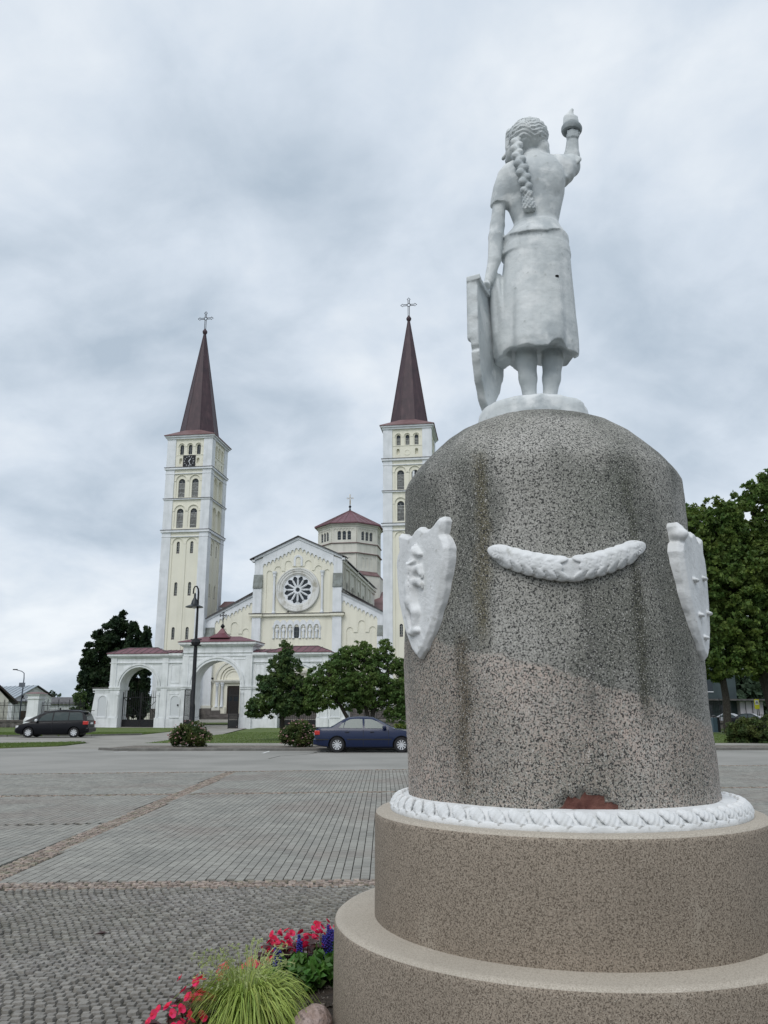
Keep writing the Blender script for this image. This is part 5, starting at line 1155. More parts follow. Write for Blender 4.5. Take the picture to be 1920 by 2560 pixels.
def tree(name, loc, ells, ntwig, nleaf, spread, size, leafm, trunk, label, cat='tree', group=None, droop=.2, nbr=26, trad=.18, branchm='bark'):
    root = empty(name, loc, label, cat, group)
    C = envelope(ells, ntwig); V, F = leaves(C, nleaf, spread, size, droop=droop)
    obj('crown', npmesh('crown', V, F, M[leafm]), root)
    b = MB(); 
    for st in trunk: b.tube(st, [trad*(1-.65*i/(len(st)-1)) for i in range(len(st))], 8)
    top = [Vector(p) for st in trunk for p in st[len(st)//2:]]
    for i in RNG.choice(len(C), min(nbr, len(C)), False):
        c = Vector(C[i]); p = min(top, key=lambda q: (q-c).length+max(0, q.z-c.z)*2); md = p.lerp(c, .5)+Vector((random.uniform(-.1, .1), random.uniform(-.1, .1), .12*(c-p).length))
        b.tube([p, md, c], [trad*.28, trad*.16, trad*.06], 5)
    o = b.build('trunk', M[branchm], root, smooth=True)
    return root
# maple and hawthorn-like trees on the lawn
tree('broadleaf_tree', (-5.75, 48, .05), [(-.1, 0, 2.0, 1.9, 1.7, .75), (0, 0, 2.9, 1.45, 1.3, .9), (.1, 0, 3.9, 1.0, .95, .95), (.1, 0, 4.8, .45, .45, .75), (-1.5, 0, 1.75, .7, .8, .5), (1.3, .2, 1.9, .7, .7, .6), (-1.1, 0, 3.3, .5, .4, .35), (1.2, 0, 2.6, .6, .5, .5)],
     820, 34, (.17, .17, .12), .105, 'leafdark', [[(0, 0, 0), (.03, 0, 1.0), (-.02, 0, 2.2), (0, 0, 3.6), (.05, 0, 4.6)]], 'dense dark green young tree on one trunk standing before the right arch', group=None, trad=.13)
tree('broadleaf_tree', (-1.5, 47, .05), [(-1.6, 0, 3.0, 1.5, 1.3, 1.3), (-.2, 0, 3.5, 1.7, 1.5, 1.6), (1.4, 0, 3.3, 1.4, 1.3, 1.5), (.2, 0, 4.7, 1.2, 1.0, .8), (1.5, 0, 4.9, .5, .5, .75), (-2.3, 0, 2.0, .7, .7, .5), (2.3, 0, 2.3, .8, .8, .9), (-1.0, 0, 4.5, .6, .5, .5), (2.4, 0, 4.0, .5, .5, .5), (-2.6, 0, 2.9, .5, .5, .4), (.3, .4, 2.2, 1.6, 1.0, .7), (2.3, 0, 1.5, .9, .7, .6)],
     1700, 28, (.16, .16, .11), .095, 'leafmid', [[(-.5, 0, 0), (-.5, 0, 1.2), (-1.1, 0, 2.2), (-1.6, 0, 3.4)], [(.6, 0, 0), (.6, 0, 1.3), (.3, 0, 2.6), (.5, 0, 4.2)], [(.62, .1, 0), (.9, .1, 1.6), (1.6, .1, 2.8), (1.8, 0, 4.0)]], 'wide loose green tree with several stems behind the blue sedan', trad=.15, nbr=60)
# lindens on the right
for i, (x, y, lab, el, tk, rr_) in enumerate((
    (24.2, 60, 'nearer linden with a slim dark trunk just right of the pedestal', [(0, 0, 9, 3.6, 3.4, 4.0), (-.8, 0, 13.0, 2.8, 2.8, 3.2), (.6, 0, 14.6, 2.0, 2.0, 2.6), (1.5, 0, 11.0, 2.6, 2.6, 3), (-.2, 0, 5.6, 3.0, 2.8, 2.0), (-1.7, 0, 15.8, 1.0, 1.0, 1.2)], [[(0, 0, 0), (.1, 0, 2.5), (-.1, 0, 5), (0, 0, 9), (-.4, 0, 13)]], .30),
    (28.3, 61, 'large linden with a thick trunk at the right edge of the photo', [(0, 0, 9.5, 4.0, 3.6, 4.6), (.2, 0, 14.5, 3.2, 3.2, 4.2), (-1.8, 0, 13, 2.2, 2.2, 3.4), (2.4, 0, 11, 3, 3, 4), (0, 0, 5.4, 3.6, 3, 1.8), (1.5, 0, 17.5, 2.2, 2.2, 2.2)], [[(0, 0, 0), (-.3, 0, 2), (-.75, 0, 4), (-.3, 0, 8), (0, 0, 13)]], .50))):
    tree('linden_tree', (x, y, .05), el, 1900, 30, (.34, .34, .22), .21, 'leaflinden', tk, lab, group='lindens at the right', trad=rr_, nbr=50)
tree('linden_tree', (37, 74, 0), [(0, 0, 9, 5, 5, 5), (0, 0, 14, 4, 4, 4)], 260, 50, (.8, .8, .6), .38, 'leaflinden', [[(0, 0, 0), (0, 0, 6), (0, 0, 12)]], 'linden outside the frame beyond the right edge', group='lindens at the right', trad=.4)
# thujas at the left of the gateway
tree('broadleaf_tree', (-31.6, 93, 0), [(.5, 0, 6.5, 2.3, 2.3, 4.2), (1.6, 0, 9.5, 1.9, 2, 2.6), (1.9, 0, 11.4, 1.1, 1.2, 1.2), (-.6, 0, 4.2, 1.5, 1.5, 3.0), (-1.2, 0, 7.9, .7, .7, .5), (-1.0, 0, 6.8, 1.0, .9, .8), (.6, 0, 3.0, 1.6, 2, 2.0)], 420, 75, (.42, .42, .32), .27, 'thuja', [[(.6, 0, 0), (.7, 0, 4), (1.3, 0, 8)]], 'dark ragged evergreen tree left of the gateway, the widest of the group', trad=.3)
tree('columnar_thuja', (-27.8, 92, 0), [(0, 0, 4.0, .95, .95, 3.9), (0, 0, 8.0, .85, .85, 3.6)], 230, 70, (.26, .26, .42), .21, 'thuja', [[(0, 0, 0), (0, 0, 9)]], 'tall narrow dark thuja seen through the left arch, taller of the two', group='columnar thujas', droop=-1.2, trad=.15)
tree('columnar_thuja', (-26.4, 92, 0), [(0, 0, 4.0, .80, .80, 3.9), (0, 0, 7.8, .62, .62, 3.1)], 200, 70, (.22, .22, .42), .21, 'thuja', [[(0, 0, 0), (0, 0, 9)]], 'tall narrow dark thuja nearest the left tower', group='columnar thujas', droop=-1.2, trad=.15)
tree('shrub', (-31.5, 88, 0), [(0, 0, 1.6, 1.1, 1, 1.5), (-.3, 0, 3.0, .6, .6, .8)], 80, 60, (.3, .3, .25), .16, 'leafdark', [[(0, 0, 0), (0, 0, 2)]], 'dark green shrub at the outer end of the gateway', 'shrub', trad=.08)
tree('conical_thuja', (-41.6, 90, 0), [(0, 0, .8, .55, .55, .9), (0, 0, 1.7, .32, .32, .9)], 90, 50, (.14, .14, .2), .12, 'thuja', [[(0, 0, 0), (0, 0, 1.8)]], 'small cone-shaped thuja behind the bars at the left', 'shrub', droop=-1, trad=.05)
tree('rose_bush', (-43.6, 90, 0), [(0, 0, .9, .7, .6, .9)], 50, 50, (.2, .2, .2), .13, 'leafdark', [[(0, 0, 0), (0, 0, 1.2)]], 'dark leafy bush behind the bars at the far left edge', 'shrub', trad=.05)
tree('shrub', (-24.0, 112, .6), [(0, 0, 1.2, 2.2, 1, 1.2)], 70, 50, (.4, .4, .3), .2, 'leafmid', [[(0, 0, 0), (0, 0, 1.2)]], 'green bush seen low through the left arch', 'shrub', trad=.06)
# yellow-green shrub beyond the sedan
tree('shrub', (1.1, 43.4, .06), [(0, 0, .45, .85, .5, .5)], 60, 60, (.2, .2, .16), .08, 'yellowshrub', [[(0, 0, 0), (0, 0, .5)]], 'low yellow-green shrub behind the sedan by the pedestal edge', 'shrub', trad=.04)
tree('hedge_bush', (19.3, 43.6, .05), [(0, 0, .55, 1.9, 1.0, .75), (-1.1, 0, .45, .8, .8, .6), (1.6, 0, .6, 1.5, .9, .8)], 260, 60, (.25, .25, .18), .10, 'shrub', [[(0, 0, 0), (0, 0, .5)]], 'broad low green hedge bush by the kerb at the right', 'shrub', trad=.05)
def spirea(x, y, w, h, label):
    t = tree('flowering_bush', (x, y, .08), [(0, 0, h*.50, w*.42, w*.38, h*.46), (-w*.22, 0, h*.36, w*.26, w*.25, h*.34), (w*.22, 0, h*.38, w*.26, w*.25, h*.36)], 200, 62, (.17, .17, .13), .062, 'shrub', [[(0, 0, 0), (0, 0, .5)]], label, 'bush', 'pink-flowering bushes', trad=.03)
    E = [(0, 0, h*.50, w*.46, w*.42, h*.52), (-w*.22, 0, h*.36, w*.30, w*.28, h*.38), (w*.22, 0, h*.38, w*.30, w*.28, h*.40)]
    C = envelope(E, 190, shell=.93); C = C[(C[:, 2] > .05) & (C[:, 1] < .15)]; V, F = leaves(C, 10, (.045, .045, .025), .032, aspect=1.1); obj('blossom', npmesh('blossom', V, F, M['pinkbloom']), t)['kind'] = 'stuff'
spirea(-8.83, 38.8, 1.95, 1.15, 'round bush with pale pink blossom at the kerb near the lamp post'); spirea(-3.85, 38.6, 1.8, 1.20, 'round bush with pink blossom touching the rear of the blue sedan')
# distant trees on the horizon
for i, (x, y, w, h) in enumerate(((-150, 330, 26, 9), (-108, 360, 20, 8), (-82, 300, 14, 6), (60, 210, 12, 11), (76, 190, 10, 12), (48, 260, 16, 12))):
    C = envelope([(x+random.uniform(-1, 1)*w*.8, y, h*.45, w*.5, 4, h*.55) for _ in range(5)], 160); V, F = leaves(C, 40, (w*.09, 2, h*.14), h*.09)
    o = obj('distant_trees', npmesh('distant_trees', V, F, M['farleaf'])); tag(o, 'far row of trees on the horizon', 'trees', 'far tree rows', 'stuff')
# grass blades on the lawns nearest the camera side
def turf(poly, z, n, h=.05):
    P = np.array(poly); lo, hi = P.min(0), P.max(0); lo = np.maximum(lo, [-30, 38]); hi = np.minimum(hi, [24, 66]); X = RNG.uniform(lo[0], hi[0], n*2); Y = RNG.uniform(lo[1], hi[1], n*2)
    ins = np.zeros(len(X), bool); j = len(P)-1
    for i in range(len(P)):
        c = ((P[i, 1] > Y) != (P[j, 1] > Y)) & (X < (P[j, 0]-P[i, 0])*(Y-P[i, 1])/(P[j, 1]-P[i, 1]+1e-12)+P[i, 0]); ins ^= c; j = i
    X, Y = X[ins][:n], Y[ins][:n]; n = len(X); a = RNG.uniform(0, PI, n); w = .02; dx, dy = np.cos(a)*w, np.sin(a)*w; t = RNG.normal(0, .02, (n, 2)); hh = RNG.uniform(.5, 1.4, n)*h
    V = np.stack([np.stack([X-dx, Y-dy, np.full(n, z-.01)], 1), np.stack([X+dx, Y+dy, np.full(n, z-.01)], 1), np.stack([X+t[:, 0], Y+t[:, 1], z+hh], 1)], 1).reshape(-1, 3)
    o = obj('grass', npmesh('grass', V, np.arange(len(V)).reshape(-1, 3), M['blade'])); tag(o, 'short green lawn grass', 'grass', 'lawn grass', 'stuff')
for i, (pl_, z) in enumerate(lawns): turf(pl_, z, (16000, 14000, 26000, 14000)[i])

# ------------------------------------------------------------ flower bed round the monument
n = 64; rb_ = [2.08+.03*math.sin(5*i) for i in range(n)]
b = MB(); b.add([(1.2*math.cos(2*PI*i/n), 1.2*math.sin(2*PI*i/n), .06) for i in range(n)]+[(rb_[i]*.9*math.cos(2*PI*i/n), rb_[i]*.9*math.sin(2*PI*i/n), .055) for i in range(n)]+[(rb_[i]*math.cos(2*PI*i/n), rb_[i]*math.sin(2*PI*i/n), .0) for i in range(n)],
    [(i, n+i, n+(i+1) % n, (i+1) % n) for i in range(n)]+[(n+i, 2*n+i, 2*n+(i+1) % n, n+(i+1) % n) for i in range(n)])
bed = b.build('flower_bed', M['earth'], loc=(CX, CY, 0)); bed['kind'] = 'structure'
C = []
for _ in range(900):
    a = random.uniform(R(150), R(290)) if random.random() < .0 else random.uniform(R(90), R(270)); r_ = random.uniform(1.3, 1.95); C.append((r_*math.cos(a), r_*math.sin(a), .06))
V, F = leaves(np.array(C), 2, (.02, .02, .01), .03, aspect=1.5); o = obj('bark_mulch', npmesh('bark_mulch', V, F, M['gravel']), bed); o['kind'] = 'stuff'
def petal(mb, c, d, up, L_, W_):
    d = Vector(d).normalized(); s = d.cross(Vector(up)).normalized(); c = Vector(c); u_ = Vector(up)
    mb.add([c, c+d*L_*.5+s*W_*.5+u_*L_*.12, c+d*L_+s*W_*.22+u_*L_*.05, c+d*L_-s*W_*.22+u_*L_*.05, c+d*L_*.5-s*W_*.5+u_*L_*.12, c+d*L_*.55-u_*L_*.04], [(0, 1, 5), (1, 2, 5), (2, 3, 5), (3, 4, 5), (4, 0, 5)])
def make_begonia(m, lab):
    root = empty('begonia', (0, 0, 0), lab, 'flower', 'crimson begonias in the bed')
    lf = MB()
    for i in range(26):
        a = random.uniform(0, 2*PI); r_ = random.uniform(.02, .11); z = random.uniform(.05, .19); petal(lf, (r_*math.cos(a), r_*math.sin(a), z), (math.cos(a), math.sin(a), random.uniform(-.3, .4)), (0, 0, 1), random.uniform(.07, .10), .085)
    for i in range(4):
        a = i*1.6; lf.tube([(0, 0, 0), (.05*math.cos(a), .05*math.sin(a), .1), (.08*math.cos(a), .08*math.sin(a), .2)], .005, 4)
    lf.build('foliage', M['begleaf'], root)
    for i in range(17):
        a = random.uniform(0, 2*PI); r_ = random.uniform(.0, .13); c = Vector((r_*math.cos(a), r_*math.sin(a), random.uniform(.16, .27))); tilt = Vector((math.cos(a)*.7-.1, math.sin(a)*.6-.5, .7)).normalized()
        fb = MB(); t1 = tilt.cross(Vector((0, 0, 1))).normalized(); t2 = tilt.cross(t1)
        for q in range(4):
            an = q*PI/2+.4; L_ = .027 if q % 2 else .021; petal(fb, c, t1*math.cos(an)+t2*math.sin(an)+tilt*.25, tilt, L_, L_*1.25)
        petal(fb, c+tilt*.004, t1+tilt*.5, tilt, .016, .016); fb.build('flower', m, root, smooth=True)
    return root
bl = ['crimson begonia, topmost behind the grass clump by the pedestal', 'crimson begonia close against the left edge of the pedestal', 'crimson begonia with blue spikes before it, right of the grass clump', 'crimson begonia at the bottom left, beside the grass clump', 'crimson begonia at the very corner of the bed, partly out of frame', 'crimson begonia in the middle of the row behind the grass clump', 'begonia low between the salvia spikes and the grass clump', 'begonia peeping out of the left of the grass blades', 'dim pink begonia right beside the stone edge, highest on the pedestal side']
spots = [(-.62, 5.86), (-.42, 6.05), (-.50, 5.76), (-.95, 4.60), (-1.01, 4.40), (-.68, 5.68), (-.66, 5.58), (-.98, 4.82), (-.25, 6.15)]
pb0 = make_begonia(M['begonia'], bl[0]); pb0.location = (spots[0][0], spots[0][1], .04); pb0.scale = (.9, .9, .8)
for i in range(1, len(spots)):
    c = copy_tree(pb0); c.location = (spots[i][0], spots[i][1], .05); c.rotation_euler = (0, 0, i*1.7); c['label'] = bl[i]; c.scale = (.9, .9, random.uniform(.70, .85))
for i, (x, y) in enumerate([(-.78, 5.42), (-.90, 5.30)]):
    c = make_begonia(M['salmonb'], ['salmon pink begonia just behind the middle of the grass clump', 'salmon pink begonia among the grass plumes, left of the other salmon one'][i]); c.scale = (.8, .8, .6); c['group'] = 'salmon begonias'; c.location = (x, y, .05)
def make_salvia(lab):
    root = empty('salvia', (0, 0, 0), lab, 'flower', 'blue salvias in the bed'); 
    for i in range(4):
        b = MB(); x, y = random.uniform(-.06, .06), random.uniform(-.05, .05); h = random.uniform(.19, .27); b.tube([(x, y, 0), (x, y, h-.12)], .004, 4)
        for k in range(34): a = k*2.4; z = h-.14+.14*k/34; r_ = .013*(1-.6*k/34); b.ball((x+r_*math.cos(a), y+r_*math.sin(a), z), .008, 4)
        b.build('flower_spike', M['salvia'], root)
    C = [(random.uniform(-.07, .07), random.uniform(-.07, .07), random.uniform(.03, .14)) for _ in range(14)]; V, F = leaves(np.array(C), 6, (.03, .03, .02), .05); obj('foliage', npmesh('foliage', V, F, M['bedleaf']), root)
    return root
sp_ = [(-.40, 5.72), (-.52, 5.56), (-.30, 5.86), (-.62, 5.42), (-.44, 5.60)]
s0 = make_salvia('blue salvia in front of the crimson begonias'); s0.location = (*sp_[0], .05)
for i in range(1, 4): c = copy_tree(s0); c.location = (*sp_[i], .05); c.rotation_euler = (0, 0, i*1.3); c['label'] = ['', 'dark blue salvia spikes just right of the grass plumes', 'blue salvia tight against the pedestal edge', 'blue salvia half behind the grass clump', 'blue salvia between the other spikes, above the green leaves'][i]
for i, (x, y, lab) in enumerate(((-.34, 5.50, 'fresh green leafy plant below the salvias against the pedestal'), (-.48, 5.38, 'fresh green leafy plant right of the grass clump'))):
    C = [(random.uniform(-.11, .11), random.uniform(-.1, .1), random.uniform(.02, .15)) for _ in range(46)]; V, F = leaves(np.array(C), 9, (.03, .03, .02), .045); root = empty('leafy_plant', (x, y, .05), lab, 'plant', 'green bedding plants'); obj('foliage', npmesh('foliage', V, F, M['bedleaf']), root)
# ornamental grass clump
og = empty('ornamental_grass', (-.70, 4.68, .03), 'big arching yellow-green grass clump with feathery tips at the bottom of the photo', 'grass clump')
def blades(n_, r0, hr, lr, w0, plume=False):
    VV = []; FF = []
    for _ in range(n_):
        a = RNG.uniform(0, 2*PI); b0 = RNG.uniform(0, r0); L_ = RNG.uniform(*lr); h = RNG.uniform(*hr); w = w0*RNG.uniform(.6, 1.2); d = np.array([math.cos(a), math.sin(a)]); s_ = np.array([-d[1], d[0]]); k = 7; base = len(VV)*1
        a2 = RNG.normal(0, .25)
        for i in range(k):
            t = i/(k-1); rr_ = b0+L_*(t**1.5); z = h*(1-(1-t)**1.9) - (L_*.85*t**3.2 if not plume else .04*t**3); off = s_*a2*L_*t*t; c = d*rr_+off; ww = w*(1-t**2.2)+.0006
            VV.append((c[0]-s_[0]*ww, c[1]-s_[1]*ww, z)); VV.append((c[0]+s_[0]*ww, c[1]+s_[1]*ww, z+.002))
            if i: q = base+2*i; FF.append((q-2, q-1, q+1, q))
    return np.array(VV), np.array(FF)
V, F = blades(1300, .09, (.22, .40), (.10, .35), .0042); obj('blades', npmesh('blades', V, F, M['ornblade']), og)
V, F = blades(110, .10, (.34, .46), (.06, .24), .0016, True); obj('flower_stalks', npmesh('flower_stalks', V, F, M['plume']), og)
tips = V.reshape(-1, 14, 3)[:, 10:, :].reshape(-1, 3); V, F = leaves(tips, 2, (.005, .005, .014), .007, aspect=3); obj('plumes', npmesh('plumes', V, F, M['plume']), og)

# ------------------------------------------------------------ sculpting by distance field + surface nets
class Field:
    def __init__(s, lo, hi, h):
        s.lo = np.array(lo, np.float32); s.h = h; s.n = np.ceil((np.array(hi)-s.lo)/h).astype(int)+1
        s.ax = [s.lo[i]+h*np.arange(s.n[i], dtype=np.float32) for i in range(3)]
        s.X, s.Y, s.Z = np.meshgrid(*s.ax, indexing='ij', sparse=True)
        s.d = np.full(s.n, 1.0, np.float32)
    def region(s, lo, hi, pad):
        sl = []
        for i in range(3):
            a = int(max(0, math.floor((lo[i]-pad-s.lo[i])/s.h))); b = int(min(s.n[i], math.ceil((hi[i]+pad-s.lo[i])/s.h)+1)); sl.append(slice(a, max(a+1, b)))
        return tuple(sl)
    def sub(s, sl): return s.ax[0][sl[0]][:, None, None], s.ax[1][sl[1]][None, :, None], s.ax[2][sl[2]][None, None, :]
    def union(s, sl, d, k):
        a = s.d[sl]
        if k <= 0: s.d[sl] = np.minimum(a, d); return
        h = np.clip(.5+.5*(a-d)/k, 0, 1); s.d[sl] = a*(1-h)+d*h-k*h*(1-h)
    def cut(s, sl, d, k):
        a = s.d[sl]; h = np.clip(.5-.5*(a+d)/k, 0, 1); s.d[sl] = a*(1-h)-d*h+k*h*(1-h)
    def cap(s, p, q, r0, r1, k=.02, sy=1., cut=False):
        p = np.array(p, float); q = np.array(q, float); R_ = max(r0, r1)*max(1, sy); sl = s.region(np.minimum(p, q)-R_, np.maximum(p, q)+R_, k+.03); X, Y, Z = s.sub(sl)
        d = q-p; L2 = max(1e-9, d.dot(d)); t = np.clip(((X-p[0])*d[0]+(Y-p[1])*d[1]+(Z-p[2])*d[2])/L2, 0, 1)
        dd = np.sqrt((X-p[0]-t*d[0])**2+((Y-p[1]-t*d[1])/sy)**2+(Z-p[2]-t*d[2])**2)-(r0+(r1-r0)*t)
        (s.cut if cut else s.union)(sl, dd.astype(np.float32), k)
    def ell(s, c, r, k=.02, rot=None, cut=False):
        c = np.array(c, float); m = max(r); sl = s.region(c-m, c+m, k+.03); X, Y, Z = s.sub(sl); X, Y, Z = X-c[0], Y-c[1], Z-c[2]
        if rot is not None:
            Rm = np.array(rot.to_3x3().transposed()); x = Rm[0][0]*X+Rm[0][1]*Y+Rm[0][2]*Z; y = Rm[1][0]*X+Rm[1][1]*Y+Rm[1][2]*Z; z = Rm[2][0]*X+Rm[2][1]*Y+Rm[2][2]*Z
        else: x, y, z = X, Y, Z
        k0 = np.sqrt((x/r[0])**2+(y/r[1])**2+(z/r[2])**2); k1 = np.sqrt((x/r[0]**2)**2+(y/r[1]**2)**2+(z/r[2]**2)**2)+1e-6
        (s.cut if cut else s.union)(sl, (k0*(k0-1)/k1).astype(np.float32), k)
    def loft(s, keys, k=.02, fold=None, cut=False, cut_k=.004):
        """keys: (z, cx, cy, rx, ry)"""
        K = np.array(keys, float); K = K[np.argsort(K[:, 0])]; rm = K[:, 3:].max(); lo = (K[:, 1].min()-rm, K[:, 2].min()-rm, K[0, 0]); hi = (K[:, 1].max()+rm, K[:, 2].max()+rm, K[-1, 0])
        sl = s.region(lo, hi, k+.03); X, Y, Z = s.sub(sl)
        z = Z; cx, cy, rx, ry = [np.interp(z, K[:, 0], K[:, i]) for i in (1, 2, 3, 4)]
        u, v = (X-cx)/rx, (Y-cy)/ry; r_ = np.sqrt(u*u+v*v); 
        if fold is not None: r_ = r_-fold(np.arctan2(v, u), z)
        d = (r_-1)*np.minimum(rx, ry)*.92; d = np.maximum(d, np.maximum(K[0, 0]-z, z-K[-1, 0]))
        (s.cut if cut else s.union)(sl, d.astype(np.float32), cut_k if cut else k)
    def mesh(s, name, m, smooth=True):
        F = s.d; ins = F < 0; nx, ny, nz = F.shape; c = np.zeros((nx-1, ny-1, nz-1), np.int8)
        for dx in (0, 1):
            for dy in (0, 1):
                for dz in (0, 1): c += ins[dx:nx-1+dx, dy:ny-1+dy, dz:nz-1+dz]
        act = (c > 0) & (c < 8); idx = np.full(c.shape, -1, np.int32); A = np.argwhere(act); idx[act] = np.arange(len(A)); S_ = np.zeros((len(A), 3)); C_ = np.zeros(len(A))
        co = [(0, 0, 0), (1, 0, 0), (0, 1, 0), (1, 1, 0), (0, 0, 1), (1, 0, 1), (0, 1, 1), (1, 1, 1)]
        val = [F[A[:, 0]+a, A[:, 1]+b, A[:, 2]+g] for a, b, g in co]
        for i in range(8):
            for j in range(i+1, 8):
                df = [co[j][q]-co[i][q] for q in range(3)]
                if sum(abs(q) for q in df) != 1: continue
                x = (val[i] < 0) != (val[j] < 0); t = np.where(x, val[i]/(val[i]-val[j]+1e-12), 0)
                S_ += np.where(x[:, None], np.array(co[i])+t[:, None]*np.array(df), 0); C_ += x
        V = s.lo+(A+S_/C_[:, None])*s.h; faces = []
        for ax in range(3):
            o1, o2 = [q for q in range(3) if q != ax]
            a = ins.take(range(0, F.shape[ax]-1), ax); b = ins.take(range(1, F.shape[ax]), ax); E_ = np.argwhere(a != b)
            E_ = E_[(E_[:, o1] > 0) & (E_[:, o2] > 0) & (E_[:, o1] < F.shape[o1]-1) & (E_[:, o2] < F.shape[o2]-1)]
            sg_ = ins[E_[:, 0], E_[:, 1], E_[:, 2]]; q = []
            for d1, d2 in ((-1, -1), (0, -1), (0, 0), (-1, 0)):
                P_ = E_.copy(); P_[:, o1] += d1; P_[:, o2] += d2; q.append(idx[P_[:, 0], P_[:, 1], P_[:, 2]])
            q = np.stack(q, 1); fl = sg_ if ax != 1 else ~sg_; q = np.where(fl[:, None], q, q[:, ::-1]); faces.append(q)
        F_ = np.concatenate(faces); F_ = F_[(F_ >= 0).all(1)]
        return npmesh(name, V, F_, m, smooth)

# ------------------------------------------------------------ monument: tiers, block, ring
mon = empty('monument_pedestal', (CX, CY, 0), 'rough granite drum pedestal on two round aggregate tiers in the foreground', 'pedestal')
def drum(name, R_, z0, z1, m, mt, rough=.004):
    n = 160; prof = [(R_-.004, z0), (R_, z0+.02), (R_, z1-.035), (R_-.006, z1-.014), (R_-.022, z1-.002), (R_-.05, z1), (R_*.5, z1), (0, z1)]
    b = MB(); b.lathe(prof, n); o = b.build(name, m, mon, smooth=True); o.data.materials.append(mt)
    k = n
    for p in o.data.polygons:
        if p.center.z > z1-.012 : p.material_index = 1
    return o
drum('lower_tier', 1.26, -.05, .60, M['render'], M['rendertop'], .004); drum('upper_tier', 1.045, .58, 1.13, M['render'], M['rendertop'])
# granite block: revolved with a hewn, uneven surface
n, mz = 288, 190
zs = np.concatenate([np.linspace(1.11, 2.84, 120), np.linspace(2.84, 3.375, 70)[1:]])
def rprof(z):
    return float(np.interp(z, [1.1, 2.70, 2.86, 2.925, 2.965, 3.05, 3.13, 3.20, 3.27, 3.32, 3.355, 3.375], [.840, .820, .814, .808, .790, .728, .655, .585, .49, .39, .29, .16]))
th = np.linspace(0, 2*PI, n, endpoint=False); RR = np.array([rprof(z) for z in zs])
from mathutils import noise as mn
V = []
for j, z in enumerate(zs):
    for t in th:
        r_ = RR[j]; c, s_ = math.cos(t), math.sin(t)
        q = mn.noise(Vector((c*1.6, s_*1.6, z*1.3)))*.020 + mn.noise(Vector((c*5, s_*5, z*4.5)))*.006 + mn.noise(Vector((c*22, s_*22, z*18)))*.0022
        ed = -.012*max(0, 1-abs(z-2.93)/.05)
        r2 = max(.02, r_+q*(1 if z > 1.2 else .4)+0*ed)
        # worn notch above the ring, front
        az = math.degrees(math.atan2(c, -s_))
        hh = 1.214+.070*max(0, 1-abs((az+3.5)/12)**2.0)+.028*mn.noise(Vector((az*.35, 3, 0)))+.010*mn.noise(Vector((az*1.7, 0, 1)))
        if -15.5 < az < 8.5 and z < hh+.012: r2 = r2-.030*min(1, (hh+.012-z)/.014)*min(1, (12-abs(az+3.5))/2)
        sh = (-.020-.045*max(0, (z-1.2)/1.8))/.6
        V.append((r2*c+sh*.6, r2*s_, z))
V = np.array(V); m_ = len(zs); F = []
i = np.arange(n); 
for j in range(m_-1): F.append(np.stack([j*n+i, j*n+(i+1) % n, (j+1)*n+(i+1) % n, (j+1)*n+i], 1))
me = npmesh('granite_block', V, np.concatenate(F), M['granite'], True)
blk = obj('granite_block', me, mon)
tb = MB(); tb.lathe([(.17, 3.372), (0, 3.376)], 32, (-.06, 0, 0)); tb.build('block_top', M['granite'], mon)
# exposed red stone at the foot
b = MB(); k = 34; top = [(-14.5+24*q/k) for q in range(k+1)]; vs = []
def hgt(a): return 1.212+.070*max(0, 1-abs((a+3.5)/11)**2.0)+.028*mn.noise(Vector((a*.35, 3, 0)))+.010*mn.noise(Vector((a*1.7, 0, 1)))
for a in top:
    for t in (0, .5, 1): z = 1.17+(hgt(a)-1.17)*t; r_ = .8235+.003*math.sin(a*3+t*5)+.004*math.sin(a*1.1+t*9)-.006*t; vs.append((r_*math.sin(R(a)), -r_*math.cos(R(a)), z))
b.add(vs, [(3*i+j, 3*i+3+j, 3*i+4+j, 3*i+1+j) for i in range(k) for j in (0, 1)]); b.build('exposed_red_stone', M['redstone'], mon, smooth=True)
# white ring: base strip, roll, and carved leaves one by one
b = MB(); b.lathe([(.83, 1.128), (.957, 1.128), (.960, 1.133), (.960, 1.152), (.955, 1.158), (.93, 1.162), (.925, 1.175), (.905, 1.195), (.875, 1.207), (.85, 1.210), (.835, 1.214), (.80, 1.213)], 180)
ring = b.build('white_ring', M['plaster'], mon, smooth=True)
NL = 58; f = Field((-.082, -.085, -.060), (.082, .03, .055), .0042)
E_ = Matrix.Rotation(R(-38), 4, 'Y')
def lf_pt(u, v, w=0):   # along leaf u (-1..1), across v; leaf lies on the roll
    x = -.042*u+.020*v*0; ang = R(12)+R(70)*(u*.5+.5); return x, ang
for i in range(9):
    t = i/8; x = .026-.052*t; ph = R(8)+R(74)*t; r_ = .060; y = -.022-r_*math.cos(ph)+.02; z = -.045+r_*math.sin(ph)*1.15
    wd = .020+.014*math.sin(PI*min(1, t*1.05))
    for s_ in (-1, 0, 1): f.ell((x+s_*wd*.62, y+.004*abs(s_), z), (wd*.55, .009, .016), .006)
for s_ in (-1, 0, 1): f.cap((.034+s_*.006, -.068, -.030), (.0+s_*.016, -.045, .005), .0045, .004, .003)
X, Y, Z = f.sub((slice(None),)*3); f.d += (.0028*np.sin(300*(X*.86-Z*.45)+0*Y)*.6).astype(np.float32)
lm = f.mesh('carved_leaf', M['plaster'])
for i in range(NL):
    a = 2*PI*i/NL; o = obj('carved_leaf', lm, ring, (.893*math.sin(a), -.893*math.cos(a), 1.182), (random.uniform(-.04, .04), random.uniform(-.05, .05), a)); o.scale = (1, .97, .84)
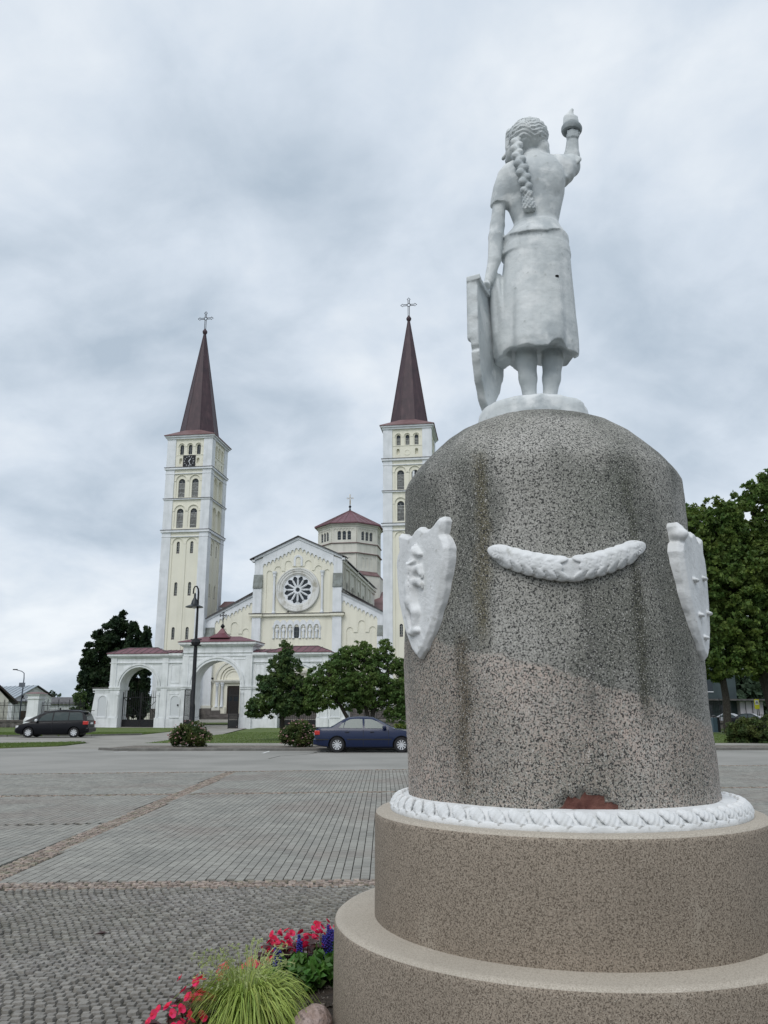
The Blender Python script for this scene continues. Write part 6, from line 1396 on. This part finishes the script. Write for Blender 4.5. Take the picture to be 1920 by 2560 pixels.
# wall reliefs ----------------------------------------------------------
def polysdf(P, X, Z):
    d = np.full(np.broadcast(X, Z).shape, 1e9); ins = np.zeros(d.shape, bool); j = len(P)-1
    for i in range(len(P)):
        ax_, az_ = P[j]; bx_, bz_ = P[i]; ex, ez = bx_-ax_, bz_-az_; wx, wz = X-ax_, Z-az_; t = np.clip((wx*ex+wz*ez)/(ex*ex+ez*ez+1e-12), 0, 1)
        d = np.minimum(d, (wx-t*ex)**2+(wz-t*ez)**2)
        c = ((az_ > Z) != (bz_ > Z)) & (X < (bx_-ax_)*(Z-az_)/(bz_-az_+1e-12)+ax_); ins ^= c; j = i
    return np.where(ins, -1, 1)*np.sqrt(d)
OUT = [(0, -.38), (-.07, -.33), (-.16, -.21), (-.235, -.05), (-.27, .10), (-.285, .20), (-.265, .25), (-.245, .265), (-.25, .31), (-.262, .345), (-.245, .372), (-.20, .362), (-.155, .345), (-.115, .330), (-.07, .335), (-.04, .355), (0, .362), (.04, .355), (.07, .335), (.115, .330), (.155, .345), (.20, .372), (.245, .372), (.262, .345), (.25, .31), (.235, .275), (.262, .25), (.285, .19), (.27, .10), (.235, -.05), (.16, -.21), (.07, -.33)]
def shield(az, kind, label, rot=0, D=.83, hs=1., z0=2.295):
    f = Field((-.33, -.16, -.42), (.33, .08, .42), .0058); sl = (slice(None),)*3; X, Y, Z = f.sub(sl)
    bow = -.036+.012*(X/.28)**2+0*Z
    fz = np.clip((Z+.38)/.76, 0, 1)
    d2 = polysdf(OUT, X[:, 0, :], Z[0, 0, :][None, :])[:, None, :]; wob = .0015*np.sin(Z*37+1)+.0015*np.sin(Z*81)
    front_ = bow-Y
    core = np.maximum(d2+wob, np.maximum(front_, Y-.075)); inner = np.maximum(d2, front_)
    bev = (d2+front_+.022)*.7; core = np.maximum(core, bev)
    f.union(sl, core.astype(np.float32), 0)
    if kind == 'bear':
        B = lambda x, z, y=-.04: (x+.045, y-.004, z)
        # rearing bear in relief facing right (towards +x)
        f.cap(B(-.078, .125), B(-.088, .02), .036, .036, .02); f.cap(B(-.088, .02), B(-.085, -.055), .036, .042, .025)
        f.cap(B(-.060, .190), B(-.076, .125), .026, .036, .02); f.ell(B(-.050, .215), (.034, .028, .030), .012); f.cap(B(-.040, .210), B(.008, .190), .021, .012, .012)
        f.ell(B(-.078, .240), (.011, .012, .014), .004); f.ell(B(-.052, .248), (.010, .012, .013), .004); f.cap(B(.008, .193), B(.014, .191), .009, .008, .004)
        f.ell(B(-.026, .222, -.064), (.008, .009, .005), .003, cut=True); f.cap(B(-.020, .184, -.054), B(.014, .182, -.050), .0035, .003, .003, cut=True)
        for i in range(10):
            a = PI*i/9; f.ell(B(-.100+.034*(1-math.cos(a)), .158-.014*math.sin(a), -.058-.012*math.sin(a)), (.009, .012, .008), .003)
        for z, e_ in ((.105, .012), (.045, -.004)):
            f.cap(B(-.065, z), B(-.005, z+e_), .024, .020, .012); f.cap(B(-.005, z+e_), B(.018, z-.026), .019, .015, .008)
            for q in (-1, 0, 1): f.cap(B(.020+.006*q, z-.032), B(.026+.008*q, z-.050), .005, .003, .002)
        f.cap(B(-.080, -.065), B(-.035, -.125), .036, .028, .016); f.cap(B(-.035, -.125), B(-.050, -.205), .026, .018, .012); f.cap(B(-.095, -.07), B(-.115, -.135), .030, .024, .014); f.cap(B(-.115, -.135), B(-.092, -.215), .022, .017, .012)
        f.cap(B(-.055, -.222), B(-.015, -.228), .020, .014, .008); f.cap(B(-.095, -.230), B(-.055, -.236), .020, .014, .008); f.ell(B(-.125, -.05), (.014, .014, .02), .008)
        for i in range(40):
            x = -.112+.055*(i % 8)/7; z = .09-.038*(i//8); f.cap(B(x, z, -.070), B(x-.006, z-.022, -.066), .004, .002, .003, cut=i % 2 == 0)
    elif kind == 'bars':
        for x, z in ((-.12, .06), (-.08, -.13), (-.02, -.25), (.10, .10), (.12, -.10)):
            f.ell((x, -.036, z), (.040, .024, .013), .003, rot=Matrix.Rotation(R(14), 4, 'X'))
            f.cap((x-.04, -.039, z+.09), (x+.04, -.039, z+.075), .005, .005, .003, cut=True)
        f.ell((-.24, -.01, .30), (.035, .045, .035), .02)
    else:
        f.ell((0, -.04, .05), (.10, .05, .14), .02); f.ell((0, -.04, -.12), (.06, .045, .06), .02)
    me = f.mesh('relief_shield', M['plaster']); a = R(az); o = obj('relief_shield', me, mon, (D*math.sin(a)-.047, -D*math.cos(a), z0), (R(-1), 0, a+R(rot))); o.scale = (1, 1, hs); o['label'] = label
    return o
shield(-63.5, 'bear', 'white plaster shield with a rearing collared bear in relief, left side of the block', 0, .826, .97, 2.285)
shield(57.5, 'bars', 'white plaster shield with projecting bars seen edge-on, right side of the block', 0, .828, .93, 2.255)
shield(176, 'plain', 'white plaster shield on the far side of the block')
def garland_mesh():
    f = Field((-.48, -.12, -.13), (.46, .12, .21), .0046)
    def pt(t, off=0, up=0):   # t -1..1 ; angular span about 28 degrees each side, wrapped later
        x = t*.345; z = -.012+.095*abs(t)**1.7+(.014 if t > 0 else 0)*abs(t); return x, z
    def W_(x, z, y): a = x/.83; return ((.83-y)*math.sin(a), .83-(.83-y)*math.cos(a), z)
    prev = None
    for i in range(-12, 13):
        t = i/12; x, z = pt(t); r_ = .050*(1-.25*abs(t)**3) if abs(t) > .10 else .046; c = W_(x, z, -.008)
        if prev: f.cap(prev[0], c, prev[1], r_, .010, .8)
        prev = (c, r_)
    for sgn in (-1, 1):
        for k in range(6):
            for row, ph in enumerate((52, 0, -50)):
                tt = sgn*min(.97, .20+.145*k+(.07 if row == 1 else 0)); x, z = pt(tt); rr_ = .047*(1-.25*abs(tt)**3)
                slope = math.atan2(.115*1.6*abs(tt)**.6*sgn, .345); pa = R(ph)
                c = Vector(W_(x, z+rr_*math.sin(pa), -.010-rr_*.80*math.cos(pa)))
                rt = Matrix.Rotation(x/.83, 4, 'Z') @ Matrix.Rotation(-slope+sgn*R((13, 0, -13)[row]), 4, 'Y') @ Matrix.Rotation(sgn*R(7), 4, 'Z') @ Matrix.Rotation(-pa*.9, 4, 'X')
                f.ell(c, (.064, .013, .033), .002, rot=rt)
                r3 = rt.to_3x3(); dr = r3 @ Vector((1, 0, 0)); out_ = r3 @ Vector((0, -1, 0)); upv = r3 @ Vector((0, 0, 1))
                f.cap(c-dr*.05+out_*.014, c+dr*.05+out_*.012, .0042, .003, .002, cut=True)
                for q in (-1.3, -.45, .4, 1.2):
                    for e_ in (-1, 1): f.cap(c+dr*(.022*q)+out_*.013, c+dr*(.022*q+.018*sgn)+upv*e_*.022+out_*.008, .0030, .0022, .002, cut=True)
    for q in range(-3, 4): x, z = q*.013+.012, -.018; f.cap(W_(x, z+.036-abs(q)*.002, -.022), W_(x, z-.036+abs(q)*.002, -.022), .024, .024, .004, .95)
    return f.mesh('laurel_garland', M['plaster'])
gm = garland_mesh()
for i, az in enumerate((-3.5, 116.5, -123.5)):
    a = R(az); o = obj('laurel_garland', gm, mon, (.825*math.sin(a)-.040, -.825*math.cos(a), 2.335), (0, 0, a)); o['label'] = ['white plaster laurel garland tied in the middle, on the front of the block', 'white laurel garland on the far right of the block', 'white laurel garland on the far left of the block'][i]

# ------------------------------------------------------------ statue (back view of a young woman)
SX = .97
HZ = -.018
stt = empty('statue', (SX, 4.8, 0), 'white painted statue of a braided young woman seen from behind, raising a torch', 'statue')
f = Field((-.46, -.36, 3.28), (.42, .36, 5.68), .0078)
# torso
f.loft([(4.50, .012, 0, .225, .165), (4.62, .018, 0, .208, .160), (4.70, .026, .0, .148, .122), (4.76, .026, .0, .145, .116), (4.86, .022, .002, .172, .125), (4.97, .022, .008, .200, .135), (5.06, .028, .010, .205, .130), (5.13, .035, .008, .190, .112), (5.19, .038, .006, .150, .095), (5.24, .035, .004, .095, .075), (5.28, .032, .01, .055, .058)], .02)
f.cap((-.135, .0, 5.12), (.04, .0, 5.18), .062, .062, .04, 1.05); f.cap((.02, .0, 5.16), (.185, .01, 5.185), .062, .072, .04, 1.1)
f.ell((-.06, -.075, 5.05), (.085, .045, .11), .05); f.ell((.11, -.072, 5.06), (.085, .045, .11), .06); f.cap((.05, .0, 5.225), (.215, .015, 5.215), .040, .045, .04); f.cap((.04, 0, 5.22), (-.10, 0, 5.17), .045, .04, .04)     # shoulder blades
f.ell((-.05, .11, 5.0), (.07, .06, .07), .04); f.ell((.10, .11, 5.01), (.07, .06, .07), .04)            # bust
f.cap((.030, -.158, 5.10), (.020, -.142, 4.72), .010, .012, .03, cut=True)
# neck and head
f.cap((.033, .012, 5.22), (.018, .02, 5.340), .052, .050, .03)
f.ell((-.012, .03, 5.405), (.105, .125, .118), .02)
f.ell((-.07, .09, 5.365), (.07, .075, .085), .03)
f.cap((-.118, .135, 5.390), (-.145, .165, 5.365), .014, .013, .01); f.ell((-.10, .135, 5.325), (.04, .035, .03), .02)  # nose, chin
f.cap((-.125, .148, 5.342), (-.105, .160, 5.342), .007, .006, .006); f.ell((-.135, .125, 5.405), (.016, .012, .010), .008, cut=True); f.ell((-.085, .158, 5.405), (.014, .014, .010), .008, cut=True)
# hair mass with wavy strands
f.ell((.003, .0, 5.410), (.131, .125, .114), .015); f.ell((.090, .0, 5.315), (.048, .06, .062), .02); f.ell((.120, .02, 5.290), (.026, .03, .038), .015)
f.cap((-.115, .04, 5.470), (-.055, .05, 5.495), .028, .030, .015); f.cap((-.13, .07, 5.380), (-.12, .06, 5.450), .016, .024, .012)
sl = f.region((-.16, -.16, 5.27), (.16, .10, 5.540), 0); X, Y, Z = f.sub(sl)
msk = np.clip((-.02-(Y-.09))/.06, 0, 1)*np.clip((Z-(5.31-.25*(X-.02)*0))/.03, 0, 1)
wv = np.sin(270*Z+4.5*np.sin(24*X+1)+2.2*np.sin(57*X+20*Z)+40*(X*X))*.0050+np.sin(90*Z+6*np.sin(30*X))*.0022
f.d[sl] += (wv*msk).astype(np.float32)
# collar line of the blouse
f.loft([(5.225, .034, .002, .100, .080), (5.245, .034, .004, .090, .074), (5.262, .034, .006, .072, .066)], .004)
# peplum of the blouse
f.loft([(4.595, .016, 0, .232, .182), (4.62, .016, 0, .224, .174), (4.66, .020, 0, .190, .152), (4.72, .026, 0, .148, .122)], .02, fold=lambda a, z: .012*np.sin(6*a+1))
sl = f.region((-.26, -.22, 4.57), (.28, .22, 4.68), 0); X, Y, Z = f.sub(sl)
hem = 4.612+.030*np.sin(3.2*(X-.10)*4)-.06*np.clip(-(X+.05), 0, 1); lim = (hem-Z)
far = np.hypot((X-.014)/.215, Y/.165)-1
f.d[sl] = np.where((lim > 0) & (far > 0), np.maximum(f.d[sl], np.minimum(lim*.9, .03)), f.d[sl])
# skirt with long soft folds
fold = lambda a, z: (.042*np.sin(9*a+.6+1.2*np.sin(2*a))+.014*np.sin(17*a+2)+.035*np.sin(4*a+1.1))*np.clip((4.55-z)/.55, 0, 1)+.03*np.sin(5*a+z*3)*np.clip((4.5-z)/.4, 0, 1)
f.loft([(3.785, -.006, 0, .246, .235), (3.86, -.008, 0, .256, .238), (3.93, -.004, 0, .252, .232), (4.10, .000, 0, .240, .215), (4.35, .014, 0, .222, .195), (4.50, .021, 0, .213, .176), (4.60, .020, 0, .204, .160), (4.66, .015, 0, .18, .14)], .012, fold=fold)
f.loft([(3.70, -.01, 0, .226, .212), (3.80, -.01, 0, .224, .210), (3.845, -.01, 0, .19, .18)], cut=True, cut_k=.01)
sl = f.region((-.3, -.3, 3.77), (.3, .3, 3.88), 0); X, Y, Z = f.sub(sl); an = np.arctan2(Y, X+.01); hm = 3.795+.022*np.sin(5*an+.9)+.014*np.sin(9*an)+.045*np.clip(Y/.15, 0, 1); f.d[sl] = np.maximum(f.d[sl], (hm-Z)*.8).astype(np.float32)
# left arm (viewer's left) hanging to the shield, short flared sleeve
f.loft([(4.885, -.212, 0, .056, .062), (4.93, -.207, 0, .056, .060), (5.03, -.185, 0, .062, .062), (5.12, -.150, 0, .062, .066), (5.17, -.12, 0, .04, .05)], .03, fold=lambda a, z: .05*np.sin(5*a+14*z))
f.cap((-.205, 0, 4.95), (-.228, .0, 4.74), .041, .046, .02); f.cap((-.228, 0, 4.74), (-.242, -.02, 4.64), .046, .050, .015); f.cap((-.242, -.02, 4.64), (-.262, -.045, 4.46), .050, .042, .010); f.cap((-.262, -.045, 4.46), (-.302, -.05, 4.315), .041, .030, .010); f.loft([(3.79, -.215, .05, .05, .10), (3.95, -.225, .05, .065, .13), (4.15, -.235, .05, .065, .12), (4.30, -.245, .03, .055, .08), (4.38, -.25, .03, .04, .06)], .012, fold=lambda a, z: .06*np.sin(7*a))
f.ell((-.335, -.06, 4.268), (.040, .055, .022), .02)
for q in range(4): f.cap((-.350+.006*q, -.10+.026*q, 4.262), (-.378+.006*q, -.105+.027*q, 4.238), .009, .008, .003)
# right arm raised, sleeve and forearm
f.loft([(5.065, .235, .01, .020, .05), (5.10, .243, .015, .050, .066), (5.16, .248, .02, .070, .076), (5.21, .255, .03, .072, .074), (5.255, .262, .035, .045, .06)], .03)
f.cap((.22, .01, 5.17), (.288, .045, 5.215), .060, .056, .03); f.cap((.292, .05, 5.20), (.298, .05, 5.29), .052, .052, .025); f.cap((.298, .05, 5.29), (.310, .045, 5.42), .050, .039, .02)
for q in range(8):
    a = -.9+q*.32; f.cap((.262+.075*math.cos(a)*.9, .03-.05*math.sin(a+1.2), 5.262-.09*(q/7)), (.270+.075*math.cos(a+.3)*.9, .03-.05*math.sin(a+1.5), 5.252-.09*(q/7)), .010, .010, .008)
# hand closed round the torch, fingers, bowl and flame
f.ell((.312, .045, 5.453), (.043, .040, .034), .015)
for q in range(4): f.cap((.278, .02, 5.424+.015*q), (.302, .004, 5.422+.015*q), .010, .009, .002); f.cap((.302, .004, 5.422+.015*q), (.338, .010, 5.420+.015*q), .009, .008, .002)
f.cap((.335, .06, 5.428), (.352, .03, 5.463), .014, .012, .006)
f.loft([(5.543, .308, .045, .046, .046), (5.568, .306, .045, .044, .040), (5.588, .304, .045, .034, .034)], .006)
f.cap((.285, .045, 5.525), (.290, .045, 5.590), .034, .030, .02); f.cap((.322, .045, 5.525), (.320, .045, 5.585), .036, .028, .02); f.cap((.294, .045, 5.590), (.318, .04, 5.655), .031, .011, .015); f.cap((.340, .04, 5.555), (.347, .04, 5.598), .016, .009, .008)
# legs, ankles and feet
for xs_, zz_ in ((-.080, -.066), (.083, .056)):
    f.cap((xs_, -.01, 3.92), (xs_, -.015, 3.78), .066, .064, .01); f.cap((xs_, -.018, 3.78), ((xs_*.6+zz_*.4), -.012, 3.66), .064, .054, .02); f.cap(((xs_*.6+zz_*.4), -.012, 3.66), (zz_, -.005, 3.53), .054, .041, .02); f.cap((zz_, -.005, 3.53), (zz_, .01, 3.46), .041, .046, .02)
    f.cap((zz_, -.02, 3.455), (zz_*1.15, .15, 3.445), .040, .032, .02)
fig = obj('figure', f.mesh('figure', M['paint']), stt)
tbw = MB(); tbw.T = Matrix.Translation((.308, .045, 0)) @ Matrix.Translation((0, 0, 5.500)) @ Matrix.Rotation(R(7), 4, 'Y')
tbw.lathe([(.03, -.020), (.052, -.026), (.064, -.020), (.070, -.006), (.070, .012), (.064, .024), (.050, .027), (.02, .022)], 32); tbw.build('torch_bowl', mat('grey_weathered_paint', (.26, .29, .30), .8, var=((.36, .39, .40), 18, .45, .65), bump=(60, .3, .004)), stt, smooth=True)
hb_ = MB(); hb_.ball((.098, -.196, 4.262), .010, 8, (1.4, 1, .8)); hb_.build('drill_hole', M['dark'], stt)
# braid: plaited lobes down the back
f = Field((-.17, -.22, 4.72), (.06, .03, 5.40), .0056)
P = [(-.088, -.045, 5.345), (-.092, -.072, 5.29), (-.100, -.088, 5.235), (-.098, -.102, 5.18), (-.090, -.128, 5.12), (-.082, -.142, 5.06), (-.072, -.148, 5.00), (-.062, -.146, 4.95), (-.058, -.140, 4.90), (-.052, -.134, 4.86)]
for i in range(len(P)-1): f.cap(P[i], P[i+1], .024 if i < 8 else .018, .024 if i < 7 else .016, .012)
k = 15
for i in range(k):
    t = .02+.98*i/(k-1)*(len(P)-1); j = min(int(t), len(P)-2); u = t-j; c = Vector(P[j]).lerp(Vector(P[j+1]), u); s_ = -1 if i % 2 else 1; w = .036 if i > 5 else .031
    if i > 11: w *= .85
    f.ell(c+Vector((s_*w*.50, -.010, 0)), (w*.78, .026, .030), .003, rot=Matrix.Rotation(s_*R(38), 4, 'Y'))
    for q in (-1, 0, 1): d = Vector((math.cos(R(38))*s_, 0, -math.sin(R(38)))); cc = c+Vector((s_*w*.5, -.036, .010*q)); f.cap(cc-d*.022, cc+d*.022, .0022, .0018, .002, cut=True)
f.loft([(4.765, -.040, -.128, .044, .030), (4.79, -.042, -.130, .044, .032), (4.87, -.052, -.134, .032, .028), (4.90, -.055, -.138, .026, .026)], .008)
sl = f.region((-.10, -.20, 4.74), (.02, -.05, 4.88), 0); X, Y, Z = f.sub(sl); f.d[sl] += (.0035*np.sin(260*X+60*Z)*np.sin(230*Z+20*X)+.002*np.sin(400*X)).astype(np.float32)
obj('braid', f.mesh('braid', M['paint']), stt)
# shield held at her side, standing on its tip
f = Field((-.32, -.09, 3.40), (.32, .09, 4.42), .0075); X, Y, Z = f.sub((slice(None),)*3)
SH = [(x_, 3.43+(z_-3.43)*.885) for x_, z_ in ((0, 3.43), (-.07, 3.50), (-.14, 3.60), (-.20, 3.73), (-.215, 3.79), (-.20, 3.81), (-.225, 3.84), (-.23, 4.05), (-.215, 4.33), (.215, 4.33), (.23, 4.05), (.225, 3.84), (.20, 3.73), (.14, 3.60), (.07, 3.50))]
d2 = polysdf(SH, X[:, 0, :], Z[0, 0, :][None, :])[:, None, :]; cv = Y+.10*X**2/.05*.25
f.union((slice(None),)*3, np.maximum(d2+.003*np.sin(50*Z), np.abs(cv)-.026).astype(np.float32), 0)
f.union((slice(None),)*3, np.maximum(np.maximum(np.abs(X)-.225, np.abs(cv)-.045), np.abs(Z-4.232)-.018).astype(np.float32), .006)
f.cap((-.2, -.0, 3.85), (-.19, -.0, 4.20), .03, .03, .01)
sh = obj('held_shield', f.mesh('held_shield', M['paint']), stt, (-.342, -.02, 0), (0, 0, R(62)))
# white base of the statue
n, V = 96, []
zz = [3.16, 3.24, 3.34, 3.40, 3.43, 3.452, 3.462, 3.463, 3.463]; rr_ = [.330, .322, .312, .308, .302, .286, .25, .13, .01]
for j, z in enumerate(zz):
    for i in range(n):
        t = 2*PI*i/n; q = 1+.03*mn.noise(Vector((math.cos(t)*3, math.sin(t)*3, z*6)))+.022*mn.noise(Vector((math.cos(t)*9, math.sin(t)*9, z*22))); r_ = rr_[j]*q
        V.append((r_*math.cos(t)*(1.0+(.16 if math.cos(t) < 0 else 0)*max(0, -math.cos(t))), r_*math.sin(t), z+.006*mn.noise(Vector((math.cos(t)*4, math.sin(t)*4, z*9)))))
i = np.arange(n); F = np.concatenate([np.stack([j*n+i, j*n+(i+1) % n, (j+1)*n+(i+1) % n, (j+1)*n+i], 1) for j in range(len(zz)-1)])
obj('base', npmesh('base', V, F, M['paint'], True), stt, (-.028, 0, 0))
# pink boulder at the foot of the tiers
f = Field((-.26, -.22, -.08), (.26, .22, .34), .012); f.ell((0, 0, .06), (.17, .15, .16), .03); f.ell((.05, .03, .12), (.12, .11, .12), .03, rot=Matrix.Rotation(.5, 4, 'Y')); X, Y, Z = f.sub((slice(None),)*3)
f.d += (.010*np.sin(31*X+17*Z+2)*np.sin(27*Y+11*X)+.006*np.sin(70*Z+40*X)).astype(np.float32); f.d = np.maximum(f.d, (.6*X+.5*Z-.17).astype(np.float32))
rk_ = obj('boulder', f.mesh('boulder', M['rock']), None, (-.36, 4.56, .05)); rk_.scale = (.62, .62, .75); tag(rk_, 'pink granite boulder against the lower tier at the bottom of the photo', 'boulder')
